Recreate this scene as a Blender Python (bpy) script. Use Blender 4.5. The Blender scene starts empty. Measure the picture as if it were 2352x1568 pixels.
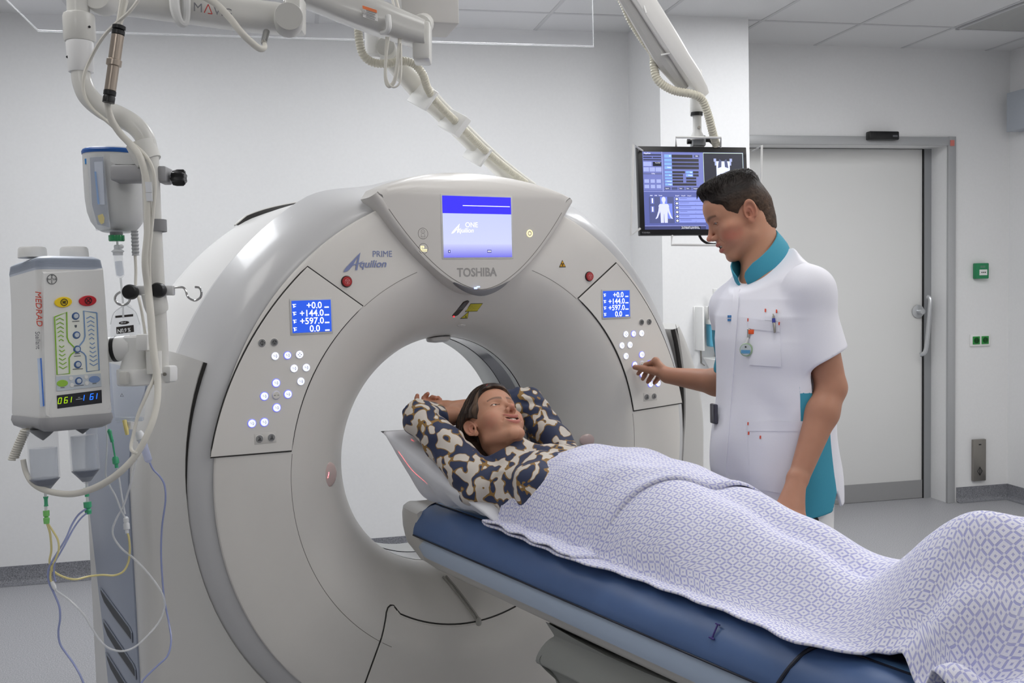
import bpy, bmesh, math, random
import numpy as np
from mathutils import Vector, Matrix
random.seed(7); rng=np.random.default_rng(7)
C=bpy.context.scene.collection
PI=math.pi
# ---------------------------------------------------------------- camera (35 mm lens on a 36 mm sensor)
FOC=2287.0; PCX,PCY=1176.,784.
_p=math.atan((PCY-646.747)/FOC); _a=math.atan((314.504+PCX)/FOC*math.cos(_p)); _r=math.radians(1.3362)
_fw=np.array([math.sin(_a)*math.cos(_p),math.cos(_a)*math.cos(_p),-math.sin(_p)])
_rt0=np.array([math.cos(_a),-math.sin(_a),0.]); _up0=np.cross(_rt0,_fw)
_rt=_rt0*math.cos(_r)-_up0*math.sin(_r); _up=_up0*math.cos(_r)+_rt0*math.sin(_r)
CAM=np.array([-1.660506,-2.9999298,1.5681409])
def ray(px,py): return _rt*((px-PCX)/FOC)-_up*((py-PCY)/FOC)+_fw
def PD(px,py,D): return CAM+ray(px,py)*D                     # point at a distance along the view axis
def atY(px,py,Y): d=ray(px,py); return CAM+d*((Y-CAM[1])/d[1])
def atX(px,py,X): d=ray(px,py); return CAM+d*((X-CAM[0])/d[0])
def atZ(px,py,Z): d=ray(px,py); return CAM+d*((Z-CAM[2])/d[2])
def atPl(px,py,P0,n): d=ray(px,py); return CAM+d*(np.dot(np.array(P0)-CAM,n)/np.dot(d,n))
# room frame: t runs along the back wall, n towards it
_w=.362578; TD=np.array([math.cos(_w),-math.sin(_w),0.]); ND=np.array([math.sin(_w),math.cos(_w),0.]); ZD=np.array([0,0,1.])
def tn(t,n,z): return TD*t+ND*n+ZD*z
def onN(px,py,n): return atPl(px,py,ND*n,ND)
def onT(px,py,t): return atPl(px,py,TD*t,TD)
# ---------------------------------------------------------------- materials
def lin(c): return tuple((x/12.92 if x<=.04045 else ((x+.055)/1.055)**2.4) for x in c)
def rgb(r,g,b): return lin((r/255,g/255,b/255))+(1.,)
MATS={}
def mat(name,col,rough=.5,metal=0,spec=.5,noise=0,nscale=300,bump=0,bscale=400,coat=0,alpha=None,trans=0,ior=1.45,emit=None,estr=0,sss=0,attr=None,sheen=0):
    if name in MATS: return MATS[name]
    m=bpy.data.materials.new(name); m.use_nodes=True; nt=m.node_tree; b=nt.nodes['Principled BSDF']; I=b.inputs
    I['Base Color'].default_value=col; I['Roughness'].default_value=rough; I['Metallic'].default_value=metal
    I['Specular IOR Level'].default_value=spec; I['IOR'].default_value=ior
    if coat: I['Coat Weight'].default_value=coat; I['Coat Roughness'].default_value=.1
    if trans: I['Transmission Weight'].default_value=trans
    if alpha is not None: I['Alpha'].default_value=alpha
    if sss: I['Subsurface Weight'].default_value=sss; I['Subsurface Radius'].default_value=(.012,.005,.003); I['Subsurface Scale'].default_value=1.
    if sheen: I['Sheen Weight'].default_value=sheen
    if emit and not name.startswith('diffuser') and name!='light_diffuser': estr*=.66
    if emit: I['Emission Color'].default_value=emit; I['Emission Strength'].default_value=estr
    src=None
    if attr:
        a=nt.nodes.new('ShaderNodeAttribute'); a.attribute_name=attr; src=a.outputs['Color']
    if noise or bump:
        tc=nt.nodes.new('ShaderNodeTexCoord')
    if noise:
        n=nt.nodes.new('ShaderNodeTexNoise'); n.inputs['Scale'].default_value=nscale; n.inputs['Detail'].default_value=3
        nt.links.new(tc.outputs['Object'],n.inputs['Vector'])
        r=nt.nodes.new('ShaderNodeMapRange'); r.inputs[1].default_value=.3; r.inputs[2].default_value=.7; r.inputs[3].default_value=1-noise; r.inputs[4].default_value=1+noise
        nt.links.new(n.outputs['Fac'],r.inputs[0])
        mx=nt.nodes.new('ShaderNodeVectorMath'); mx.operation='SCALE'
        if src: nt.links.new(src,mx.inputs[0])
        else: mx.inputs[0].default_value=col[:3]
        nt.links.new(r.outputs[0],mx.inputs['Scale']); src=mx.outputs[0]
    if src: nt.links.new(src,I['Base Color'])
    if bump:
        n2=nt.nodes.new('ShaderNodeTexNoise'); n2.inputs['Scale'].default_value=bscale; n2.inputs['Detail'].default_value=2
        nt.links.new(tc.outputs['Object'],n2.inputs['Vector'])
        bp=nt.nodes.new('ShaderNodeBump'); bp.inputs['Strength'].default_value=bump; bp.inputs['Distance'].default_value=.002
        nt.links.new(n2.outputs['Fac'],bp.inputs['Height']); nt.links.new(bp.outputs[0],I['Normal'])
    MATS[name]=m; return m
# ---------------------------------------------------------------- objects
def tag(o,label=None,cat=None,group=None,kind=None):
    if label: o['label']=label
    if cat: o['category']=cat
    if group: o['group']=group
    if kind: o['kind']=kind
    return o
def link(o,parent=None):
    C.objects.link(o)
    if parent is not None:
        o.parent=parent
        o.matrix_parent_inverse=parent.matrix_basis.inverted()
    return o
def empty(name,loc,label,cat,group=None):
    o=bpy.data.objects.new(name,None); C.objects.link(o); o.location=Vector([float(x) for x in loc]); o.empty_display_size=.05
    bpy.context.view_layer.update()
    return tag(o,label,cat,group)
class G:
    """collects geometry; build() links it as one mesh object"""
    def __init__(s): s.v=[]; s.f=[]; s.m=[]; s.mi=0
    def add(s,v,f):
        b=len(s.v); s.v.extend([tuple(float(c) for c in p) for p in v]); s.f.extend([tuple(b+i for i in q) for q in f]); s.m.extend([s.mi]*len(f)); return s
    def box(s,c,size,R=None,bev=0,seg=2):
        bm=bmesh.new(); bmesh.ops.create_cube(bm,size=1); bmesh.ops.scale(bm,vec=Vector(size),verts=bm.verts)
        if bev: bmesh.ops.bevel(bm,geom=bm.edges[:],offset=bev,segments=seg,affect='EDGES',profile=.5)
        v=np.array([x.co[:] for x in bm.verts]); f=[[q.index for q in x.verts] for x in bm.faces]; bm.free()
        if R is not None: v=v@np.array(R).T
        return s.add(v+np.array(c),f)
    def obox(s,c,ax,ay,az,size,bev=0,seg=2):
        return s.box(c,size,np.stack([ax,ay,az],1),bev,seg)
    def tube(s,pts,r,n=10,cap=True,sub=0,closed=False):
        pts=[np.array(p,float) for p in pts]
        rr=list(r) if hasattr(r,'__len__') else [r]*len(pts)
        if sub: pts,rr=smooth(pts,rr,sub)
        v=[];f=[];m=len(pts); up=None
        for i,p in enumerate(pts):
            t=(pts[(i+1)%m] if (closed or i<m-1) else p)-(pts[i-1] if (closed or i>0) else p); t=t/(np.linalg.norm(t)+1e-12)
            if up is None:
                up=np.array([0,0,1.]) if abs(t[2])<.9 else np.array([1.,0,0])
            up=up-t*np.dot(up,t); up/=np.linalg.norm(up)+1e-12; sd=np.cross(t,up)
            for k in range(n):
                a=2*PI*k/n; v.append(p+(up*math.cos(a)+sd*math.sin(a))*rr[i])
        for i in range(m if closed else m-1):
            j=(i+1)%m
            for k in range(n):
                f.append((i*n+k,i*n+(k+1)%n,j*n+(k+1)%n,j*n+k))
        if cap and not closed:
            f.append(tuple(range(n))[::-1]); f.append(tuple((m-1)*n+k for k in range(n)))
        return s.add(v,f)
    def lathe(s,c,ax,prof,n=32):
        """prof: (radius, height along ax) pairs"""
        ax=np.array(ax,float); ax/=np.linalg.norm(ax); u=np.cross(ax,[0,0,1.] if abs(ax[2])<.9 else [1.,0,0]); u/=np.linalg.norm(u); w=np.cross(ax,u); c=np.array(c,float)
        v=[];f=[]
        for (r,h) in prof:
            for k in range(n): a=2*PI*k/n; v.append(c+ax*h+(u*math.cos(a)+w*math.sin(a))*max(r,1e-5))
        for i in range(len(prof)-1):
            for k in range(n): f.append((i*n+k,i*n+(k+1)%n,(i+1)*n+(k+1)%n,(i+1)*n+k))
        f.append(tuple(range(n))[::-1]); f.append(tuple((len(prof)-1)*n+k for k in range(n)))
        return s.add(v,f)
    def prism(s,poly,ext,bev=0):
        """poly: 3-D outline; ext: extrusion vector; bev pulls the far rim in"""
        P=[np.array(p,float) for p in poly]; e=np.array(ext,float); n=len(P); c=sum(P)/n
        rows=[P]
        if bev:
            L=np.linalg.norm(e); rows.append([p+e*(1-bev/L) for p in P]); rows.append([p+e-(p-c)/np.linalg.norm(p-c)*bev for p in P])
        else: rows.append([p+e for p in P])
        v=[p for r in rows for p in r]; f=[]
        for i in range(len(rows)-1):
            for k in range(n): f.append((i*n+k,i*n+(k+1)%n,(i+1)*n+(k+1)%n,(i+1)*n+k))
        f.append(tuple(range(n))[::-1]); f.append(tuple((len(rows)-1)*n+k for k in range(n)))
        return s.add(v,f)
    def loft(s,rings,cap=True,closed=True):
        n=len(rings[0]); v=[p for r in rings for p in r]; f=[]
        for i in range(len(rings)-1):
            for k in range(n if closed else n-1): f.append((i*n+k,i*n+(k+1)%n,(i+1)*n+(k+1)%n,(i+1)*n+k))
        if cap and closed: f.append(tuple(range(n))[::-1]); f.append(tuple((len(rings)-1)*n+k for k in range(n)))
        return s.add(v,f)
    def grid(s,A):
        A=np.asarray(A); a,b=A.shape[:2]
        f=[(i*b+j,i*b+j+1,(i+1)*b+j+1,(i+1)*b+j) for i in range(a-1) for j in range(b-1)]
        return s.add(A.reshape(-1,3),f)
    def ell(s,c,r,R=None,n=20,m=12):
        v=[];f=[]
        for i in range(m+1):
            th=PI*i/m
            for k in range(n):
                ph=2*PI*k/n; v.append((r[0]*math.sin(th)*math.cos(ph),r[1]*math.sin(th)*math.sin(ph),r[2]*math.cos(th)))
        for i in range(m):
            for k in range(n): f.append((i*n+k,(i+1)*n+k,(i+1)*n+(k+1)%n,i*n+(k+1)%n))
        v=np.array(v)
        if R is not None: v=v@np.array(R).T
        return s.add(v+np.array(c),f)
    def build(s,name,mats,parent=None,smooth=True,ang=35,loc=None,fix=True):
        me=bpy.data.meshes.new(name); off=np.array(loc if loc is not None else (0,0,0),float)
        me.from_pydata([tuple(np.array(p)-off) for p in s.v],[],s.f)
        if not isinstance(mats,(list,tuple)): mats=[mats]
        for m in mats: me.materials.append(m)
        me.polygons.foreach_set('material_index',s.m)
        if fix:
            bm=bmesh.new(); bm.from_mesh(me); bmesh.ops.recalc_face_normals(bm,faces=bm.faces[:]); bm.to_mesh(me); bm.free()
        if smooth:
            me.polygons.foreach_set('use_smooth',[True]*len(me.polygons)); me.set_sharp_from_angle(angle=math.radians(ang))
        me.update()
        o=bpy.data.objects.new(name,me); o.location=Vector([float(x) for x in off]); link(o,parent); return o
def smooth(pts,rr,sub):
    out=[];ro=[];n=len(pts)
    for i in range(n-1):
        p0,p1,p2,p3=pts[max(i-1,0)],pts[i],pts[i+1],pts[min(i+2,n-1)]
        for k in range(sub):
            t=k/sub; out.append(.5*((2*p1)+(-p0+p2)*t+(2*p0-5*p1+4*p2-p3)*t*t+(-p0+3*p1-3*p2+p3)*t**3)); ro.append(rr[i]*(1-t)+rr[i+1]*t)
    out.append(pts[-1]); ro.append(rr[-1]); return out,ro
def text(s,size,origin,ux,uy,name,m,parent,depth=.0006,bold=0,shear=0,align='LEFT',sx=1):
    """lettering as a mesh, baseline start at origin, running along ux, letters standing along uy"""
    cu=bpy.data.curves.new('font','FONT'); cu.body=s; cu.size=size; cu.extrude=depth; cu.offset=bold; cu.shear=shear; cu.align_x=align
    cu.resolution_u=3
    to=bpy.data.objects.new('font',cu); C.objects.link(to); dg=bpy.context.evaluated_depsgraph_get(); me=bpy.data.meshes.new_from_object(to.evaluated_get(dg))
    bpy.data.objects.remove(to); bpy.data.curves.remove(cu)
    ux=np.array(ux,float)/np.linalg.norm(ux); uy=np.array(uy,float)/np.linalg.norm(uy); uz=np.cross(ux,uy)
    M=np.stack([ux*sx,uy,uz],1); co=np.empty(len(me.vertices)*3); me.vertices.foreach_get('co',co); co=co.reshape(-1,3)@M.T+np.array(origin)
    me.vertices.foreach_set('co',co.ravel()); me.materials.clear(); me.materials.append(m); me.update(); me.name=name
    o=bpy.data.objects.new(name,me); link(o,parent); return o
def copy_tree(o,parent=None):
    c=o.copy(); C.objects.link(c)
    if parent is not None: c.parent=parent
    for ch in list(o.children): copy_tree(ch,c)
    return c
# common materials
WHITE=mat('white_paint',rgb(226,226,226),.55,noise=.012,nscale=60)
BEIGE=mat('scanner_cover',rgb(216,213,208),.38,coat=.15,noise=.006,nscale=30)
BEIGE2=mat('scanner_rim',rgb(196,194,192),.3,coat=.3)
BLUEGREY=mat('side_panel_blue_grey',rgb(142,150,166),.35)
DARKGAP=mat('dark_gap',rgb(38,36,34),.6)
SEAM=mat('seam_grey',rgb(120,117,112),.6)
BLACK=mat('black_plastic',rgb(22,22,24),.35)
CHROME=mat('chrome',rgb(200,200,200),.15,metal=1)
STEEL=mat('brushed_steel',rgb(150,146,140),.35,metal=.9)
PLW=mat('white_plastic',rgb(226,226,224),.35)
PLG=mat('light_grey_plastic',rgb(200,200,198),.4)
# ================================================================ the room
H=3.035
def quad_wall(name,a,b,z0,z1,m=WHITE):
    g=G(); a=np.array(a);b=np.array(b); g.add([a+ZD*z0,b+ZD*z0,b+ZD*z1,a+ZD*z1],[(0,1,2,3)])
    o=g.build(name,m,None,smooth=False,fix=False); return tag(o,kind='structure')
TL,TR,NF,NB=-3.6,4.27,-6.0,2.36
c_t=float(onN(1445,300,NB)@TD); pl=onN(1517,300,1.95); pl_t=float(pl@TD); pr_t=float(onN(1721,300,1.95)@TD); ND_=2.52
quad_wall('wall_back',tn(TL,NB,0),tn(c_t,NB,0),0,H)
def slab_wall(name,pts):
    g=G()
    for i in range(len(pts)-1):
        a,b=tn(*pts[i],0),tn(*pts[i+1],0); g.add([a,b,b+ZD*H,a+ZD*H],[(0,1,2,3)])
    return tag(g.build(name,WHITE,None,smooth=False,fix=False),kind='structure')
slab_wall('wall_pillar',[(c_t,NB),(pl_t,1.95),(pr_t,1.95),(pr_t,ND_)])
quad_wall('wall_right',tn(TR,ND_,0),tn(TR,NF,0),0,H)
quad_wall('wall_front',tn(TR,NF,0),tn(TL,NF,0),0,H)
quad_wall('wall_left',tn(TL,NF,0),tn(TL,NB,0),0,H)
# door wall with its opening
dl_t=pr_t+.04; dr_t=float(onN(2176,700,ND_)@TD); DH=float(onN(2100,333,ND_)[2]); DN=2.70
g=G()
for (a,b,z0,z1) in ((pr_t,dl_t,0,H),(dl_t,dr_t,DH,H),(dr_t,TR,0,H)):
    p,q=tn(a,ND_,0),tn(b,ND_,0); g.add([p+ZD*z0,q+ZD*z0,q+ZD*z1,p+ZD*z1],[(0,1,2,3)])
for (p,q) in ((tn(dr_t,ND_,0),tn(dr_t,DN,0)),(tn(dl_t,ND_,0),tn(dl_t,DN,0))): g.add([p,q,q+ZD*DH,p+ZD*DH],[(0,1,2,3)])
g.add([tn(dl_t,ND_,DH),tn(dr_t,ND_,DH),tn(dr_t,DN,DH),tn(dl_t,DN,DH)],[(0,1,2,3)])
tag(g.build('wall_door_side',WHITE,None,smooth=False,fix=False),kind='structure')
# floor: grey speckled vinyl
m=bpy.data.materials.new('speckled_vinyl'); m.use_nodes=True; nt=m.node_tree; b=nt.nodes['Principled BSDF']
tc=nt.nodes.new('ShaderNodeTexCoord'); n1=nt.nodes.new('ShaderNodeTexNoise'); n1.inputs['Scale'].default_value=210; n1.inputs['Detail'].default_value=2; nt.links.new(tc.outputs['Object'],n1.inputs['Vector'])
cr=nt.nodes.new('ShaderNodeValToRGB'); e=cr.color_ramp; e.elements[0].position=.36; e.elements[0].color=rgb(140,141,146); e.elements[1].position=.66; e.elements[1].color=rgb(184,184,187)
nt.links.new(n1.outputs['Fac'],cr.inputs[0]); nt.links.new(cr.outputs[0],b.inputs['Base Color']); b.inputs['Roughness'].default_value=.42
FLOORM=m
m2=m.copy(); m2.name='speckled_skirting'; e=[x for x in m2.node_tree.nodes if x.type=='VALTORGB'][0].color_ramp; e.elements[0].color=rgb(96,97,103); e.elements[1].color=rgb(146,147,152); SKIRT=m2
g=G(); g.add([tn(TL-.3,NF-.3,0),tn(TR+.3,NF-.3,0),tn(TR+.3,2.9,0),tn(TL-.3,2.9,0)],[(0,1,2,3)])
tag(g.build('floor',FLOORM,None,smooth=False),kind='structure')
# coved skirting strips
def skirting(name,pts):
    g=G(); prof=[(.0,.1),(.004,.1),(.004,.03),(.010,.014),(.022,.005),(.045,.001)]
    rows=[]
    for i,(t,n,dt,dn) in enumerate(pts): rows.append([tn(t+dt*o,n+dn*o,z) for o,z in prof])
    g.grid(np.array(rows)); return tag(g.build(name,SKIRT,None,fix=False),kind='structure')
skirting('baseboard_back',[(TL,NB,0,-1),(c_t,NB,-1,-1),(pl_t,1.95,-1,-1),(pr_t,1.95,1,-1),(pr_t,ND_,1,-1),(dl_t-.01,ND_,0,-1)])
skirting('baseboard_right',[(dr_t+.07,ND_,0,-1),(TR,ND_,-1,-1),(TR,NF,-1,0)])
skirting('baseboard_left',[(TL,NB,1,0),(TL,NF,1,0)])
# ceiling: mineral tiles lying in a T-bar grid
m=mat('ceiling_tile',rgb(218,218,218),.8,noise=.03,nscale=500); m2=mat('ceiling_grid',rgb(196,196,197),.5)
g=G(); g.add([tn(TL-.2,NF-.2,H),tn(TR+.2,NF-.2,H),tn(TR+.2,2.9,H),tn(TL-.2,2.9,H)],[(3,2,1,0)]); g.mi=1
GT=[.945+.628*k for k in range(-8,6)]; GN=[1.99-.612*k for k in range(-1,14)]
for t in GT: g.obox(tn(t,(NF+2.9)/2,H-.001),TD,ND,ZD,(.022,2.9-NF,.004))
for n in GN: g.obox(tn((TL+TR)/2,n,H-.001),TD,ND,ZD,(TR-TL,.022,.0042))
tag(g.build('ceiling',[m,m2],None,smooth=False),kind='structure')
# ceiling vent, far right
o=empty('ceiling_vent',tn(3.80,1.69,H),'square perforated air vent panel in the ceiling at upper right','vent')
tv=3.465; nv=1.45
m=bpy.data.materials.new('perforated_metal'); m.use_nodes=True; nt=m.node_tree; b=nt.nodes['Principled BSDF']
tc=nt.nodes.new('ShaderNodeTexCoord'); mp=nt.nodes.new('ShaderNodeMapping'); mp.inputs['Rotation'].default_value=(0,0,_w); vo=nt.nodes.new('ShaderNodeTexVoronoi'); vo.inputs['Scale'].default_value=110; vo.inputs['Randomness'].default_value=0
nt.links.new(tc.outputs['Object'],mp.inputs[0]); nt.links.new(mp.outputs[0],vo.inputs['Vector'])
cr=nt.nodes.new('ShaderNodeValToRGB'); cr.color_ramp.elements[0].position=.3; cr.color_ramp.elements[0].color=rgb(120,120,118); cr.color_ramp.elements[1].position=.42; cr.color_ramp.elements[1].color=rgb(190,190,188)
nt.links.new(vo.outputs['Distance'],cr.inputs[0]); nt.links.new(cr.outputs[0],b.inputs['Base Color'])
g=G(); g.obox(tn(tv+.315,nv+.255,H-.006),TD,ND,ZD,(.58,.56,.006)); g.build('perforated_plate',m,o)
g=G()
for s in (-1,1):
    g.obox(tn(tv+.315+s*.297,nv+.255,H-.007),TD,ND,ZD,(.018,.60,.010)); g.obox(tn(tv+.315,nv+.255+s*.29,H-.007),TD,ND,ZD,(.60,.018,.010))
g.build('vent_frame',m2,o)
# sliding door
METAL=mat('door_frame_metal',rgb(176,177,178),.4,metal=.25)
do=bpy.data.objects.new('door_1',None); C.objects.link(do); tag(do,'wide white sliding door with a grey metal frame in the far wall','door',kind='structure')
lt=float(onN(2119,700,DN)@TD); zl=float(onN(2000,342,DN)[2])
g=G(); g.obox(tn((dl_t+lt)/2,DN+.03,.02+zl/2),TD,ND,ZD,(lt-dl_t,.05,zl-.02),.003); g.build('door_leaf',mat('door_laminate',rgb(228,228,226),.35),do)
g=G(); g.obox(tn((dl_t+lt)/2,DN+.004,.065),TD,ND,ZD,(lt-dl_t,.006,.125)); g.build('kick_plate',mat('kick_plate',rgb(160,160,160),.35,metal=.3),do)
g=G(); g.obox(tn(lt+.004,DN+.01,zl/2),TD,ND,ZD,(.008,.03,zl)); g.obox(tn((dl_t+lt)/2,DN+.01,zl+.006),TD,ND,ZD,(lt-dl_t,.03,.012)); g.build('seal_or_shade_strip',BLACK,do)  # black rubber seal round the door leaf
g=G(); g.obox(tn((lt+dr_t)/2+.004,DN+.004,DH/2),TD,ND,ZD,(dr_t-lt-.008,.02,DH)); g.build('jamb_strip',mat('jamb_strip',rgb(150,152,154),.4,metal=.2),do)
fw=.055
g=G(); g.obox(tn(dr_t+fw/2-.006,ND_-.008,DH/2+fw/2),TD,ND,ZD,(fw,.022,DH+fw),.002); g.obox(tn((dl_t+dr_t)/2,ND_-.008,DH+fw/2-.003),TD,ND,ZD,(dr_t-dl_t,.022,fw),.002); g.build('door_frame',METAL,do)
g=G(); g.obox(tn(dr_t+.018,ND_-.022,DH+.012),TD,ND,ZD,(.03,.003,.038)); g.build('red_marker',mat('red_marker',rgb(206,120,110),.5),do)
hp=onN(2112,715,DN-.02); hz=float(hp[2]); ht=float(hp@TD)
g=G(); g.lathe(tn(ht,DN,hz),-ND,[(.045,0),(.045,.008),(.018,.012),(.018,.06)],20)
g.tube([tn(ht+.035,DN-.055,hz+.10),tn(ht+.045,DN-.075,hz+.085),tn(ht+.038,DN-.08,hz+.02),tn(ht+.02,DN-.08,hz-.18),tn(ht+.005,DN-.075,hz-.275),tn(ht-.02,DN-.055,hz-.295)],.014,10,sub=4)
g.build('door_handle',mat('satin_aluminium',rgb(196,198,200),.3,metal=.6),do)
o=empty('door_sensor',onN(2027,312,ND_-.03),'black motion sensor bar mounted on the door frame','sensor')
p=onN(2027,312,ND_-.04); g=G(); g.obox(p,TD,ND,ZD,(.215,.05,.055),.008); g.build('housing',BLACK,o)
g=G(); g.obox(p+TD*.075-ND*.026-ZD*.004,TD,ND,ZD,(.035,.004,.012)); g.build('lens_window',mat('sensor_lens',rgb(96,96,100),.2),o)
# wall devices beside the door
o=empty('emergency_call_point',onN(2252,622,ND_-.02),'green emergency call box on the wall right of the door','call point')
p=onN(2253,622,ND_-.02); g=G(); g.obox(p,TD,ND,ZD,(.10,.035,.105),.006); g.build('housing',mat('green_plastic',rgb(36,130,84),.4),o)
g=G(); g.obox(p-ND*.019-ZD*.010+TD*.004,TD,ND,ZD,(.058,.004,.038)); g.build('press_plate',PLW,o)
g=G()
for k in (-1,0,1): g.obox(p-ND*.022-ZD*.010+TD*(.004+k*.013),TD,ND,ZD,(.007,.002,.007))
g.build('symbol',BLACK,o)
g=G()
for r_ in (0,1):
    for k in range(5): g.obox(p-ND*.0185+ZD*(.032-.008*r_)+TD*(-.014+.0075*k),TD,ND,ZD,(.005,.001,.004))
g.build('faded_print',mat('faded_print',rgb(130,150,142),.6),o)
o=empty('power_socket',onN(2251,781,ND_-.01),'white double wall socket with green inserts','socket')
p=onN(2251,781,ND_-.006); g=G(); g.obox(p,TD,ND,ZD,(.155,.012,.082),.004); g.build('cover_frame',PLW,o)
for s in (-1,1):
    q=p+TD*s*.034-ND*.007; g=G(); g.obox(q,TD,ND,ZD,(.054,.006,.054),.002); io=g.build('insert',mat('socket_green',rgb(40,140,60),.35),o)
    g=G(); g.lathe(q-ND*.002,-ND,[(.0205,0),(.0205,.002),(.018,.0025),(.018,.001)],24)
    g.build('socket_well',mat('socket_dark_green',rgb(18,84,34),.4),io)
    g=G()
    for u in (-1,1): g.lathe(q+TD*u*.0095-ND*.003,-ND,[(.003,0),(.003,.002)],10)
    g.build('contact_hole',BLACK,io)
o=empty('door_opener',onN(2248,1056,ND_-.01),'tall stainless steel door opener plate near the skirting','switch')
p=onN(2248,1056,ND_-.012); g=G(); g.obox(p,TD,ND,ZD,(.098,.024,.285),.004); g.build('steel_plate',STEEL,o)
g=G(); q=p-ND*.0125-ZD*.075
for (a,b) in (((-.018,0),(0,.028)),((0,.028),(.018,0)),((.018,0),(0,-.028)),((0,-.028),(-.018,0)),((0,-.03),(0,.03))): g.tube([q+TD*a[0]+ZD*a[1],q+TD*b[0]+ZD*b[1]],.002,6)
g.build('diamond_symbol',BLACK,o)
g=G(); g.obox(p-ND*.0125+ZD*.108,TD,ND,ZD,(.018,.002,.008)); g.build('lock_slot',BLACK,o)
# grey duct box on the right wall
o=empty('grey_wall_box',tn(TR-.06,2.2,2.62),'blue grey metal box fixed high on the right wall','box')
a=onT(2312,222,TR-.10); n1=float(a@ND); g=G(); g.obox(tn(TR-.05,n1-.45,2.61),TD,ND,ZD,(.10,.9,.255),.003); g.build('housing',mat('box_grey',rgb(176,182,190),.45),o)
# sanitiser dispenser on the pillar
pn=1.95
def wp(px,py,off=0): return onN(px,py,pn-off)
o=empty('sanitizer_dispenser',wp(1636,760,.03),'white elbow operated sanitiser dispenser holding a blue bottle on the pillar','dispenser')
a=wp(1609,702); b=wp(1656,702); wd=float((b-a)@TD); zt=float(wp(1630,703)[2]); zb=float(wp(1630,802)[2]); tc_=float((a+b)@TD)/2
g=G(); g.obox(tn(tc_-.02,pn-.004,(zt+zb)/2),TD,ND,ZD,(wd+.05,.008,zt-zb),.002); g.obox(tn(tc_-wd/2-.03,pn-.055,(zt+zb)/2),TD,ND,ZD,(.012,.11,zt-zb),.003); g.obox(tn(tc_+wd/2,pn-.055,(zt+zb)/2+.02),TD,ND,ZD,(.008,.11,zt-zb-.04),.002); g.build('bracket',PLW,o)
g=G(); g.obox(tn(tc_,pn-.085,zt-.05),TD,ND,ZD,(wd-.01,.07,.10),.006); g.prism([tn(tc_-.028,pn-.12,zt-.012),tn(tc_+.03,pn-.12,zt-.012),tn(tc_+.03,pn-.12,zt-.05),tn(tc_-.028,pn-.12,zt-.058)],-ND*.035,.004); g.build('pump_head',PLW,o)
LBLUE=mat('blue_liquid_bottle',rgb(92,168,196),.25)
g=G(); g.obox(tn(tc_+.002,pn-.07,zb+.105),TD,ND,ZD,(wd-.022,.065,.17),.012,3); bo=g.build('bottle',LBLUE,o)
g=G(); g.obox(tn(tc_-.004,pn-.104,zb+.125),TD,ND,ZD,(.046,.002,.05)); g.build('orange_label',mat('orange_label',rgb(238,132,32),.5),bo)
g=G(); g.obox(tn(tc_-.002,pn-.104,zb+.157),TD,ND,ZD,(.058,.002,.012)); g.build('navy_label',mat('navy_label',rgb(24,44,120),.5),bo)
g=G(); g.obox(tn(tc_-.002,pn-.104,zb+.037),TD,ND,ZD,(.06,.002,.022)); g.build('barcode_label',PLW,bo)
g=G()
for k in range(9): g.obox(tn(tc_-.022+.005*k,pn-.1055,zb+.038),TD,ND,ZD,(.002 if k%3 else .003,.001,.014))
g.build('barcode',mat('label_blue',rgb(70,110,150),.5),bo)
g=G()
for s in (-1,1): g.tube([tn(tc_+s*(wd/2-.004),pn-.10,zt-.07),tn(tc_+s*(wd/2-.004),pn-.10,zt),tn(tc_+s*(wd/2-.012)+.012,pn-.19,zt+.048)],.0032,8)
g.tube([tn(tc_-wd/2+.022,pn-.19,zt+.048),tn(tc_+wd/2+.006,pn-.19,zt+.048)],.005,8); g.build('lever_arm',CHROME,o)
g=G(); g.prism([tn(tc_-.006,pn-.121,zt-.075),tn(tc_+.002,pn-.121,zt-.062),tn(tc_+.001,pn-.121,zt-.07),tn(tc_+.006,pn-.121,zt-.077)],-ND*.001); g.build('logo',mat('logo_orange',rgb(226,110,50),.5),o)
o=empty('dropper_bottle',tn(tc_-.006,pn-.075,zt),'small brown bottle with white cap standing on the dispenser','bottle')
q=tn(tc_-.006,pn-.075,zt+.001)
g=G(); g.lathe(q,ZD,[(.016,0),(.017,.003),(.017,.05),(.009,.058),(.009,.066)],20); g.build('glass_body',mat('amber_glass',rgb(120,66,24),.15),o)
g=G(); g.lathe(q+ZD*.004,ZD,[(.0174,0),(.0174,.042)],20); g.build('label',PLW,o)
g=G(); g.lathe(q+ZD*.066,ZD,[(.014,0),(.014,.032),(.012,.034)],20); g.build('cap',PLW,o)
g=G(); g.ell(q-ND*.0172+ZD*.02,(.007,.002,.009)); g.build('drop_mark',LBLUE,o)
o=empty('drip_tray',tn(tc_,pn-.06,zb-.05),'white plastic drip tray under the sanitiser dispenser','tray')
g=G(); zz=float(wp(1640,820)[2])
ring=lambda w,dn,z,c=.02:[tn(tc_+.01+x,pn-.115+y,z) for x,y in ((-w+c,-dn),(w-c,-dn),(w,-dn+c),(w,dn-c*.2),(-w,dn-c*.2),(-w,-dn+c))]
g.loft([ring(.052,.06,zz-.055),ring(.066,.082,zz-.012),ring(.072,.09,zz),ring(.070,.088,zz+.004),ring(.064,.08,zz-.004)]); g.build('basin',PLW,o)
for s in (-1,1):
    g=G(); g.tube([tn(tc_-.02+s*.045,pn-.004,zb),tn(tc_-.02+s*.045,pn-.004,zz-.03),tn(tc_-.02+s*.045,pn-.05,zz-.04)],.004,8); g.build('hanger_wire',STEEL,o)
o=empty('wall_notice',wp(1664,735),'blue and white instruction card on the pillar behind the standing person','notice')
ntc=tc_+.115; g=G(); g.obox(tn(ntc,pn-.0035,zt-.13),TD,ND,ZD,(.13,.006,.3)); g.build('card',PLW,o)
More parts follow.
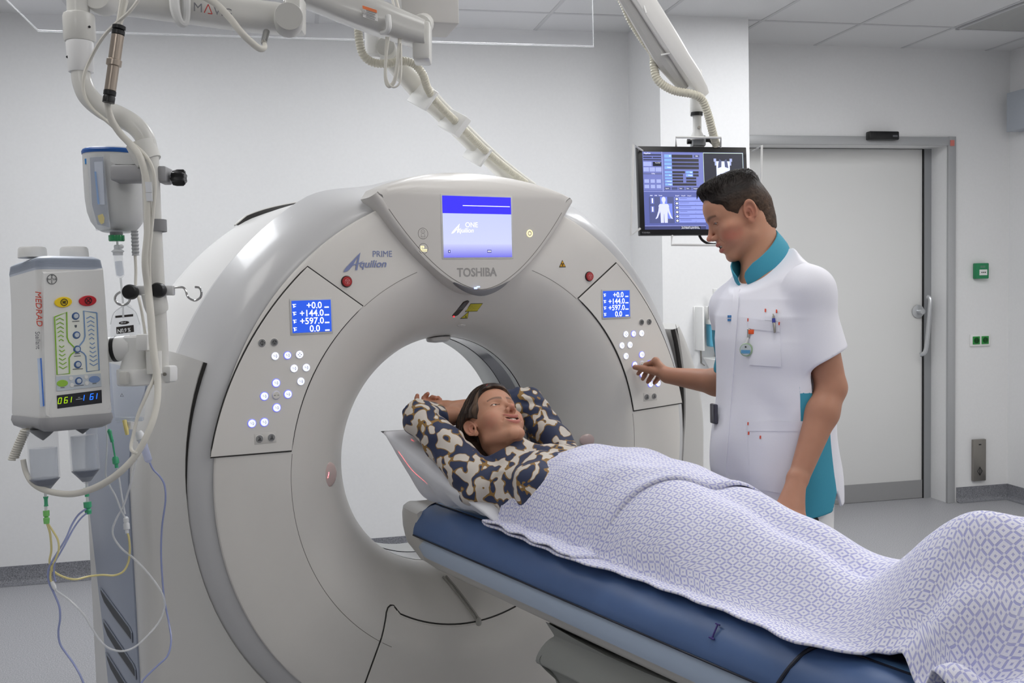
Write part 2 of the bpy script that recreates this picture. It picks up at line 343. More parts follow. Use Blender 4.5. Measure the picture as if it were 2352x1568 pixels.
for z_,h_ in ((zt,.045),(zt-.262,.035)):
    g=G(); g.obox(tn(ntc,pn-.0072,z_),TD,ND,ZD,(.13,.001,h_)); g.build('blue_band',mat('card_blue',rgb(70,150,180),.5),o)
g=G()
for k in range(10): g.obox(tn(ntc-.03,pn-.0072,zt-.065-.014*k),TD,ND,ZD,(.05,.001,.003))
g.build('printed_lines',mat('print_grey',rgb(150,150,150),.6),o)
g=G(); g.obox(tn(ntc-.028,pn-.0072,zt-.045),TD,ND,ZD,(.05,.001,.006)); g.build('heading',mat('print_orange',rgb(230,150,110),.6),o)
# ================================================================ CT scanner gantry (front faces -y, bore centre x=0, z=.995)
ZC=.995
ct=empty('ct_scanner',(0,.2,0),'large beige ring shaped CT scanner with a round bore and blue display screens','scanner')
PROF=[(.391,.03),(.391,.004),(.393,-.012),(.402,-.045),(.420,-.085),(.448,-.125),(.485,-.163),(.53,-.198),(.575,-.224),(.61,-.240),(.635,-.248),(.66,-.25),(.72,-.25),(.80,-.25),(.862,-.25),(.867,-.248),(.869,-.240)]
RIMP=[(.866,-.236),(.872,-.2345),(.880,-.233),(.900,-.224),(.920,-.207),(.940,-.178),(.958,-.140),(.972,-.100),(.981,-.072),(.984,-.060),(.982,-.052),(.974,-.045),(.968,-.02),(.966,.03)]
def ys(r):
    PP=PROF[:-2]+RIMP[1:]
    for i in range(1,len(PP)-1):
        a,b=PP[i],PP[i+1]
        if a[0]<=r<=b[0]: return a[1]+(b[1]-a[1])*(r-a[0])/(b[0]-a[0]+1e-9)
    return -.25
def onf(x,zz,off=0):                      # a point on the front cover, zz above the bore centre
    return np.array([x,ys(math.hypot(x,zz))-off,ZC+zz])
NT=192
rows=[]
for (r,y) in PROF:
    rows.append([(r*math.cos(2*PI*k/NT),y,max(ZC+r*math.sin(2*PI*k/NT),.015)) for k in range(NT)])
g=G(); g.loft(rows,cap=False); g.build('front_cover',BEIGE,ct,ang=50)
rows=[]
def topf(th,r):
    a=abs(((math.degrees(th)-90+180)%360)-180); t=min(max((31-a)/15,0),1); return r*(1-.052*t*t*(3-2*t)*min(1,max(0,(r-.875)/.05)))
for (r,y) in RIMP: rows.append([(topf(2*PI*k/NT,r)*math.cos(2*PI*k/NT),y,max(ZC+topf(2*PI*k/NT,r)*math.sin(2*PI*k/NT),.015)) for k in range(NT)])
g=G(); g.loft(rows,cap=False); g.build('outer_rim',mat('rim_grey',rgb(192,192,193),.34,coat=.25),ct,ang=25)
# bore liner: front edge gap, light strips, dark scan window, rear flare
def ringband(name,m,pr):
    g=G(); g.loft([[(r*math.cos(2*PI*k/NT),y,ZC+r*math.sin(2*PI*k/NT)) for k in range(NT)] for r,y in pr],cap=False); return g.build(name,m,ct,ang=50)
ringband('bore_gap',DARKGAP,[(.397,.028),(.3935,.030),(.3935,.036),(.397,.040)])
LINER=mat('bore_liner',rgb(206,208,206),.3,coat=.2)
ringband('bore_liner',LINER,[(.3905,.036),(.3905,.066)])
ringband('bore_liner',LINER,[(.3905,.170),(.3905,.300),(.42,.36),(.50,.45),(.60,.52)])
m=mat('smoky_window',rgb(62,62,70),.08,coat=.6)
ringband('scan_window',m,[(.3908,.066),(.392,.067),(.392,.169),(.3908,.170)])
# rear drum
g=G(); R2=lambda t:.94+.03*0
rows=[]
for (r,y) in [(.600,.52),(.70,.56),(.90,.66),(.925,.655),(.94,.63),(.948,.55),(.958,.30),(.966,.03)]:
    rows.append([(topf(2*PI*k/NT,r)*math.cos(2*PI*k/NT),y,max(ZC+topf(2*PI*k/NT,r)*math.sin(2*PI*k/NT),.02)) for k in range(NT)])
g.loft(rows,cap=False); g.build('rear_cover',mat('scanner_drum',rgb(222,221,219),.3,coat=.25),ct,ang=50)
# dark air gap on the crown, left of the display dome, under a raised hood
def drumr(y): return .958+(.30-y)*.0296*(1 if y<.3 else 1.35)
n=48; rb=[]; rh=[]
for k in range(n+1):
    u=k/n; th=math.radians(122-29*u); ym=.60-.60*u**.75; hh=.013*min(1,u/.06)*min(1,(1-u)/.25)+.001
    c=lambda rr,y: (topf(th,rr)*math.cos(th),y,ZC+topf(th,rr)*math.sin(th))
    yb=min(ym+.14,.645)
    rb.append([c(drumr(ym)-.002,ym-.004),c(drumr(ym)+hh*.8,ym+.010),c(drumr(ym)+hh,ym+.014)])
    rh.append([c(drumr(ym)+hh-.001,ym+.013),c(drumr(ym)+hh+.003,ym+.017),c(drumr(min(ym+.07,.63))+hh*.8+.003,min(ym+.07,.63)),c(drumr(yb)-.002,yb)])
g=G(); g.grid(np.array(rb)); g.build('air_gap',DARKGAP,ct)
g=G(); g.grid(np.array(rh)); g.build('crown_hood',BEIGE,ct)
# pedestals: the side covers that carry the ring
def rout(th): return .94+.115*abs(math.cos(th))**4
def pedestal(s):
    inner=[];outer=[]
    N=30
    for k in range(N+1):
        th=math.radians(157-(157-(-120+360))*0) if False else math.radians(157+(242-157)*k/N)
        ri=(.972-.044*min(1,k/9.)) if s>0 else (.938-.012*min(1,k/9.)); inner.append((ri*math.cos(th),ZC+ri*math.sin(th)))
    for k in range(N+1):
        u=k/N
        if u<.4: th=math.radians(157+23*u/.4); r=rout(th); p=(r*math.cos(th),ZC+r*math.sin(th))
        else: p=(-1.055,ZC-(ZC-.02)*(u-.4)/.6*1.0)
        outer.append(p)
    inner=[(x,max(z,.02)) for x,z in inner]
    # ordered strips inner->outer, with a rounded front edge
    rows=[]
    for (xi,zi),(xo,zo) in zip(inner,outer):
        P=lambda f,y:(-s*(xi+(xo-xi)*f)*1.0,y,zi+(zo-zi)*f)
        L=math.hypot(xo-xi,zo-zi); e=.028/L
        rows.append([P(0,.25),P(0,-.185),P(.010/L,-.2),P(1-e*1.6,-.2),P(1-e*.9,-.194),P(1-e*.35,-.178),P(1-e*.05,-.150),P(1,-.11),P(1,.60)])
    g=G(); g.grid(np.array(rows)[:, :, :])
    # top cap
    top=rows[0]; g.add(top,[tuple(range(len(top)))])
    sc_=g.build('side_cover',mat('side_cover_grey',rgb(198,197,194),.36,coat=.2),ct,ang=40)
    g=G(); g.tube([(-s*(x-.004*math.cos(i)*0),-.186,z) for i,(x,z) in enumerate(inner)],.0085,8); g.build('seal_or_shade_strip',DARKGAP,sc_)  # dark tube put in as the shade of the crevice beside the rim
    return sc_
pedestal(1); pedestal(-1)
for s in (-1,1):
    X=s*1.056
    zz_=np.concatenate([np.linspace(.03,.98,12),np.linspace(1.02,1.33,10)]); rws=[]
    for z in zz_:
        if z<ZC: xo=1.055
        else:
            xo=1.055
            for _k in range(30): xo=rout(math.atan2(z-ZC,xo)); xo=math.sqrt(max(xo*xo-(z-ZC)**2,.3))
        yf=np.interp(z,[.03,.40,1.06,1.35],[-.10,-.095,-.07,-.06]); yr=np.interp(z,[.03,.45,.86,1.06,1.35],[.30,.40,.555,.58,.585])
        rws.append([(s*(xo-.004),yf,z),(s*(xo+.004),yf+.001,z),(s*(xo+.0055),yf+.006,z),(s*(xo+.0055),(yf+yr)/2,z),(s*(xo+.0055),yr-.006,z),(s*(xo+.004),yr-.001,z),(s*(xo-.004),yr,z)])
    g=G(); g.grid(np.array(rws))
    sp=g.build('side_panel',BLUEGREY,ct)
    for k in range(4):
        dz=-.1*k; dy=-.026*k+.0
        po=[(.405+dy,.612+dz),(.30+dy,.600+dz),(.05+dy,.592+dz),(-.02+dy,.594+dz),(-.055+dy+.004,.562+dz),(.12+dy,.566+dz),(.385+dy,.592+dz)]
        po=[(.405+dy,.612+dz),(-.02+dy,.598+dz),(-.050+dy,.590+dz),(-.053+dy,.562+dz),(.20+dy,.566+dz),(.345+dy,.578+dz),(.395+dy,.598+dz)]
        g=G(); g.prism([(X+s*.006,y,z) for y,z in po],(s*.0025,0,0)); g.mi=1
        c=np.mean(po,0); pi=[(c[0]+(y-c[0])*.93-.004,c[1]+(z-c[1])*.74+.001) for y,z in po]
        g.prism([(X+s*.0085,y,z) for y,z in pi],(s*.001,0,0))
        g.build('vent_slot',[mat('slot_rim',rgb(118,124,136),.4),mat('slot_mesh',rgb(66,68,72),.7,noise=.15,nscale=900)],sp)
# seams
def seamcurve(name,pts,r=.0014,m=SEAM):
    g=G(); g.tube(pts,r,6); return g.build(name,m,ct)
arc=lambda r,a,b,n=60,off=0.0002:[onf(r*math.cos(math.radians(a+(b-a)*k/n)),r*math.sin(math.radians(a+(b-a)*k/n)),off) for k in range(n+1)]
for (a,b) in ((128,109.5),(70.5,52),(172,238),(-58,8)): seamcurve('cover_seam',arc(.646,a,b,60,-.0006),.0012)
lc=[(-.52,-.80),(-.455,-.68),(-.385,-.53),(-.352,-.468),(-.342,-.448)]
cor=[(-.332,-.437),(-.320,-.433),(-.308,-.437)]
ar=[(.548*math.cos(math.radians(t)),.548*math.sin(math.radians(t))) for t in np.linspace(-122,-90,14)]
half=lc+cor+ar
full=half+[(-x,z) for x,z in half[::-1]][1:]
def dense(P,n=8): return [tuple(np.array(P[i])*(1-k/n)+np.array(P[i+1])*k/n) for i in range(len(P)-1) for k in range(n)]+[P[-1]]
full=dense(full); half=dense(half)
seamcurve('lower_cover_gap',[onf(x,z,-.0012) for x,z in full],.0032,DARKGAP)
seamcurve('lower_cover_lip',[onf(x+.006,z-.004,-.001) if x<-.3 else onf(x*1.0,z-.006,-.001) for x,z in half],.0028,BEIGE)
# control panels -------------------------------------------------
PANELM=mat('control_panel_cover',rgb(220,217,212),.4)
GREYB=mat('grey_button',rgb(140,140,140),.45); GLY=mat('button_glyph',rgb(92,88,130),.5); GLYD=mat('button_glyph_dark',rgb(70,70,70),.5)
LIT=mat('lit_button',rgb(240,244,255),.3,emit=rgb(236,240,255),estr=.75)
LITB=mat('lit_button_ring',rgb(120,125,235),.3,emit=rgb(110,116,240),estr=.8)
LITR=mat('pale_button_ring',rgb(205,205,228),.3)
SCRB=mat('lcd_blue',rgb(40,84,205),.3,emit=rgb(40,86,212),estr=.85); SCRT=mat('lcd_white',rgb(240,244,255),.3,emit=rgb(235,240,255),estr=.95)
BTN=[(-.719,.417,'g'),(-.683,.417,'g2'),(-.682,.377,'w'),(-.645,.377,'b'),(-.609,.377,'w4'),(-.627,.338,'w'),(-.590,.338,'w'),(-.608,.299,'w'),(-.682,.300,'B'),(-.718,.265,'B'),(-.683,.265,'u'),(-.648,.265,'B'),(-.683,.229,'B'),(-.757,.191,'B'),(-.721,.191,'B'),(-.737,.145,'p'),(-.702,.145,'p2')]
def disc(g,x,z,r,y,h,n=22): g.lathe((x,y,z),(0,-1,0),[(r,0),(r,h*.7),(r*.93,h)],n)
def control_panel(s):
    P=lambda x,zz,off:(s*x,-.25-off,ZC+zz)          # written for the left panel (x<0)
    th=np.linspace(132.3,173,24); ti=np.linspace(171.2,128.3,20)
    out=[((.853+.030*(k/23.)**1.5)*math.cos(math.radians(t)),(.853+.030*(k/23.)**1.5)*math.sin(math.radians(t))) for k,t in enumerate(th)]
    inn=[(.650*math.cos(math.radians(t)),.650*math.sin(math.radians(t))) for t in ti]
    poly=out+inn
    if s<0: poly=poly[::-1]
    g=G(); g.prism([P(x,z,-.003) for x,z in poly],(0,-.0068,0),.0025); cp=g.build('control_panel',PANELM,ct)
    g=G(); g.tube([P(x,z,.0002) for x,z in poly],.0028,6,closed=True); g.build('panel_gap',DARKGAP,cp)
    Y0=.0038
    # display
    xs=(-.628,-.508); zs=(.441,.530) if s<0 or True else None
    mir=lambda x: x
    cx=-.568; 
    g=G(); g.obox(P(cx,.4865,Y0+.0012),(1,0,0),(0,1,0),(0,0,1),(.130,.0024,.104),.001); d=g.build('display',PLG,cp)
    g=G(); g.obox(P(cx,.4865,Y0+.0026),(1,0,0),(0,1,0),(0,0,1),(.120,.001,.093)); sc=g.build('lcd_screen',SCRB,d)
    L=s*cx*1.0
    x0=s*cx-.06 if s>0 else -cx-.06
    xc=(s*cx)
    for k,(tx,al) in enumerate((('+0.0',.092),('+144.0',.097),('+597.0',.097),('0.0',.084))):
        zz=.5135-.0225*k
        text(tx,.0265,(xc-.060+al,-.25-Y0-.0034,ZC+zz-.004),(1,0,0),(0,0,1),'digits',SCRT,sc,.0002,.0004,align='RIGHT')
    g=G()
    for k in range(4):
        zz=.5135-.0225*k
        g.obox((xc+.0465,-.25-Y0-.0034,ZC+zz-.002),(1,0,0),(0,1,0),(0,0,1),(.014,.0006,.004))
        g.obox((xc-.0525,-.25-Y0-.0034,ZC+zz+.009),(1,0,0),(0,1,0),(0,0,1),(.011,.0006,.0022)); g.obox((xc-.054,-.25-Y0-.0034,ZC+zz+.004),(1,0,0),(0,1,0),(0,0,1),(.003,.0006,.009)); g.obox((xc-.0505,-.25-Y0-.0034,ZC+zz+.003),(1,0,0),(0,1,0),(0,0,1),(.006,.0006,.0022))
    g.build('unit_marks',SCRT,sc)
    for (x,zz,k) in BTN:
        X=s*x; Z=ZC+zz; y=-.25-Y0+.0006
        g=G()
        big=k in 'Bu'
        r=.0128 if big else .0118
        if k[0] in 'gp':
            disc(g,X,Z,.0125,y,.002); g.mi=1; disc(g,X,Z,.0108,y-.0012,.0026); ms=[PANELM,GREYB]
        elif k=='u': disc(g,X,Z,r,y,.0022); g.mi=1; disc(g,X,Z,r*.86,y-.0012,.0028); ms=[LITR,PANELM]
        else:
            disc(g,X,Z,r,y,.0022); g.mi=1; disc(g,X,Z,r*.84 if k in 'Bb' else r*.93,y-.0012,.0028); ms=[LITB if k in 'Bb' else LITR,LIT]
        b=g.build('button',ms,cp)
        g=G(); yy=y-.0046
        bar=lambda dx,dz,w,h: g.obox((X+dx,yy,Z+dz),(1,0,0),(0,1,0),(0,0,1),(w,.0004,h))
        seg=lambda a,c,w=.0006: g.tube([(X+a[0],yy,Z+a[1]),(X+c[0],yy,Z+c[1])],w,5)
        if k=='g':
            q=[(-.007,0),(0,.007),(.007,0),(0,-.007)]
            for i in range(4): seg(q[i],q[(i+1)%4])
            seg((0,.006),(0,-.006)); m=GLYD
        elif k=='g2':
            for i in range(12): a=PI*i/6; seg((.006*math.cos(a),.006*math.sin(a)),(.006*math.cos(a+PI/6),.006*math.sin(a+PI/6)))
            seg((-.004,.003),(.004,.003)); seg((.004,.003),(0,-.004)); seg((0,-.004),(-.004,.003)); m=GLYD
        elif k[0]=='p':
            bar(-.0,.005,.006,.0009); bar(-.002 if k=='p' else .002,.005,.002,.0024); bar(0,-.001,.007,.002); bar(0,-.004,.011,.0022); bar(.001,.0015,.004,.002); m=GLYD
        elif k=='u': bar(-.005,0,.005,.0012); bar(.005,0,.005,.0012); m=GLYD
        elif k=='w4':
            for dx,dz in ((.0045,0),(-.0045,0),(0,.0045),(0,-.0045)): bar(dx,dz,.0024,.0024)
            m=GLY
        else:
            bar(-.002,0,.006,.0006); bar(.003,.003,.0014,.003); bar(.003,-.003,.0014,.003); bar(.0045,-.0005,.002,.0014); bar(-.004,.003,.002,.0012); m=GLY
        g.build('symbol',m,b)
    g=G(); g.obox(P(-.7195,.145,Y0+.0003),(1,0,0),(0,1,0),(0,0,1),(.064,.0012,.031),.0005); g.build('button_tray',mat('button_tray',rgb(206,203,198),.4),cp)
    return cp
control_panel(1); control_panel(-1)
# emergency stops
RED=mat('red_button',rgb(168,34,40),.3,coat=.4); REDL=mat('red_button_line',rgb(226,150,150),.5)
for s in (-1,1):
    X,Z=s*.453,ZC+.585; y=-.25
    g=G(); disc(g,X,Z,.0175,y,.003); e=g.build('emergency_stop_bezel',DARKGAP,ct)
    g=G(); disc(g,X,Z,.0150,y-.002,.006); g.build('push_button',RED,e)
    g=G(); yy=y-.0085
    for i in range(16): a=PI*i/8; g.tube([(X+.008*math.cos(a),yy,Z+.008*math.sin(a)),(X+.008*math.cos(a+PI/8),yy,Z+.008*math.sin(a+PI/8))],.0006,5)
    for a,c in (((-.0055,.0035),(.0055,.0035)),((.0055,.0035),(0,-.006)),((0,-.006),(-.0055,.0035)),((0,.003),(0,-.004))): g.tube([(X+a[0],yy,Z+a[1]),(X+c[0],yy,Z+c[1])],.0007,5)
    g.build('stop_symbol',REDL,e)
# display dome
def domez(x): ax=abs(x)/.372; return .538+.30*ax**1.75 if ax<1 else .838
def dome_outline(k,top):
    pts=[]
    n=40
    for i in range(n+1):
        x=-.372*k+.744*k*i/n; pts.append((x,domez(x/k)*1.0+(1-k)*.30))
    rt=top
    for i in range(1,n):
        x=.372*k-.744*k*i/n; pts.append((x,math.sqrt(rt*rt-x*x)))
    return pts
def rec(z): return .10*max(0,(z-.845)/.10)**2
g=G(); rings=[]
for (k,top,y) in ((1.018,.930,-.205),(1.016,.930,-.240),(1.012,.929,-.258),(1.0,.926,-.270),(.985,.921,-.2775),(.965,.908,-.2792),(.955,.898,-.2785)):
    rings.append([(x,y+rec(z),ZC+z) for x,z in dome_outline(k,top)])
g.loft(rings,cap=False)
inner=rings[-1]; n=41
low=inner[:n]; up=[inner[0]]+inner[n:][::-1]+[inner[n-1]]
def fpt(a,b,u):
    q=np.array(a)*(1-u)+np.array(b)*u; q[1]=-.2785+rec(q[2]-ZC); return q
g.grid(np.array([[fpt(low[i],up[i],u) for u in np.linspace(0,1,24)] for i in range(n)]))
dome=g.build('display_dome',mat('dome_cover',rgb(200,197,193),.38,coat=.15),ct,ang=40)
g=G(); g.tube([(x,-.2789+rec(z),ZC+z) for x,z in dome_outline(.958,.90)[2:39]],.0010,6); g.build('dome_seam',SEAM,dome)
# polished trim in the left recess of the dome
YD=-.2788
g=G(); g.obox((-.010,YD,ZC+.749),(1,0,0),(0,1,0),(0,0,1),(.266,.002,.202),.0008); fr=g.build('screen_bezel',PLG,dome)
def scr(name,x0,x1,z0,z1,m,dy=0):
    g=G(); g.obox(((x0+x1)/2,YD-.0012-dy,ZC+(z0+z1)/2),(1,0,0),(0,1,0),(0,0,1),(x1-x0,.0008,z1-z0)); return g.build(name,m,fr)
scr('screen_header',-.137,.117,.791,.845,mat('screen_blue',rgb(52,44,222),.2,emit=rgb(54,46,226),estr=.9))
m=bpy.data.materials.new('screen_pale'); m.use_nodes=True; nt=m.node_tree; b=nt.nodes['Principled BSDF']; tc=nt.nodes.new('ShaderNodeTexCoord'); sx=nt.nodes.new('ShaderNodeSeparateXYZ'); nt.links.new(tc.outputs['Generated'],sx.inputs[0])
cr=nt.nodes.new('ShaderNodeValToRGB'); e=cr.color_ramp; e.elements[0].position=0; e.elements[0].color=rgb(120,118,240); e.elements[1].position=.30; e.elements[1].color=rgb(208,212,255)
x=e.elements.new(.301); x.color=rgb(214,220,255); x=e.elements.new(1.); x.color=rgb(206,214,255)
nt.links.new(sx.outputs[2],cr.inputs[0]); nt.links.new(cr.outputs[0],b.inputs['Emission Color']); b.inputs['Base Color'].default_value=rgb(20,20,30); b.inputs['Emission Strength'].default_value=.74; b.inputs['Roughness'].default_value=.2
scr('screen_display',-.137,.117,.653,.7905,m)
SW=mat('screen_white',rgb(250,250,255),.3,emit=rgb(250,250,255),estr=1.0); SBL=mat('screen_navy',rgb(40,40,120),.3,emit=rgb(40,44,130),estr=.8)
scr('screen_rule',-.064,.112,.8145,.8165,SW,.0006)
def logo(x0,z0,S,tx,tz,tsize,m,par,y,sx,bold):
    # slanted wordmark with an oversized swooshing first letter
    text('quilion',tsize,(tx,y,ZC+tz),(1,0,0),(0,0,1),'wordmark',m,par,.0002,bold,shear=.26,sx=sx)
    g=G(); q=lambda a,b:(x0+a*S,y,ZC+z0+b*S)
    def blade(pts,dy=0): g.prism([(q(a,b)[0],q(a,b)[1]-dy,q(a,b)[2]) for a,b in pts],(0,-.0003,0))
    blade([(-.42,-.12),(-.36,.02),(-.20,.22),(.88,1.22),(.26,.30),(.02,.04),(-.22,-.08)][::-1])
    blade([(.60,0.0),(.45,0.0),(.70,1.02),(.88,1.22)],.0003)
    blade([(.12,.28),(.10,.36),(.8,.52),(1.15,.66),(.8,.44)][::-1],.0006)
    g.build('initial_mark',m,par)
logo(-.0985,.730,.023,-.0835,.7313,.0205,SW,fr,YD-.0030,1.0,.0)
text('ONE',.0225,(-.0576,YD-.0022,ZC+.748),(1,0,0),(0,0,1),'wordmark',SW,fr,.0002,0)
for X in (-.117,.030):
    g=G(); w=.008 if X<0 else .016
    g.obox((X,YD-.0018,ZC+.672),(1,0,0),(0,1,0),(0,0,1),(w,.0004,.0085)); ic=g.build('screen_icon',SBL,fr)
    g=G()
    for k in range(1 if X<0 else 3): g.obox((X-(.0048 if X>0 else 0)+.0048*k,YD-.0023,ZC+.672),(1,0,0),(0,1,0),(0,0,1),(.0028,.0004,.004))
    g.build('icon_mark',SW,ic)
text('TOSHIBA',.0385,(-.090,YD-.0001,ZC+.593),(1,0,0),(0,0,1),'lettering',mat('grey_lettering',rgb(150,148,146),.4),dome,.0004,.0007,sx=.93)
ICL=mat('icon_line',rgb(96,92,86),.5); ICY=mat('icon_lit',rgb(255,244,190),.3,emit=rgb(255,240,170),estr=1.1); ICR=mat('icon_ring_glow',rgb(226,222,180),.4)
def ringt(g,X,Z,r,y,w,n=24): g.tube([(X+r*math.cos(2*PI*k/n),y,Z+r*math.sin(2*PI*k/n)) for k in range(n)],w,5,closed=True)
yI=YD+.0006
g=G(); ringt(g,-.207,ZC+.727,.017,yI,.0008); ringt(g,-.207,ZC+.733,.0065,yI,.0006,14)
for a,c in (((-.0035,.735),(-.001,.733)),((.0035,.735),(.001,.733)),((-.003,.7295),(.003,.7295)),((-.005,.726),(-.007,.716)),((.005,.726),(.007,.716)),((-.007,.718),(.007,.718)),((-.004,.715),(-.005,.712)),((0,.715),(0,.711)),((.004,.715),(.005,.712))):
    g.tube([(-.207+a[0],yI,ZC+a[1]),(-.207+c[0],yI,ZC+c[1])],.0006,5)
g.build('breath_icon',ICL,dome)
g=G(); ringt(g,-.207,ZC+.681,.016,yI,.0008); g.mi=1
for (dx,dz,w,h) in ((-.0085,0,.0022,.016),(-.003,.007,.009,.0022),(-.003,.002,.009,.0022),(.0010,.0045,.0022,.006),(.0025,-.0035,.020,.0022),(.0025,-.0078,.020,.0018)): g.obox((-.207+dx,yI-.0006,ZC+.681+dz),(1,0,0),(0,1,0),(0,0,1),(w,.0006,h))
g.build('couch_icon',[ICL,ICY],dome)
g=G(); disc(g,.189,ZC+.73,.0155,yI+.001,.0012); g.mi=1; ringt(g,.189,ZC+.73,.0105,yI-.0008,.0018); disc(g,.189,ZC+.73,.0035,yI-.0006,.0012); g.build('ready_light',[ICR,ICY],dome)
# smoked sensor lens under the dome
g=G(); rows=[]
for i in range(21):
    x=-.105+.21*i/20; z=domez(x)+.0165; h=.013*math.sqrt(max(1-(x/.106)**2,.02))
    rows.append([(x,-.2735,ZC+z+h*.5-.012),(x,-.2725,ZC+z-.012),(x,-.264,ZC+z-h-.012)])
g.grid(np.array(rows)-np.array([0,.0105,0])); sl=g.build('sensor_lens',mat('smoked_lens',rgb(120,120,124),.1,coat=.5),dome)
g=G(); g.obox((-.028,-.2862,ZC+.5555),(1,0,0),(0,1,0),(0,0,1),(.012,.001,.006)); g.obox((-.018,-.2862,ZC+.5595),(1,0,0),(0,1,0),(0,0,1),(.012,.001,.004)); g.build('status_light',mat('blue_led',rgb(200,215,255),.3,emit=rgb(190,205,255),estr=1.2),sl)
# product lettering on the ring
LT=mat('blue_lettering',rgb(128,138,178),.45)
logo(-.444,.618,.0435,-.411,.6265,.0305,LT,ct,-.2516,1.08,.00045)
text('PRIME',.0265,(-.3665,-.2508,ZC+.6575),(1,0,0),(0,0,1),'lettering',LT,ct,.0002,0,sx=.95)
# warning stickers
YEL=mat('warning_yellow',rgb(206,196,60),.5); AMB=mat('warning_amber',rgb(214,160,40),.5)
def warn(cx,zz,h,m,y0=None,skew=0):
    pts=[(-.55,-.45),(.55,-.45),(0,.5)]
    def tri(k,off): return [onf(cx+(a+skew*(b))*h*k,zz+b*h*k,off) for a,b in pts]
    g=G(); g.prism(tri(1,.0006),(0,-.0004,0)); t=g.build('warning_label',BLACK,ct)
    g=G(); g.prism(tri(.80,.0012),(0,-.0004,0)); g.build('label_face',m,t)
    g=G()
    c=onf(cx,zz-.08*h,.0018)
    for k in range(3): a=PI/2+2*PI*k/3+PI; g.ell(c+np.array([math.cos(a)*h*.14,0,math.sin(a)*h*.14]),(h*.09,.0003,h*.09),n=10,m=6)
    g.ell(c,(h*.05,.0003,h*.05),n=8,m=5); g.build('label_symbol',BLACK,t)
warn(.34,.630,.026,AMB)
# laser aperture above the bore and its stickers
g=G(); pts=[]
ax0=np.array([-.028,.462]); ax1=np.array([-.001,.516])
rows=[]
for k in range(17):
    u=k/16; c=ax0+(ax1-ax0)*u; e=min(u,1-u)*16; w=.0115*math.sqrt(max(0,1-(1-min(1,e/2.2))**2))+.0006
    rows.append([onf(c[0]-w,c[1],.0006),onf(c[0],c[1],.0016),onf(c[0]+w,c[1],.0006)])
g.grid(np.array(rows)); lw=g.build('laser_window',mat('dark_red_glass',rgb(30,12,16),.08,coat=.5),ct)
g=G(); g.ell(onf(-.029,.463,.003),(.003,.002,.003),n=10,m=6); g.build('laser_diode',mat('laser_red',rgb(255,60,70),.3,emit=rgb(255,50,60),estr=2.),lw)
g=G(); q=lambda a,b,o:onf(.034+a+.35*b,.4905+b,o)
g.prism([q(-.023,-.0135,.0006),q(.023,-.0135,.0006),q(.023,.0135,.0006),q(-.023,.0135,.0006)],(0,-.0004,0)); t=g.build('warning_label',BLACK,ct)
g=G(); g.prism([q(-.0215,-.012,.0011),q(.0215,-.012,.0011),q(.0215,.012,.0011),q(-.0215,.012,.0011)],(0,-.0004,0)); g.build('label_face',YEL,t)
PR=mat('label_print',rgb(96,92,40),.6)
for k,tx in enumerate(('LASER RADIATION','DO NOT STARE INTO BEAM','CLASS 2 LASER PRODUCT')): text(tx,.0052 if k==0 else .0036,q(0,.0045-.0068*k,.0026),(1,0,.0),(.3,0,1),'label_print',PR,t,.0001,align='CENTER')
warn(.018,.4655,.026,YEL,skew=.25)
g=G(); c=onf(.022,.432,.001); g.ell(c,(.017,.004,.007)); g.ell(c+np.array([0,-.004,.001]),(.009,.003,.004)); g.build('microphone',BEIGE2,ct)
# side laser windows
for s in (-1,1):
    g=G(); c=onf(s*.497,.0,.0); n_=np.array([-s*.42,-.90,0]); n_/=np.linalg.norm(n_); u=np.cross(n_,ZD); u/=np.linalg.norm(u)
    if s<0:
        g.ell(c,(.034,.006,.038),np.stack([u,n_,ZD],1),24,10); g.build('side_laser_window',mat('pink_window',rgb(206,184,180),.12,coat=.5),ct)
    else:
        g.ell(c,(.034,.006,.022),np.stack([u,n_,ZD],1),24,10); g.build('side_laser_window',mat('pink_window',rgb(206,184,180),.12,coat=.5),ct)
        g=G(); g.ell(c+np.array([.027,.012,0]),(.008,.012,.021)); g.build('laser_slot',mat('laser_slot_red',rgb(110,10,16),.2,emit=rgb(150,10,20),estr=.4),ct)
# clip at the top of the bore
g=G()
rows=[]
for k in range(21):
    a=math.radians(98-13*k/20); u=abs(k-10)/10; w=math.sqrt(max(1-u**4,.0))
    f=lambda r,y:(r*math.cos(a),y,ZC+r*math.sin(a))
    rows.append([f(.392,-.02*w-.002),f(.392-.012*w,-.026*w),f(.392-.02*w,-.014*w),f(.392-.02*w,.025*w),f(.391,.03*w)])
g.grid(np.array(rows)); g.build('bore_camera_cover',BEIGE2,ct)
# cable guide hanging on the lower funnel
pts=[onf(-.06+.055*u,-.415-.130*u,.004) for u in np.linspace(0,1,10)]
g=G(); g.tube([p-np.array([.006,0,0]) for p in pts],.0035,6); g.tube([p+np.array([.006,0,0]) for p in pts],.0035,6); g.ell(pts[-1]+np.array([0,-.002,-.006]),(.011,.005,.018)); g.build('cable_guide',mat('clear_grey_plastic',rgb(170,168,162),.2),ct)
# hollow on the outer left rim
a=math.radians(127); g=G(); c=np.array([.957*math.cos(a),-.12,ZC+.957*math.sin(a)]); t_=np.array([-math.sin(a),0,math.cos(a)]); rd=np.array([math.cos(a)*.75,-.66,math.sin(a)*.75]); rd/=np.linalg.norm(rd)
g.ell(c,(.028,.016,.004),np.stack([t_,np.cross(rd,t_),rd],1)); g.build('lifting_recess',BEIGE2,ct)
g=G(); g.ell(c+rd*.004-t_*.016,(.008,.006,.004),np.stack([t_,np.cross(rd,t_),rd],1),12,8); g.build('recess_knob',PLG,ct)
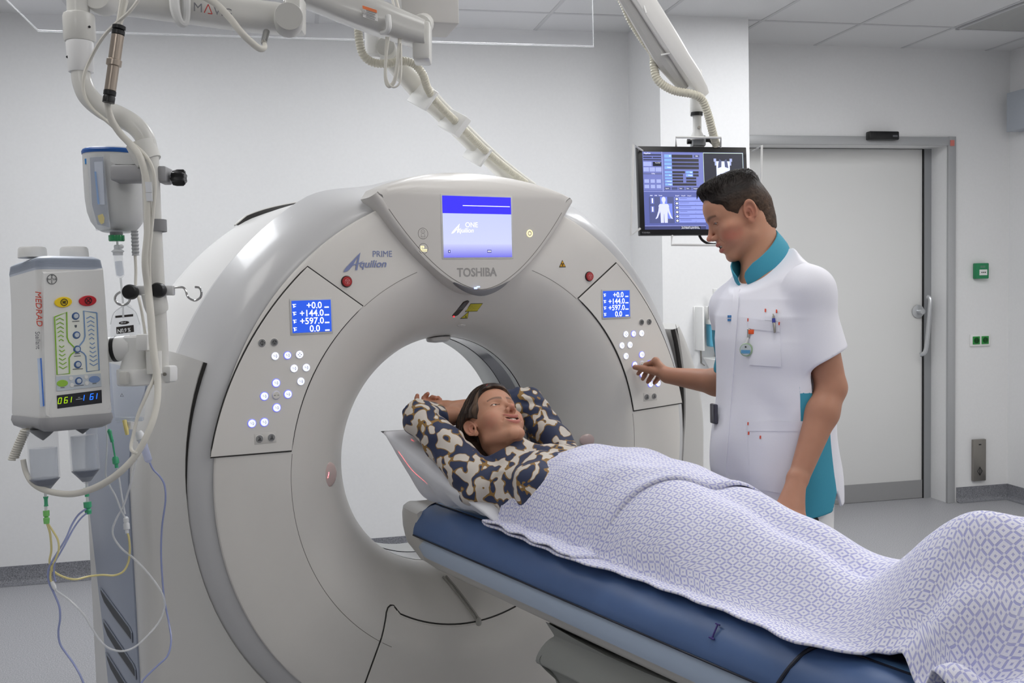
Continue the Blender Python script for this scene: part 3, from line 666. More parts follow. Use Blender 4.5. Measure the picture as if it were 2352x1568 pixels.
# ================================================================ patient table, mattress, pillow, blanket
tb=empty('patient_table',(0,-1.4,0),'long narrow beige scanner table with a pale blue side rail leading into the bore','table')
def zb(y):
    return float(np.interp(y,[-9,-.34,-.29,-.22,-.15,-.11,-.09,-.082,-.080],[.668,.668,.675,.703,.745,.780,.805,.83,.848]))
def wd(y): return float(np.interp(y,[-9,-.30,-.20,-.14,-.105,-.088,-.080],[1,1,.99,.965,.92,.87,.80]))
SEC=[(-.150,.842),(-.195,.850),(-.222,.853),(-.236,.846),(-.241,.825),(-.240,.785),(-.237,.735),(-.226,.700),(-.200,.678),(-.150,.668),(0,.664)]
SEC=SEC+[(-x,z) for x,z in SEC[:-1][::-1]]+[(.10,.815),(.0,.806),(-.10,.815)]
g=G(); YY=[-.080,-.082,-.086,-.092,-.10,-.115,-.135,-.16,-.20,-.25,-.30,-.36]+list(np.linspace(-.5,-2.9,14))
def lip(y,z,x): return z-(.062*sstep0((-y-.235)/.03)*max(0,min(1,(z-.765)/.06))*(1 if abs(x)>.17 else .35) if z>.765 else 0)
def sstep0(t): t=min(max(t,0),1); return t*t*(3-2*t)
YY=sorted(set(YY+[-.235,-.243,-.251,-.259,-.267]),reverse=True)
g.loft([[(x*wd(y),y,max(lip(y,z,x),zb(y))) for i,(x,z) in enumerate(SEC)] for y in YY]); g.build('cradle_shell',mat('table_shell',rgb(196,194,190),.38,coat=.15),tb,ang=40)
RAIL=mat('side_rail_blue_grey',rgb(166,182,204),.28,coat=.4)
for s in (-1,1):
    g=G(); rows=[]
    for k,y in enumerate([-.262,-.268,-.285,-.31]+list(np.linspace(-.4,-2.9,10))):
        f=[.02,.45,.85,1][k] if k<4 else 1
        c=.7475; rows.append([(s*.234,y,c+.0285*f),(s*.240,y,c+.028*f),(s*.2445,y,c+.018*f),(s*.2445,y,c-.014*f),(s*.2415,y,c-.026*f),(s*.232,y,c-.028*f)])
    g.loft(rows); g.build('side_rail',RAIL,tb,ang=50)
# bellows and plinth
BEL=mat('bellows_fabric',rgb(150,152,148),.75,bump=.2,bscale=500)
g=G(); rows=[]
nz=60
def bring(z,k):
    w=.018*math.sin(k*PI*2/15)
    a=.175+w; y0=-.845+w*1.3; y1=-2.62; pts=[]
    for t in np.linspace(0,1,14): pts.append((-a+ (2*a)*t, y0-.02*abs(2*t-1)**4,z))
    for t in np.linspace(0,1,14): pts.append((a,y0+(y1-y0)*t,z+.012*math.sin(k*.8+t*9)))
    for t in np.linspace(0,1,6): pts.append((a-2*a*t,y1,z))
    for t in np.linspace(0,1,14): pts.append((-a-.006*math.sin(t*14+k*.35),y1+(y0-y1)*t,z+.010*math.sin(k*.7+t*8)))
    return pts
for k in range(nz+1): rows.append(bring(.10+.56*k/nz,k))
g.loft(rows); g.build('bellows',BEL,tb,ang=70)
g=G(); g.box((0,-1.75,.05),(.46,1.9,.10),None,.02); g.build('plinth',mat('plinth_grey',rgb(150,150,150),.5),tb)
# mattress with overhanging side flaps
NAVY=mat('mattress_blue',rgb(72,98,142),.42,noise=.05,nscale=9,bump=.25,bscale=22); SKY=mat('mattress_top_blue',rgb(96,136,184),.45,bump=.2,bscale=25); PIPE=mat('navy_piping',rgb(24,28,44),.5)
mt=empty('mattress',(0,-1.4,.84),'dark blue vinyl mattress with overhanging side flaps and black piping','mattress')
g=G()
yy=list(np.linspace(-.235,-2.9,130))
def mwav(y,s): return .0016*math.sin(y*17+s)+.0010*math.sin(y*29+2*s)
for s in (-1,1):
    rows=[]
    for y in yy:
        y2=y
        A=[(.2475+mwav(y,s)*.3,.781),(.2495+mwav(y,s)*.4,.786),(.2455+mwav(y,s)*1.3,.803),(.234+mwav(y,s)*1.3,.829),(.211+mwav(y,s),.853),(.187,.866),(.165,.869),(.165,.845),(.20,.843),(.2445,.79)]
        skew=lambda x:(x-.165)/.08
        rows.append([(s*x,y,z) for x,z in A])
    g.loft(rows)
g.build('side_flap',NAVY,mt,ang=60)
g=G(); rows=[[(-.166,y,.848),(-.166,y,.8705),(-.155,y,.874),(-.10,y,.862),(0,y,.852),(.10,y,.862),(.155,y,.874),(.166,y,.8705),(.166,y,.848),(0,y,.835)] for y in [-.240]+yy[1:]]; g.loft(rows); g.build('cushion',SKY,mt,ang=50)
for s in (-1,1):
    g=G(); g.tube([(s*.2495,y,.7815) for y in yy],.0026,6); g.tube([(s*(.165+.083*t),-.2355,.871-.004*t-.084*t**2.2) for t in np.linspace(0,1,12)],.0022,6); g.build('edge_piping',PIPE,mt)
    g=G(); g.tube([(s*.166,y,.8705) for y in yy],.0024,6); g.build('top_piping',PIPE,mt)
    g=G(); prof=[(.2485,.783),(.2455,.805),(.231,.832),(.207,.857),(.186,.8685),(.16,.8745)]
    g.tube([(s*x,-1.715-.012*k,z) for k,(x,z) in enumerate(prof)][::-1],.0045,8,sub=3); g.build('strap_seam',PIPE,mt)
INK=mat('violet_ink',rgb(58,44,116),.6)
g=G(); c=atPl(1645,1450,(-.231,0,.828),(-.83,0,.55)); u=np.array([.55,0,.83]); v=np.array([0,1.,0]); o_=np.array([-.83,0,.55])*.004
g.tube([c+u*.014+o_,c-u*.016+o_],.0018,6); g.tube([c+u*.0145+v*.006+o_,c+u*.0145-v*.006+o_],.0018,6); g.tube([c-u*.0165+v*.008+o_,c-u*.0165-v*.007+o_],.0020,6); g.build('ink_mark',INK,mt)
# pillow
PILM=mat('pillowcase',rgb(222,223,228),.8,bump=.25,bscale=30)
cA,cB,cC,cD=np.array([-.350,-.235,1.120]),np.array([-.200,-.640,.892]),np.array([.30,-.20,1.09]),np.array([.20,-.64,.89])
def pil(u,v,side):
    b=(cB*(1-u)+cD*u)*(1-v)+(cA*(1-u)+cC*u)*v
    e=max(0,(1-(2*u-1)**2))**.6*max(0,(1-(2*v-1)**2))**.6
    e2=max(0,(1-(2*u-1)**6))*max(0,(1-(2*v-1)**6))
    w=.006*math.sin(u*23+v*9)*e2+.005*math.sin(v*31-u*12)*e2
    if side: return b+np.array([0,-.01,.035])*e+np.array([0,0,w])-np.array([0,0,.07])*math.exp(-((u-.45)/.2)**2-((v-.55)/.3)**2)
    zmin=.888+.012*v
    q=b-np.array([0,.03,1])*((b[2]-zmin)*min(1,e2*1.1+.0)); q[2]=max(q[2],.880)
    q=q+np.array([w,0,w*.5]); return q
g=G(); n=44
tp=np.array([[pil(i/n,j/n,1) for j in range(n+1)] for i in range(n+1)]); bt=np.array([[pil(i/n,j/n,0) for j in range(n+1)] for i in range(n+1)])
g.grid(tp); g.grid(bt)
bmw=G(); bmw=g
pl_o=bmw.build('pillow',PILM,None,ang=180)
bm=bmesh.new(); bm.from_mesh(pl_o.data); bmesh.ops.remove_doubles(bm,verts=bm.verts[:],dist=.0008); bmesh.ops.recalc_face_normals(bm,faces=bm.faces[:]); bm.to_mesh(pl_o.data); bm.free(); pl_o.data.polygons.foreach_set('use_smooth',[True]*len(pl_o.data.polygons))
tag(pl_o,'soft white pillow under the head of the lying person','pillow')
# blanket --------------------------------------------------------
def blanket_mat():
    m=bpy.data.materials.new('blanket_weave'); m.use_nodes=True; nt=m.node_tree; b=nt.nodes['Principled BSDF']; L=nt.links.new
    uv=nt.nodes.new('ShaderNodeUVMap'); uv.uv_map='weave'
    nz=nt.nodes.new('ShaderNodeTexNoise'); nz.inputs['Scale'].default_value=6; L(uv.outputs[0],nz.inputs['Vector'])
    ad=nt.nodes.new('ShaderNodeVectorMath'); ad.operation='MULTIPLY_ADD'; L(nz.outputs['Color'],ad.inputs[0]); ad.inputs[1].default_value=(.012,.012,0); L(uv.outputs[0],ad.inputs[2])
    sc=nt.nodes.new('ShaderNodeVectorMath'); sc.operation='SCALE'; sc.inputs['Scale'].default_value=1/.0185; L(ad.outputs[0],sc.inputs[0])
    fr=nt.nodes.new('ShaderNodeVectorMath'); fr.operation='FRACTION'; L(sc.outputs[0],fr.inputs[0])
    su=nt.nodes.new('ShaderNodeVectorMath'); su.operation='SUBTRACT'; su.inputs[1].default_value=(.5,.5,0); L(fr.outputs[0],su.inputs[0])
    ab=nt.nodes.new('ShaderNodeVectorMath'); ab.operation='ABSOLUTE'; L(su.outputs[0],ab.inputs[0])
    se=nt.nodes.new('ShaderNodeSeparateXYZ'); L(ab.outputs[0],se.inputs[0])
    def M(op,a,c=None,clamp=False):
        n=nt.nodes.new('ShaderNodeMath'); n.operation=op; n.use_clamp=clamp
        for i,x in enumerate((a,c)):
            if x is None: continue
            if isinstance(x,(int,float)): n.inputs[i].default_value=x
            else: L(x,n.inputs[i])
        return n.outputs[0]
    x,y=se.outputs[0],se.outputs[1]; mx=M('MAXIMUM',x,y); mn=M('MINIMUM',x,y)
    def step(v,e,w): 
        r=nt.nodes.new('ShaderNodeMapRange'); r.interpolation_type='SMOOTHSTEP'; L(v,r.inputs[0]); r.inputs[1].default_value=e-w; r.inputs[2].default_value=e+w; return r.outputs[0]
    line=M('MULTIPLY',step(mx,.385,.035),M('SUBTRACT',1.,step(mn,.375,.045)))
    dot=M('SUBTRACT',1.,step(mx,.105,.035))
    pat=M('ADD',line,dot,True)
    n2=nt.nodes.new('ShaderNodeTexNoise'); n2.inputs['Scale'].default_value=40; L(uv.outputs[0],n2.inputs['Vector'])
    pat2=M('MULTIPLY',pat,M('MULTIPLY_ADD',n2.outputs['Fac'],.9))
    mixn=nt.nodes.new('ShaderNodeMix'); mixn.data_type='RGBA'; mixn.inputs[6].default_value=rgb(226,226,238); mixn.inputs[7].default_value=rgb(172,174,217); L(pat2,mixn.inputs[0]); L(mixn.outputs[2],b.inputs['Base Color'])
    b.inputs['Roughness'].default_value=.9; b.inputs['Sheen Weight'].default_value=.15
    wv=nt.nodes.new('ShaderNodeTexNoise'); wv.inputs['Scale'].default_value=500; L(uv.outputs[0],wv.inputs['Vector'])
    hh=M('ADD',M('MULTIPLY',pat,-.55),M('MULTIPLY',wv.outputs['Fac'],.5))
    bp=nt.nodes.new('ShaderNodeBump'); bp.inputs['Strength'].default_value=.5; bp.inputs['Distance'].default_value=.0018; L(hh,bp.inputs['Height']); L(bp.outputs[0],b.inputs['Normal'])
    return m
PY=[-.45,-.62,-.70,-.85,-.99,-1.12,-1.25,-1.39,-1.50,-1.60,-1.69,-1.76,-1.80,-1.84,-1.90,-1.955,-2.005,-2.06,-2.10,-2.14,-2.18,-2.24,-2.4,-2.9]
PH=[1.035,1.058,1.068,1.082,1.089,1.078,1.062,1.043,1.021,1.000,.977,.974,.990,1.018,1.070,1.108,1.127,1.127,1.105,1.05,.99,.94,.915,.90]
from bisect import bisect
def body_top(y):
    ys_=[-a for a in PY]; t=-y; i=min(max(bisect(ys_,t)-1,0),len(ys_)-2); u=(t-ys_[i])/(ys_[i+1]-ys_[i]); u=min(max(u,0),1)
    p=[PH[max(i-1,0)],PH[i],PH[i+1],PH[min(i+2,len(PH)-1)]]
    return .5*(2*p[1]+(-p[0]+p[2])*u+(2*p[0]-5*p[1]+4*p[2]-p[3])*u*u+(-p[0]+3*p[1]-3*p[2]+p[3])*u**3)
def sstep(t): t=min(max(t,0),1); return t*t*(3-2*t)
def bl_z(x,y):
    top=body_top(y); base=.876
    feet=sstep((-y-1.78)/.22)*(1-sstep((-y-2.12)/.1))
    cx=.02*(1-feet)+0*feet
    ax=abs(x-cx)
    wtop=.045+.02*feet; wbot=.198
    t=min(ax/(wbot if x<cx else .25),1); lo_=sstep((-y-1.25)/.35)
    full=max(0,1-t**2.6)**.75; slim=(1-sstep((t-.12)/.88))**.8
    s=full*(1-lo_)+slim*lo_
    # two legs with a valley between them
    leg=sstep((-y-1.15)/.3)*(1-feet)
    val=-.028*leg*math.exp(-((x-.02)/.035)**2)
    z=base+(top-base)*s+val*s
    # cradle of the lap: the knee-to-foot slope catches on the near side
    w=.006*math.sin(9*y+22*x)*s+.004*math.sin(31*y-17*x+1.)*s*(1-.5*feet)
    k=sstep((-y-1.55)/.3)*(1-feet*.4)
    w+=.012*k*s*math.sin(26*(y*.75-x*.9)+.6)
    w+=.010*feet*s*math.sin(34*x+11*y)
    if x>.235:
        d=x-.235; z=min(z,.872-1.9*d)
    # bunched folds at the near corner by the feet
    bn=sstep((-y-1.90)/.10)*sstep((-x-.02)/.16)
    z+=bn*(.022+.020*math.sin(60*x+26*y)+.014*math.sin(47*y-21*x))
    return z+w
def hem_x(y):
    return float(np.interp(-y,[.55,.62,1.05,1.21,1.39,1.6,1.76,1.83,1.88,1.95,2.05,2.3,2.9],[-.213,-.216,-.240,-.216,-.215,-.216,-.238,-.205,-.175,-.18,-.245,-.29,-.30]))+.004*math.sin(y*52)
def U(x): return float(np.interp(x,[-.25,-.215,-.148,-.076,0,.09,.141,.22,.34],[-.60,-.617,-.650,-.692,-.745,-.80,-.85,-.90,-.95]))
def Fh(x): return float(np.interp(x,[-.25,-.243,-.176,-.141,-.104,-.05,.016,.1,.2,.34],[-1.045,-1.05,-1.105,-1.123,-1.15,-1.21,-1.285,-1.33,-1.33,-1.30]))
nxb=96; colsx=np.linspace(0,1,nxb)
def col(u):
    """one strip of the blanket from the flap hem, up over the fold and down to the feet"""
    pts=[]
    def X(y): return hem_x(y)*(1-u)+.33*u
    xm=X(-1.0); y1=Fh(X(-1.1)); y0=U(X(-.65))
    for k in range(30):
        y=y1+(y0-y1)*k/29; x=X(y); pts.append((x,y,bl_z(x,y)+.022-.003*math.sin(k*.7+u*20)-(.006 if k==0 else 0)))
    for a in np.linspace(0,PI,7)[1:-1]:
        x=X(y0); pts.append((x,y0+.012*math.sin(a),bl_z(x,y0)+.008+.014*(1+math.cos(a))/2))
    for k in range(190):
        y=y0+(-2.75-y0)*k/189; x=X(y); pts.append((x,y,bl_z(x,y)+.006))
    return pts
A=np.array([col(u) for u in colsx]); nb=A.shape[1]
# arc-length coordinates for the weave
du=np.linalg.norm(np.diff(A,axis=0),axis=2).mean(1); uu=np.concatenate([[0],np.cumsum(du)]); dv=np.linalg.norm(np.diff(A,axis=1),axis=2).mean(0); vv=np.concatenate([[0],np.cumsum(dv)])
UU=np.concatenate([np.zeros((1,nb)),np.cumsum(np.linalg.norm(np.diff(A,axis=0),axis=2),0)]); VV=np.concatenate([np.zeros((nxb,1)),np.cumsum(np.linalg.norm(np.diff(A,axis=1),axis=2),1)],1)
UU=.55*UU+.45*uu[:,None]; VV=.4*VV+.6*vv[None]
g=G(); g.grid(A); me_o=g.build('blanket',blanket_mat(),None,ang=180,fix=True)
me=me_o.data; uvl=me.uv_layers.new(name='weave'); li=np.empty(len(me.loops),np.int32); me.loops.foreach_get('vertex_index',li)
uvl.data.foreach_set('uv',np.stack([UU.ravel()[li],VV.ravel()[li]],1).astype(np.float32).ravel())
sm_=me_o.modifiers.new('thickness','SOLIDIFY'); sm_.thickness=.005; sm_.offset=1
tag(me_o,'pale lilac woven blanket with a square pattern covering the lying person','blanket')
# ================================================================ distance-field modelling for bodies and cloth
def smin(a,b,k):
    h=np.clip(.5+.5*(b-a)/k,0,1); return b*(1-h)+a*h-k*h*(1-h)
def smax(a,b,k): return -smin(-a,-b,k)
def d_ell(p,c,r,R=None):
    q=p-np.array(c,float)
    if R is not None: q=q@np.array(R,float)
    r=np.array(r,float); k0=np.sqrt(((q/r)**2).sum(1))+1e-9; k1=np.sqrt(((q/(r*r))**2).sum(1))+1e-9
    return k0*(k0-1)/k1
def d_cone(p,a,b,ra,rb):
    a=np.array(a,float);b=np.array(b,float); ab=b-a; pa=p-a; t=np.clip((pa@ab)/(ab@ab+1e-12),0,1)
    return np.sqrt(((pa-t[:,None]*ab)**2).sum(1))-(ra+(rb-ra)*t)
def d_chain(p,pts,rs,k=.01):
    d=None
    for i in range(len(pts)-1):
        e=d_cone(p,pts[i],pts[i+1],rs[i],rs[i+1]); d=e if d is None else smin(d,e,k)
    return d
def d_fcone(p,a,b,ra,rb,n,flat):
    """tapered capsule flattened along direction n by factor flat"""
    a=np.array(a,float);b=np.array(b,float);n=np.array(n,float);n/=np.linalg.norm(n)
    s=lambda q:q+(np.outer(q@n,n) if q.ndim>1 else n*(q@n))*(1/flat-1)
    return d_cone(s(p),s(a),s(b),ra,rb)*flat
Q=1.0
def local(p,c,r,fn,core):
    """fn near c, a cheap far distance elsewhere"""
    dd=np.sqrt(((p-c)**2).sum(1)); d=dd-core; k=dd<r
    if k.any(): d[k]=fn(p[k])
    return d
def vnoise(p,seed=0):
    """smooth value noise in -1..1"""
    i=np.floor(p).astype(np.int64); f=p-i; f=f*f*(3-2*f); out=0
    def h(x,y,z):
        n=(x*374761393+y*668265263+z*2147483647+seed*1274126177)&0xffffffff
        n=((n^(n>>13))*1274126177)&0xffffffff; n=(n^(n>>16))&0xffff
        return n/32767.5-1
    for dx in (0,1):
        for dy in (0,1):
            for dz in (0,1):
                w=(f[:,0] if dx else 1-f[:,0])*(f[:,1] if dy else 1-f[:,1])*(f[:,2] if dz else 1-f[:,2])
                out=out+w*h(i[:,0]+dx,i[:,1]+dy,i[:,2]+dz)
    return out
def fbm(p,seed=0,o=2): return sum(vnoise(p*(2**k),seed+k)*.5**k for k in range(o))
def mesh_sdf(f,lo,hi,h,clip=None,newton=2,margin=1.35):
    """sparse surface nets: returns vertices, quads"""
    h=h*Q; NB=8; lo=np.array(lo,float); hi=np.array(hi,float); B=h*NB
    n=np.ceil((hi-lo)/B).astype(int)
    # two-level block culling
    S=4; n2=np.ceil(n/S).astype(int)
    I=np.stack(np.meshgrid(*[np.arange(k) for k in n2],indexing='ij'),-1).reshape(-1,3)
    d=f(lo+(I+.5)*B*S); I=I[np.abs(d)<B*S*.87*margin+.01]
    sub=np.stack(np.meshgrid(*[np.arange(S)]*3,indexing='ij'),-1).reshape(-1,3)
    I=(I[:,None,:]*S+sub[None]).reshape(-1,3); I=I[(I<n).all(1)]
    d=f(lo+(I+.5)*B); I=I[np.abs(d)<B*.87*margin+.004]
    off=np.stack(np.meshgrid(*[np.arange(NB+1)]*3,indexing='ij'),-1).reshape(-1,3)
    V=[];K=[];Eg=[]
    big=np.array([1<<40,1<<20,1],np.int64)
    for s in range(0,len(I),400):
        J=I[s:s+400]; P=(lo+(J[:,None,:]*NB+off[None])*h); D=f(P.reshape(-1,3)).reshape(len(J),NB+1,NB+1,NB+1)
        ins=D<0
        c=[ins[:,a:NB+a,b:NB+b,e:NB+e] for a in (0,1) for b in (0,1) for e in (0,1)]
        sm=sum(x.astype(int) for x in c); act=(sm>0)&(sm<8)
        w=np.argwhere(act)
        if len(w)==0: continue
        b0,i,j,k=w.T
        vals={(a,b,e):D[b0,i+a,j+b,k+e] for a in (0,1) for b in (0,1) for e in (0,1)}
        acc=np.zeros((len(w),3));cnt=np.zeros(len(w))
        for ax in range(3):
            for u in (0,1):
                for v in (0,1):
                    A=[u,v];A.insert(ax,0);Bc=[u,v];Bc.insert(ax,1)
                    va=vals[tuple(A)];vb=vals[tuple(Bc)]; cr=(va<0)!=(vb<0)
                    t=va/(va-vb+1e-20); q=np.tile(np.array(A,float),(len(w),1)); q[:,ax]=t
                    acc[cr]+=q[cr];cnt[cr]+=1
        g=J[b0]*NB+np.stack([i,j,k],1)
        V.append(lo+(g+acc/cnt[:,None])*h);K.append(g@big)
        for ax in range(3):
            o=[0,0,0];o[ax]=1; va=vals[(0,0,0)];vb=vals[tuple(o)]; cr=(va<0)!=(vb<0)
            if cr.any(): Eg.append(np.column_stack([g[cr],np.full(cr.sum(),ax),(va[cr]<0).astype(int)]))
    V=np.concatenate(V);K=np.concatenate(K);Eg=np.concatenate(Eg)
    so=np.argsort(K);Ks=K[so]
    def look(g):
        k=g@big; i=np.searchsorted(Ks,k); i=np.clip(i,0,len(Ks)-1); return np.where(Ks[i]==k,so[i],-1)
    F=[]
    for ax in range(3):
        e=Eg[Eg[:,3]==ax]; g=e[:,:3]; a=np.zeros(3,int);b=np.zeros(3,int);a[(ax+1)%3]=1;b[(ax+2)%3]=1
        q=np.stack([look(g-a-b),look(g-b),look(g),look(g-a)],1)
        flip=e[:,4]==0; q[flip]=q[flip][:,::-1]; F.append(q[(q>=0).all(1)])
    F=np.concatenate(F)
    for _ in range(newton):
        e=h*.4; d0=f(V); gr=np.stack([(f(V+np.eye(3)[k]*e)-f(V-np.eye(3)[k]*e))/(2*e) for k in range(3)],1)
        V=V-gr*(np.clip(d0,-h,h)/(np.maximum((gr**2).sum(1),.25)))[:,None]
    if clip is not None:
        keep=clip(V); F=F[keep[F].all(1)]
    used=np.unique(F); m=np.full(len(V),-1); m[used]=np.arange(len(used)); return V[used],m[F]
def np_object(name,parts,mats,parent=None,attrs=None,fattrs=None,uvs=None):
    """parts: list of (V,F,material index); attrs: colour function(V); fattrs: {name: function(V)}"""
    vs=[];fs=[];ms=[];b=0
    for V,F,mi in parts: vs.append(V);fs.append(np.asarray(F)+b);ms.append(np.full(len(F),mi));b+=len(V)
    V=np.concatenate(vs); me=bpy.data.meshes.new(name)
    nf=sum(len(f) for f in fs); loops=np.concatenate([f.ravel() for f in fs]).astype(np.int32); per=np.concatenate([np.full(len(f),f.shape[1]) for f in fs])
    me.vertices.add(len(V)); me.vertices.foreach_set('co',V.astype(np.float32).ravel())
    me.loops.add(len(loops)); me.loops.foreach_set('vertex_index',loops)
    me.polygons.add(nf); st=np.concatenate([[0],np.cumsum(per)[:-1]]).astype(np.int32); me.polygons.foreach_set('loop_start',st)
    me.polygons.foreach_set('material_index',np.concatenate(ms).astype(np.int32)); me.polygons.foreach_set('use_smooth',np.ones(nf,bool))
    if attrs is not None:
        c=attrs(V); a=me.attributes.new('Col','FLOAT_COLOR','POINT'); a.data.foreach_set('color',np.column_stack([c,np.ones(len(V))]).astype(np.float32).ravel())
    for k,fn in (fattrs or {}).items():
        a=me.attributes.new(k,'FLOAT','POINT'); a.data.foreach_set('value',fn(V).astype(np.float32))
    for m in (mats if isinstance(mats,(list,tuple)) else [mats]): me.materials.append(m)
    me.update(calc_edges=True); me.validate()
    o=bpy.data.objects.new(name,me); link(o,parent); return o
def tuck(f,V,k,depth=.0014,zones=()):
    """pull the vertices k a little inside the field"""
    V=V.copy()
    w=np.zeros(len(V))
    for c,r0,r1 in zones: w=np.maximum(w,np.clip((r1-np.sqrt(((V-c)**2).sum(1)))/(r1-r0),0,1))
    if not zones: w=k*1.
    k=w>0
    if k.any(): V[k]-=grad(f,V[k])*(depth*w[k])[:,None]
    return V
def march(f,px,py,d0,d1,n=70):
    """first hit of the pixel's ray with a field, between view distances d0..d1"""
    D=np.linspace(d0,d1,n); P=CAM+ray(px,py)[None]*D[:,None]; v=f(P); i=np.argmax(v<0)
    if v[i]>=0: return None
    a,b=D[max(i-1,0)],D[i]
    for _ in range(14):
        m=(a+b)/2
        if f((CAM+ray(px,py)*m)[None])[0]<0: b=m
        else: a=m
    return CAM+ray(px,py)*b
def grad(f,P,e=.0015):
    P=np.atleast_2d(P); g=np.stack([f(P+np.eye(3)[k]*e)-f(P-np.eye(3)[k]*e) for k in range(3)],1); return g/(np.linalg.norm(g,axis=1)[:,None]+1e-9)
def patch(f,quad,d0,d1,nu,nv,off=.002,thick=.0015):
    """a cloth patch lying on a field, outlined by four pixels (clockwise); returns a G"""
    q=[np.array(c,float) for c in quad]; A=np.full((nu+1,nv+1,3),np.nan)
    for i in range(nu+1):
        for j in range(nv+1):
            u=i/nu;v=j/nv; c=(q[0]*(1-u)+q[1]*u)*(1-v)+(q[3]*(1-u)+q[2]*u)*v
            h=march(f,c[0],c[1],d0,d1)
            if h is not None: A[i,j]=h
    if np.isnan(A).any():
        ok=~np.isnan(A[...,0]); idx=np.argwhere(ok)
        for i,j in np.argwhere(~ok): k=idx[((idx-[i,j])**2).sum(1).argmin()]; A[i,j]=A[tuple(k)]
    N=grad(f,A.reshape(-1,3)).reshape(A.shape); g=G(); top=A+N*(off+thick); bot=A+N*(off-.002)
    g.grid(top)
    e=[(i,0) for i in range(nu+1)]+[(nu,j) for j in range(1,nv+1)]+[(i,nv) for i in range(nu-1,-1,-1)]+[(0,j) for j in range(nv-1,0,-1)]
    g.loft([[top[k] for k in e],[bot[k] for k in e]],cap=False); return g
# ---------------------------------------------------------------- heads: local axes x = person's right, y = forward, z = up, origin between the ears
def head_field(q,k):
    """k: dict of shape options; q: local points (N,3)"""
    x=np.abs(q[:,0]); p=np.column_stack([x,q[:,1],q[:,2]]); s=k.get
    d=d_ell(p,(0,-.006,.046),(.0755,.096,.080))
    d=smin(d,d_ell(p,(0,.034,-.012),(.062,.060,.086)),.030)
    d=smin(d,d_ell(p,(0,.048,.058),(.058,.047,.050)),.02)                        # forehead
    d=smin(d,d_cone(p,(.047,.006,-.056),(.016,.076+s('chin',0),-.092),.0145,.015),.028)    # jaw
    d=smin(d,d_ell(p,(0,.079+s('chin',0),-.092),(.019,.0165,.0165)),.016)
    d=smin(d,d_ell(p,(.049,.050,-.010),(.021,.027,.017)),.020)                   # cheekbone
    d=smin(d,d_ell(p,(.034,.062,-.034),(.024,.024,.026)),.018)                   # cheek
    d=smin(d,d_ell(p,(0,.078,-.050),(.030,.0235,.026)),.014)                     # muzzle
    d=smin(d,d_cone(p,(.010,.0865,.037),(.044,.071,.040),.0085,.0075),.012)      # brow ridge
    d=smax(d,-d_ell(p,(.0315,.1005,.019),(.0185,.0185,.0125)),.010)              # eye socket
    lid=d_ell(p,(.0315,.0735,.0195),(.0152,.0140,.0128))
    op=s('lid',.0040)
    lid=smax(lid,-d_ell(p,(.0315,.094,.0192+s('lidz',0)),(.0128,.017,op)),.0012)
    d=smin(d,lid,.003)
    d=smax(d,-d_ell(p,(.0315,.092,.0192+s('lidz',0)),(.0122,.014,op*.92)),.001)
    # nose
    n=d_cone(p,(0,.0885,.026),(0,.1085,-.010),.0066,.0078)
    n=smin(n,d_ell(p,(0,.1128,-.0155),(.0098,.0112,.0088)),.007)
    n=smin(n,d_ell(p,(.0125,.1010,-.0195),(.0072,.0105,.0078)),.005)
    d=smin(d,n,.0085)
    d=smax(d,-d_ell(p,(.0068,.1085,-.0265),(.0040,.0062,.0046)),.002)
    d=smax(d,-d_cone(p,(.021,.1000,-.019),(.0350,.0850,-.046),.0004,.0008),.008)  # smile line
    # mouth
    sm=s('smile',0); cz=-.0515+sm*np.clip(x/.026,0,1.3)**2*.011
    qx=np.column_stack([x,q[:,1],q[:,2]-cz-.0515])
    w=.0235*(1+.18*sm)
    lt=s('lips',1.); up=d_ell(qx,(0,.0915,-.0440+s('open',0)*.25),(w,.0140,.0066*lt)); lo=d_ell(qx,(0,.0895,-.0600-s('open',0)*.75),(w*.88,.0135,.0076*lt))
    d=smin(d,up,.006); d=smin(d,lo,.006)
    d=smax(d,-d_ell(qx,(0,.0990,-.0512-s('open',0)*.25),(w*(.93),.020,.0013+s('open',0)*.55)),.0022)
    if s('creases',0):
        for a,b in (((.0505,.066,.022),(.0625,.048,.030)),((.0505,.066,.017),(.064,.047,.016)),((.049,.067,.012),(.062,.050,.003)),((.0445,.0755,-.004),(.0475,.068,-.036)),((.0525,.066,-.004),(.0545,.058,-.038))): d=smax(d,-d_cone(p,a,b,.0002,.0002),.0026)
    # ear
    E=s('ear',1.)
    ea=np.array([[math.cos(.42),-math.sin(.42),0],[math.sin(.42),math.cos(.42),0],[0,0,1]]); tl=np.array([[1,0,0],[0,math.cos(.22),-math.sin(.22)],[0,math.sin(.22),math.cos(.22)]]); Re=ea@tl
    c=np.array([.0765,-.016,.004]); e=(p-c)@Re
    out=np.sqrt((e[:,1]/(.0185*E))**2+((e[:,2]-.004)/(.0315*E))**2)
    sh=np.maximum(np.abs(e[:,0]-.004*out)-.0022,(out-1)*.0165)
    rim=np.sqrt((e[:,0]-.0055)**2+((out-.90)*.0185)**2)-.0032
    rim=np.maximum(rim,-(e[:,2]+.016))                                          # no rim along the lobe
    anti=np.sqrt((e[:,0]-.004)**2+((np.sqrt(((e[:,1]-.004)/.0105)**2+((e[:,2]+.004)/.0185)**2)-.95)*.0125)**2)-.0024
    lobe=d_ell(e,(.002,.004,-.0265),(.0055,.0085,.0095))
    trg=d_ell(e,(.003,.0155,-.004),(.004,.0045,.007))
    er=smin(smin(smin(smin(sh,rim,.003),anti,.0025),lobe,.004),trg,.003)
    er=smax(er,-d_ell(e,(.006,.008,-.005),(.006,.0065,.0085)),.002)
    d=smin(d,er,.006)
    return d
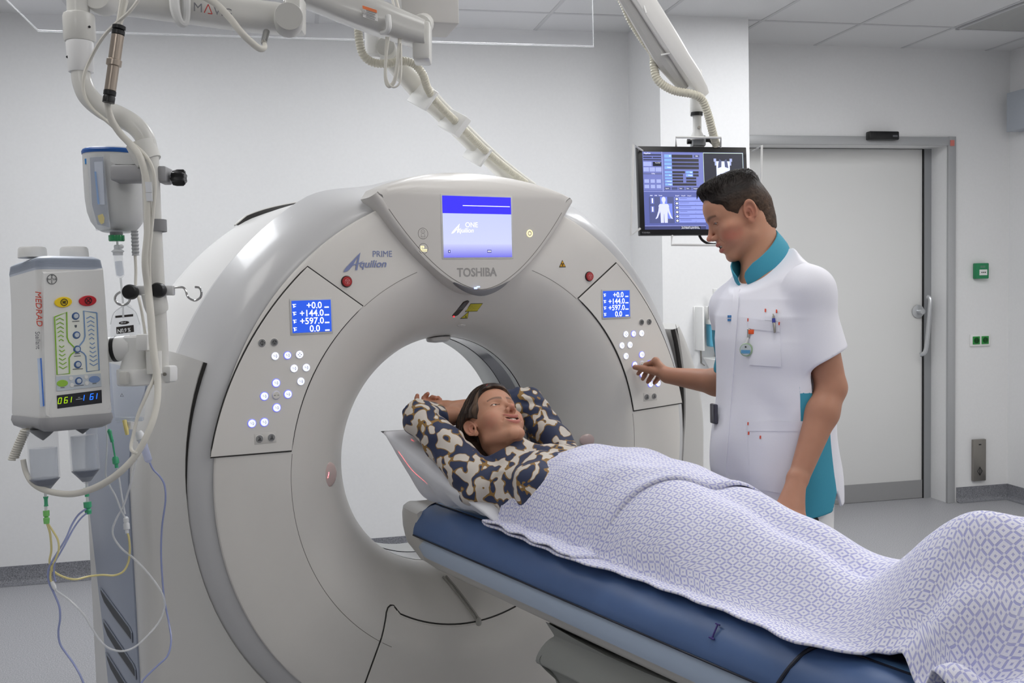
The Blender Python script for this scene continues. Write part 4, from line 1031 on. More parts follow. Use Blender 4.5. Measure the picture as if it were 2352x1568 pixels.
def face_colour(q,k,rgbf):
    """albedo of a face: skin with lips, brows, lashes and flush"""
    s=k.get; skin=np.array(k['skin']); C_=np.tile(skin,(len(q),1)); x=np.abs(q[:,0]); y,z=q[:,1],q[:,2]
    def blend(c,w): 
        nonlocal C_
        w=np.clip(w,0,1)[:,None]; C_=C_*(1-w)+np.array(c)*w
    n=.5+.5*fbm(q*90,5,2); blend(skin*np.array([1.08,.93,.9]),.35*n)
    fl=np.exp(-(((x-.052)/.022)**2+((z+.030)/.024)**2+((y-.055)/.03)**2)); blend(k['flush'],s('flushw',.5)*fl*(.6+.5*n))
    blend(k['flush'],.35*np.exp(-((x/.014)**2+((z+.016)/.012)**2))*(y>.09))
    sm=s('smile',0); cz=sm*np.clip(x/.026,0,1.3)**2*.011; zz=z-cz; op=s('open',0)
    wl=.0245*(1+.18*sm)
    li=np.maximum(((x/wl)**2+((zz+.0448-op*.25)/.0056)**2<1)*1.,((x/(wl*.9))**2+((zz+.0592+op*.75)/.0066)**2<1)*1.)*(y>.075)
    e1=(x/wl)**2+((zz+.0448-op*.25)/.0058)**2; e2=(x/(wl*.9))**2+((zz+.0592+op*.75)/.0070)**2
    blend(k['lip'],.75*np.clip((1.12-np.minimum(e1,e2))/.25,0,1)*(y>.075))
    inn=(x/(wl*.9))**2+((zz+.0512+op*.25)/(.0016+op*.62))**2<1; blend(np.array(k['lip'])*.25,inn*(y>.07)*(y<.0965+.0))
    # brows
    u=np.clip((x-.010)/.040,0,1); bz=.0365+.0065*np.sin(u*2.3)-.003*u; bw=.0060*(1-.5*u)*s('bw',1.)
    hair=.82+.18*np.sin(x*2600+z*1500+y*600)
    br=np.clip(1.25-np.abs(z-bz)/bw,0,1)*((x>.009)&(x<.052)&(y>.05)); blend(k['brow'],br*hair*s('browd',.85))
    # lash line
    ee=((x-.0315)/.0129)**2+((z-.0192-s('lidz',0))/(s('lid',.004)+.0009))**2
    blend(np.array(k['brow'])*.4,.95*((ee<1.5)&(ee>.70)&(z>.0192+s('lidz',0))&(y>.074)))
    blend(skin*np.array([.9,.72,.70]),.35*np.exp(-(((x-.0315)/.017)**2+((z-.016)/.010)**2))*(y>.06))
    blend(np.array(k['flush']),.35*np.exp(-(((x-.08)/.012)**2+((y+.016)/.025)**2+((z-.004)/.035)**2)))
    return C_
def eyes(Rm,t,k,parent,gaze,iris):
    """two eyeballs as children of a person: white, iris and pupil in one mesh each"""
    ms=[mat('eye_white',rgb(206,198,190),.3,coat=.1),mat(iris[0],iris[1],.1,coat=.5),mat('pupil',rgb(10,10,10),.1,coat=.6)]
    gz=np.array(gaze,float);gz/=np.linalg.norm(gz)
    for s in (-1,1):
        c=t+Rm@np.array([s*.0315*k,.0735*k,.0195*k]); g=G(); r=.0126*k
        ax=gz; prof=[(r*math.sin(a),-r*math.cos(a)) for a in np.linspace(.02,PI-.48,12)]; g.lathe(c,ax,prof,18)
        g.mi=1; g.lathe(c,ax,[(r*math.sin(.49),r*math.cos(.49)-.0001),(r*math.sin(.25),r*math.cos(.25)+.0002)],18); g.mi=2; g.lathe(c,ax,[(r*math.sin(.24),r*math.cos(.24)+.0003),(.0003,r+.0003)],14)
        g.build('eye',ms,parent,ang=80)
# ================================================================ people
def rows(m): return np.array(m,float).T
def skin_mat(name,rough=.5): 
    m=mat(name,rgb(190,140,115),rough,attr='Col',sss=.12,bump=.12,bscale=700); return m
# ---------------------------------------------------------------- the standing man
MR=np.stack([np.array([.5664,.820,-.0825]),np.array([-.7700,.4960,-.3990]),np.array([-.2890,.2880,.9130])],1)
MR,_=np.linalg.qr(MR); 
for k,v in enumerate(([.5664,.82,-.08],[-.77,.5,-.4],[-.29,.29,.91])):
    if MR[:,k]@np.array(v)<0: MR[:,k]*=-1
MT=np.array([.6066,-.819,1.7439]); MK=dict(chin=-.005,open=.0055,lid=.0032,lidz=-.0018,bw=1.3,skin=lin((184/255,136/255,110/255)),flush=lin((190/255,92/255,78/255)),flushw=.8,lip=lin((176/255,98/255,90/255)),brow=lin((62/255,44/255,36/255)))
mloc=lambda P:(P-MT)@MR
mw=lambda *a: MT+MR@np.array(a,float)
MF=np.array([-.995,.11,0]); MF/=np.linalg.norm(MF); ML=np.array([MF[1]*1.0,-abs(MF[0]),0]); ML=np.array([-.11,-.995,0])/np.linalg.norm([.11,.995])
SL=PD(1860,671,2.84); EL=PD(1909,890,2.80); WL=PD(1834,1098,2.72)
SR=np.array([.640,-.745,1.470]); ER=PD(1692,884,3.26); WR=PD(1534,862,3.46)
neck0=np.array([.625,-.900,1.50])
CB=PD(1788,558,3.08); CF=PD(1707,647,2.985); C0=(CB+CF)/2; CU=(CF-CB)/2; CA=np.linalg.norm(CU); CU=CU/CA; CS=np.array([-.11,-.995,0.]); CS-=CU*(CS@CU); CS/=np.linalg.norm(CS); CN=np.cross(CU,CS); CN*=np.sign(CN[2]); CW=.066
rH=[PD(1533,862,3.46)]
def hand(p,wrist,knuck,fingers,thumb,rk=.0125,fr=(.0095,.0088,.0080,.0066),tr=(.0155,.0125,.0110,.0088),palm=.017):
    d=None
    for kx in knuck:
        e=d_cone(p,wrist,kx,palm,rk); d=e if d is None else smin(d,e,.014)
    for i in range(len(knuck)-1): d=smin(d,d_cone(p,knuck[i],knuck[i+1],rk,rk),.008)
    d=smin(d,d_chain(p,thumb,tr[:len(thumb)],.005),.010)
    for i,f in enumerate(fingers):
        d=smin(d,d_chain(p,[knuck[i]]+f,fr,.003),.0045)
    return d
# right hand: thumb on the lit button, fingers curled behind it
rk_=[PD(1506,829,3.49),PD(1503,838,3.520),PD(1508,848,3.545),PD(1515,858,3.56)]
rf_=[[PD(1483,838,3.525),PD(1473,849,3.545),PD(1466,858,3.550)],[PD(1486,850,3.55),PD(1480,863,3.556),PD(1476.5,870,3.553)],[PD(1497,862,3.565),PD(1491,872,3.565),PD(1488,877,3.560)],[PD(1511,869,3.57),PD(1506,876,3.57),PD(1503,879,3.565)]]
rt_=[PD(1524,858,3.465),PD(1494,850,3.490),PD(1474,846,3.520),PD(1458.5,843,3.550)]
HKM=dict(wrist=PD(1533,861,3.46),knuck=rk_,fingers=rf_,thumb=rt_)
lk_=[PD(1790,1168,2.675),PD(1804,1180,2.655),PD(1822,1187,2.650),PD(1838,1187,2.665)]
lf_=[[PD(x-2,1168+i*6+50,2.63),PD(x,1168+i*6+82,2.64),PD(x+4,1168+i*6+104,2.66)] for i,x in enumerate((1790,1806,1824,1841))]
lt_=[PD(1820,1125,2.745),PD(1812,1155,2.765),PD(1810,1185,2.76),PD(1813,1208,2.74)]
LKM=dict(wrist=PD(1830,1100,2.715),knuck=lk_,fingers=lf_,thumb=lt_,palm=.021,rk=.014)
cR=PD(1492,853,3.52); cL=PD(1815,1175,2.67)
hc=MT+MR@np.array([0,0,.01])
def man_body(p):
    d=local(p,hc,.22,lambda q:head_field(mloc(q),MK),.12)
    nk=d_cone(p,mw(0,-.030,-.030),C0-CN*.02,.056,.060); nk=smin(nk,d_cone(p,C0-CN*.02,neck0-np.array([0,0,.04]),.060,.075),.03); d=smin(d,nk,.022)
    # torso core under the tunic
    d=smin(d,d_fcone(p,neck0+np.array([0,0,-.09]),np.array([.60,-.95,1.02]),.155,.150,MF,.62),.05)
    d=smin(d,d_cone(p,neck0+np.array([.0,0,-.045]),SL,.045,.048),.03); d=smin(d,d_cone(p,neck0+np.array([.0,0,-.045]),SR,.045,.048),.03)
    for S,E,W in ((SL,EL,WL),(SR,ER,WR)):
        u=(W-E)/np.linalg.norm(W-E)
        a=d_cone(p,S,E,.052,.043); a=smin(a,d_chain(p,[E,E+(W-E)*.28,W],[.042,.0435,.0275],.02),.012); d=smin(d,a,.012)
    d=smin(d,local(p,cR,.13,lambda q:hand(q,**HKM),.07),.010); d=smin(d,local(p,cL,.19,lambda q:hand(q,**LKM),.11),.012)
    for s in (-1,1):
        hp_=np.array([.60,-.95,.98])+ML*s*.09; an=np.array([.62,-.95,.09])+ML*s*.10
        d=smin(d,d_chain(p,[hp_,(hp_+an)/2+MF*.02,an],[.085,.055,.04],.02),.03)
    return d
man=empty('person',(.61,-.95,0),'person in a white tunic with turquoise collar standing and pressing a scanner button','person')
def near(P,c,r): return ((P-np.array(c))**2).sum(1)<r*r
hb=lambda P:(mloc(P)[:,2]>-.135)
parts=[]
ishead=lambda V:((V-MT)@MR[:,2]>-.150)&near(V,hc,.20)
Vh,Fh_=mesh_sdf(man_body,hc-.205,hc+.205,.0021,clip=ishead); parts.append((Vh,Fh_,0))
for c,r in ((cR,.075),(cL,.125)):
    isr=lambda V:near(V,c,r); v,f=mesh_sdf(man_body,c-r-.01,c+r+.01,.0021,clip=isr); parts.append((v,f,0))
rest=lambda V:~((((V-MT)@MR[:,2])>-.134)&near(V,hc,.188))&~near(V,cR,.058)&~near(V,cL,.108)
v,f=mesh_sdf(man_body,(.25,-1.45,.03),(1.0,-.2,1.72),.0060,clip=rest); v=tuck(man_body,v,None,.0016,((cR,.058,.075),(cL,.108,.125))); parts.append((v,f,0))
def man_col(V):
    q=mloc(V); C_=face_colour(q,MK,None); far=(np.linalg.norm(V-hc,axis=1)>.205)
    base=np.array(MK['skin']); n=.5+.5*fbm(V*60,3,2)[:,None]; arm=base*np.array([.86,.80,.78])*(1-.06*n); C_[far]=arm[far]
    nz=(q[:,2]<-.085)&~far; C_[nz]=base*np.array([1.0,.98,.95])
    kn=np.zeros(len(V))
    for k in rk_+lk_+[f[0] for f in rf_+lf_]: kn=np.maximum(kn,np.exp(-((V-k)**2).sum(1)/.008**2))
    C_=C_*(1-.25*kn[:,None])+np.array(lin((176/255,104/255,90/255)))*(.25*kn[:,None])
    nail=np.exp(-((V-(rt_[-1]+np.array([-.003,-.006,.003])))**2).sum(1)/.0055**2); C_=C_*(1-.6*nail[:,None])+np.array(lin((214/255,160/255,150/255)))*(.6*nail[:,None])
    # side fade: stubble-short hair tint on the temple and nape
    return C_
body=np_object('body',parts,skin_mat('skin_tanned'),man,man_col)
eyes(MR,MT,1.,man,MR@np.array([-.10,.9,-.42]),('iris_brown',rgb(70,48,32)))
# teeth
g=G(); rr=[]
for k in range(13):
    a=math.radians(-60+10*k); rr.append([mw(.0185*math.sin(a),.074+.0205*math.cos(a),-.0482),mw(.0187*math.sin(a),.0742+.0208*math.cos(a),-.0535)])
g.grid(np.array(rr)); g.build('teeth',mat('tooth_enamel',rgb(228,222,210),.2,coat=.4),man)
# hair: short back and sides, longer combed top
def man_hair(p):
    q=mloc(p); x=q[:,0]; ax=np.abs(x); y=q[:,1]; z=q[:,2]
    sk=d_ell(q,(0,-.003,.046),(.0755,.094,.080)); sk=smin(sk,d_ell(q,(0,.048,.058),(.058,.047,.050)),.02)
    top=smin(d_ell(q,(.004,-.010,.098),(.066,.090,.048)),d_ell(q,(.0,.040,.118),(.052,.040,.026)),.022)
    st=np.sin(900*(x*.85+.35*y)+9*vnoise(q*50,2))*.0007+np.sin(420*(x*.9+.3*y)+8*vnoise(q*34,4))*.0011
    top=top+st
    fr=d_ell(q,(0,.064,.121),(.046,.020,.017))+st*1.5; top=smin(top,fr,.012)
    lim=np.maximum(np.maximum(.060+ .0*ax-z, y-.115),-1); top=smax(top,.055+.55*np.maximum(y,0)-z,.006)
    fine=.0005*vnoise(q*300,7)
    side=sk-.0062+.0022*(1-np.clip((z+.02)/.06,0,1))*1.0+fine
    # hairline: temple edge, around the ear, nape
    edge=np.interp(z,[-.09,-.06,-.03,-.01,.005,.02,.035,.06,.08],[-.062,-.050,-.040,-.030,.018,.034,.044,.052,.075])
    side=side+.0050*np.clip(1-(edge-y)/.016,0,1); side=smax(side,y-edge-.002*vnoise(q*160,9),.002)
    side=np.maximum(side,-(z+.072))
    ear=.034-np.sqrt((y+.012)**2+(z-.000)**2); side=smax(side,np.where(ax>.05,ear,-1),.003)
    nape=d_cone(q,(0,-.060,.02),(0,-.040,-.055),.0485,.0525)+fine+.0055*np.clip(1-(z+.074)/.035,0,1); nape=smax(nape,-(z+.072)+.12*ax,.006); nape=np.maximum(nape,y+.045); nape=smax(nape,np.where(ax>.045,ear,-1),.003)
    return smin(smin(side,nape,.01),top,.016)
v,f=mesh_sdf(man_hair,MT-.2,MT+.2,.0020,newton=2,margin=1.8)
def man_hcol(V):
    q=mloc(V); t=np.clip((q[:,2]-.030)/.05,0,1)[:,None]; n=(.8+.35*fbm(q*np.array([160,60,160]),3,2))[:,None]
    return (np.array(lin((78/255,60/255,48/255)))*(1-t)+np.array(lin((34/255,27/255,24/255)))*t)*n
HAIRM=mat('hair_dark',rgb(40,30,26),.5,attr='Col',spec=.22,bump=.3,bscale=900)
g=G()
def strand(g,base,dirs,r,n=4): g.tube(base,[r]*(len(base)-1)+[r*.25],n,cap=False)
mh=lambda q:man_hair(MT+q@MR.T)
nst=1500; bx=rng.uniform(-.055,.058,nst); by=rng.uniform(-.105,.108,nst)
zz=np.full(nst,.175)
P0=np.column_stack([bx,by*.9,zz])
for it in range(30):                       # drop the roots onto the hair
    d=mh(P0); P0[:,2]-=np.clip(d,-.01,.02)*.9
for k in range(nst):
    if P0[k,2]<.09: continue
    q=P0[k].copy(); pts=[]; side=1 if rng.random()<.9 else -1
    L=rng.uniform(.018,.034); lift=rng.uniform(.0005,.004)
    for s in np.linspace(0,1,6):
        w=q+np.array([-.55*L*s,(.35 if q[1]<.05 else .75)*L*s,lift*math.sin(s*2.2)+.001]); pts.append(w)
    pts=np.array(pts)
    for it in range(4):
        d=mh(pts); pts[:,2]-=np.clip(d-.0012-lift*np.linspace(0,1,6),-.02,.02)*.8
    if np.isnan(pts).any() or ((pts[:,1]>.055)&(pts[:,2]<.050+.62*pts[:,1])).any(): continue
    strand(g,[MT+MR@w for w in pts],None,.00055)
for k in range(3):                        # loose fringe ends over the forehead
    x=rng.uniform(-.034,.036); q=np.array([x,.098,.114]); dz=rng.uniform(.003,.009); pts=[q+np.array([-.006*s,-.018+.006*s*(1-s)*3,-.001-dz*s**1.6]) for s in np.linspace(0,1,6)]
    strand(g,[MT+MR@w for w in pts],None,.0006)
sv=np.array(g.v); sf=[q for q in g.f]
sf4=np.array([q for q in sf if len(q)==4])
np_object('hair',[(v,f,0),(sv,sf4,0)],HAIRM,man,man_hcol)
# tunic ------------------------------------------------------------
ZS=[.86,.93,1.00,1.10,1.20,1.30,1.38,1.45,1.50,1.535,1.565]
TA=[.208,.208,.206,.200,.195,.200,.207,.203,.175,.118,.074]
TB=[.162,.162,.162,.152,.142,.138,.134,.124,.108,.092,.076]
TX=[.604,.602,.600,.600,.606,.612,.615,.618,.620,.622,.624]; TY=[-.958,-.957,-.955,-.952,-.947,-.942,-.936,-.928,-.918,-.908,-.900]
def torso_uv(p,z=None):
    z=p[:,2] if z is None else z; cx=np.interp(z,ZS,TX); cy=np.interp(z,ZS,TY); dx=p[:,0]-cx; dy=p[:,1]-cy
    return dx*MF[0]+dy*MF[1], dx*ML[0]+dy*ML[1]
def d_torso(p,inset=0.):
    z=p[:,2]; a=np.interp(z,ZS,TA)-inset; b=np.interp(z,ZS,TB)-inset; u,w=torso_uv(p); e=2.25
    r=(np.abs(w/a)**e+np.abs(u/b)**e)**(1/e); return (r-1)*np.minimum(a,b)*.92
SLd=(EL-SL)/np.linalg.norm(EL-SL); SRd=(ER-SR)/np.linalg.norm(ER-SR); SLL=.212; SRL=.205
HEM=.895
def wrink(p):
    w=.0035*fbm(p*np.array([7,7,4])+3,11,2)
    u,v=torso_uv(p); z=p[:,2]
    w=w+.0045*np.sin(26*(z+.9*v+.25*u)+5*vnoise(p*5,3))*np.exp(-((z-1.10)/.15)**2)*np.clip(.5+v*4,0,1)
    w=w+.0040*np.sin(40*(z-.8*v)+4*vnoise(p*6,8))*np.exp(-((z-1.36)/.08)**2)*np.exp(-((v-.13)/.06)**2)
    w=w+.0035*np.sin(36*(v+.35*z)+3*vnoise(p*4,5))*np.exp(-((z-.97)/.07)**2)
    return w
def tunic(p):
    d=d_torso(p)
    u,v=torso_uv(p); z=p[:,2]
    # pocket load on his far front side, soft belly
    d=d-.018*np.exp(-((z-1.06)/.10)**2-((v+.06)/.09)**2)*(u>0)
    for S,D_,L,r0,r1 in ((SL,SLd,SLL,.062,.066),(SR,SRd,SRL,.066,.066)):
        s=d_cone(p,S-D_*.0,S+D_*L*1.15,r0,r1); t=(p-S)@D_; s=s-.004*np.sin(30*t+5*vnoise(p*8,6))*np.clip(t/.1,0,1)
        s=smax(s,t+.40*((p-S)@_rt)-L,.006); d=smin(d,s,.022)
    d=smin(d,d_cone(p,C0-CN*.046,SL,.080,.063),.05); d=smin(d,d_cone(p,C0-CN*.048,SR,.074,.064),.05)
    d=smin(d,d_cone(p,neck0-np.array([0,0,.06]),C0-CN*.01,.10,.076),.035)
    d=smin(d,d_cone(p,C0-CU*CA*.35+CS*CW*.80-CN*.034,SL+np.array([0,0,.012]),.030,.050),.03)
    d=d+wrink(p)
    d=smax(d,HEM+.012*np.cos(3*np.arctan2(v,u))-z,.004)
    for S,D_,L,r0,r1 in ((SL,SLd,SLL,.07,.061),(SR,SRd,SRL,.066,.060)):
        d=smax(d,-d_cone(p,S+D_*(L-.020),S+D_*L*1.4,r1-.005,r1),.002)
    inner=np.maximum(d_torso(p,.012),z-.96); d=smax(d,-inner,.003)
    # neck opening under the collar
    h_=(p-C0)@CN; nrr=np.sqrt(((p-C0)**2).sum(1)); cut=smax(h_-.004,nrr-.19,.01); d=smax(d,-(-cut),.003) if False else np.where(nrr<.19,smax(d,h_+.008,.004),d)
    r_=np.sqrt((((p-C0)@CU)/(CA-.006))**2+(((p-C0)@CS)/(CW-.006))**2)-1; d=smax(d,-np.maximum(r_*.06,-(h_+.05)),.003)
    # side vent at the hem
    vent=np.maximum(np.abs(u+.045)-.028*np.clip((.955-z)/.06,0,1),np.maximum(z-.955,-(v-.1))); d=smax(d,-vent,.002)
    return d
v,f=mesh_sdf(tunic,(.28,-1.38,.84),(.95,-.50,1.62),.0046,margin=1.8)
CLW=mat('tunic_white',rgb(224,224,232),.75,bump=.15,bscale=900); 
def tunic_mat():
    m=CLW.copy(); m.name='tunic_cloth'; nt=m.node_tree; b=nt.nodes['Principled BSDF']; a=nt.nodes.new('ShaderNodeAttribute'); a.attribute_name='side'
    r=nt.nodes.new('ShaderNodeMapRange'); r.inputs[1].default_value=-.0006; r.inputs[2].default_value=.0006; nt.links.new(a.outputs['Fac'],r.inputs[0])
    mx=nt.nodes.new('ShaderNodeMix'); mx.data_type='RGBA'; mx.inputs[6].default_value=rgb(224,224,232); mx.inputs[7].default_value=rgb(58,146,170); nt.links.new(r.outputs[0],mx.inputs[0]); nt.links.new(mx.outputs[2],b.inputs['Base Color']); return m
def side_attr(V):
    u,w=torso_uv(V); t=(V-SL)@SLd; arm=np.sqrt(((V-SL-np.outer(t,SLd))**2).sum(1))
    inarm=(t>.02)&(arm<.092)&(V[:,2]>1.24)
    lim=np.minimum(.052+.012*np.clip((1.0-V[:,2])/.1,0,1)-np.abs(u-.016),1.40-V[:,2])
    s=np.where(np.abs(w)>.06,lim,-1); return np.where(inarm,-1,s)
tun=np_object('tunic',[(v,f,0)],tunic_mat(),man,None,{'side':side_attr})
TEAL=mat('turquoise_cloth',rgb(58,146,170),.75,bump=.2,bscale=800)
# stand collar
g=G(); rws=[]; nA=56
for k in range(nA+1):
    a=math.radians(13+334*k/nA); fz=math.cos(a); e=min(1,min(k,nA-k)/5.)
    base=C0+CU*(fz*(CA+.004))+CS*(math.sin(a)*(CW+.004)); out=CU*fz+CS*math.sin(a); up_=CN-out*.12+CU*.0
    h=.046*(.42+.58*math.sqrt(e))*(1-.1*fz)
    rws.append([base-CN*.014+out*.004,base+out*.0048,base+up_*h*.5+out*.004,base+up_*h+out*.0015,base+up_*h-out*.0025,base+up_*h*.4-out*.001,base-CN*.014-out*.001])
g.loft(rws,cap=True); g.build('collar',TEAL,man,ang=60)
# pockets, stitched marks
def glued(name,quad,m,nu=10,nv=8,off=.0015,thick=.0022,d=(2.5,3.3)): return patch(tunic,quad,d[0],d[1],nu,nv,off,thick).build(name,m,man,ang=60)
glued('chest_pocket',[(1721,732),(1792,741),(1795,842),(1722,838)],CLW)
glued('chest_pocket_band',[(1721,731),(1791,740),(1792,763),(1721,755)],CLW,10,3,.0032,.002)
glued('pen_pocket',[(1759,711),(1785,713),(1786,738),(1757,735)],CLW,4,4,.0012,.0018)
glued('hip_pocket',[(1719,968),(1850,968),(1806,1134),(1725,1120)],CLW,12,12)
glued('hip_pocket_band',[(1719,967),(1852,967),(1846,990),(1719,990)],CLW,12,3,.003,.002)
glued('front_placket',[(1687,660),(1700,664),(1668,1090),(1655,1085)],CLW,3,26,.001,.0022)
ORS=mat('orange_thread',rgb(216,84,60),.6)
for (x,y) in ((1721,735),(1791,743),(1760,714),(1785,716),(1721,973),(1849,973),(1722,995),(1748,1004)):
    glued('bar_tack',[(x-1.2,y-3.5),(x+1.2,y-3.5),(x+.9,y+3.5),(x-1.5,y+3.5)],ORS,1,3,.004,.002)
LOGO=mat('blue_embroidery',rgb(70,130,186),.6)
for k,tx in enumerate(('Medisch','Centrum')):
    pass
for k in range(2):
    for j in range(5): glued('embroidery',[(1672.5+2.6*j,724+8*k+ (1 if j%2 else 0)),(1674.4+2.6*j,724+8*k),(1674+2.6*j,729+8*k),(1672.2+2.6*j,729.5+8*k)],LOGO,1,1,.001,.0012)
# trousers and shoes
def trousers(p):
    d=None
    for s in (-1,1):
        hp_=np.array([.602,-.953,.97])+ML*s*.085; kn_=np.array([.60,-.95,.52])+ML*s*.10; an=np.array([.625,-.95,.10])+ML*s*.10
        e=d_chain(p,[hp_,kn_,an],[.104,.090,.075],.03); d=e if d is None else smin(d,e,.03)
    d=d+.004*fbm(p*np.array([9,9,6]),21,2); d=np.maximum(d,p[:,2]-1.02); d=np.maximum(d,.055-p[:,2]); return d
v,f=mesh_sdf(trousers,(.35,-1.25,.02),(.85,-.65,1.06),.008); np_object('trousers',[(v,f,0)],mat('trouser_white',rgb(228,228,228),.8,bump=.15,bscale=700),man)
for s in (-1,1):
    c=np.array([.625,-.95,.0])+ML*s*.10
    def shoe(p,c=c): return np.maximum(smin(d_cone(p,c+np.array([.02,0,.05]),c+MF*.16+np.array([0,0,.035]),.048,.038),d_cone(p,c+np.array([.01,0,.09]),c+np.array([.01,0,.05]),.045,.05),.02),.002-p[:,2])
    v,f=mesh_sdf(shoe,c-.3,c+.3,.008); np_object('shoe',[(v,f,0)],mat('shoe_white',rgb(220,220,220),.5),man)
# things the man carries
def hit(px,py,f=tunic,d0=2.5,d1=3.4): return march(f,px,py,d0,d1)
bp_=hit(1717,803); bn=grad(tunic,bp_)[0]; bn=bn*.5+(CAM-bp_)/np.linalg.norm(CAM-bp_)*.5; bn/=np.linalg.norm(bn)
o=empty('badge_reel',bp_,'round green and white badge reel with orange clip on the chest pocket','badge')
c=bp_+bn*.010; g=G(); g.lathe(c,bn,[(.0185,-.006),(.0195,-.003),(.0195,.002),(.018,.004)],24); g.build('case',mat('badge_green',rgb(150,176,140),.35),o)
g=G(); g.lathe(c+bn*.004,bn,[(.0165,0),(.0165,.001)],24); fa=g.build('face_disc',mat('badge_grey',rgb(190,198,200),.3,coat=.4),o)
uu_=np.cross(ZD,bn);uu_/=np.linalg.norm(uu_);vv_=np.cross(bn,uu_)
g=G(); g.obox(c+bn*.0056-vv_*.006,uu_,vv_,bn,(.027,.010,.0008)); g.build('blue_text_band',mat('badge_blue',rgb(90,150,190),.4),fa)
g=G(); g.lathe(c+bn*.005+vv_*.008,bn,[(.0022,0),(.0022,.002)],10); g.build('rivet',BLACK,fa)
t1=hit(1721,766)+bn*.006; g=G(); g.obox(t1,uu_,vv_,bn,(.009,.03,.006),.002); g.build('metal_clip',CHROME,o)
g=G(); g.obox(hit(1727,762)+bn*.005,uu_,vv_,bn,(.017,.013,.004),.001); g.build('orange_tab',mat('orange_tab',rgb(230,90,40),.5),o)
g=G(); g.tube([t1-vv_*.012,c+vv_*.017],.004,8); g.build('strap',mat('clear_strap',rgb(200,200,200),.2),o)
pn_=hit(1781,742); pn2=hit(1782.5,764); nn=grad(tunic,pn_)[0]
o=empty('ballpoint_pen',pn_,'silver and blue ballpoint pen clipped in the chest pocket','pen')
a=hit(1779,721)+nn*.009; b_=pn2+nn*.009; dv_=(b_-a)/np.linalg.norm(b_-a)
g=G(); g.lathe(a,dv_,[(.002,0),(.0022,.004),(.0034,.006),(.0036,.045),(.003,np.linalg.norm(b_-a))],12); g.build('barrel',mat('pen_silver',rgb(170,165,155),.25,metal=.8),o)
g=G(); g.lathe(a+dv_*.013,dv_,[(.0048,0),(.0048,.012)],12); g.build('blue_ring',mat('pen_blue',rgb(50,60,150),.4),o)
g=G(); g.obox(a+dv_*.03+nn*.004,np.cross(nn,dv_),dv_,nn,(.0025,.045,.0012)); g.build('pocket_clip',CHROME,o)
ph=hit(1857,1200,trousers,2.6,3.4)
if ph is None: ph=PD(1857,1200,2.92)
nn=np.array([-.45,-.89,0]); nn/=np.linalg.norm(nn); uu_=np.cross(ZD,nn)
o=empty('pager',ph,'black pager clipped to the white trousers beside the hand','pager')
g=G(); g.obox(ph+nn*.014-ZD*.018-uu_*.004,uu_,nn,ZD,(.050,.026,.075),.006); g.build('case',BLACK,o)
g=G(); g.obox(ph+nn*.0275-ZD*.004-uu_*.004,uu_,nn,ZD,(.036,.002,.018),.0008); g.build('display',mat('pager_glass',rgb(40,40,44),.1,coat=.6),o)
pq=hit(1652,950)
if pq is None: pq=PD(1652,952,2.98)
o=empty('phone',pq,'dark phone edge showing out of the far hip pocket of the tunic','phone')
g=G(); g.obox(pq+np.array([-.010,.012,0]),(0.3,.95,0),(-.95,.3,0),ZD,(.035,.012,.06),.004); g.build('case',mat('phone_dark',rgb(60,60,72),.2,coat=.4),o)
# ---------------------------------------------------------------- the lying woman
WRm=np.stack([np.array([-.9921,-.0237,.1235]),np.array([.1082,-.6618,.7418]),np.array([.0642,.7493,.6591])],1)
WT=np.array([-.0775,-.4579,1.1284]); WS=.95
WKp=dict(creases=1,smile=1.0,open=.0060,lid=.0034,lidz=-.0006,chin=0,lips=.80,skin=lin((190/255,142/255,116/255)),flush=lin((196/255,112/255,98/255)),flushw=.5,lip=lin((182/255,104/255,98/255)),brow=lin((62/255,44/255,36/255)),browd=.85)
wl=lambda P:((P-WT)@WRm)/WS
ww=lambda *a: WT+WRm@(np.array(a,float)*WS)
wSR=np.array([-.185,-.530,.985]); wSL=np.array([.150,-.520,.985])
wER=PD(966,957,3.0); wEL=PD(1213,928,3.24); wWR=PD(1062,957,3.17); wWL=PD(1032,938,3.16)
wneck=np.array([-.030,-.560,1.005])
wk=[PD(965,931,3.165),PD(974,926,3.185),PD(984,927,3.20),PD(998,927,3.21)]
wf=[[PD(958,922,3.17),PD(957.5,914,3.175),PD(958.5,908,3.175)],[PD(974,914,3.19),PD(979,908,3.19),PD(982.5,904,3.185)],[PD(986,918,3.20),PD(993,912.5,3.195),PD(1000,913,3.185)],[PD(1000,920,3.205),PD(1006,914.5,3.20),PD(1011,917.5,3.19)]]
wth=[PD(1006,934,3.145),PD(986,929.5,3.135),PD(970,925,3.130),PD(961,923.5,3.130)]
WHK=dict(wrist=PD(1024,936,3.16),knuck=wk,fingers=wf,thumb=wth,palm=.0165,rk=.0105,fr=(.0085,.0082,.0074,.0062),tr=(.0125,.0108,.0098,.0075))
wk2=[ww(-.02-.012*i,-.085,.085+.004*i) for i in range(4)]
WHK2=dict(wrist=wWR,knuck=[wWR+np.array([.075,.012*i-.01,-.012+.006*i]) for i in range(4)],fingers=[[wWR+np.array([.105,.014*i-.01,-.022+.004*i]),wWR+np.array([.128,.016*i-.01,-.034]),wWR+np.array([.143,.016*i-.01,-.044])] for i in range(4)],thumb=[wWR+np.array([.02,-.02,-.004]),wWR+np.array([.05,-.045,-.006]),wWR+np.array([.075,-.055,-.012])],palm=.0165,rk=.0105,fr=(.0082,.008,.0072,.006),tr=(.012,.0105,.009))
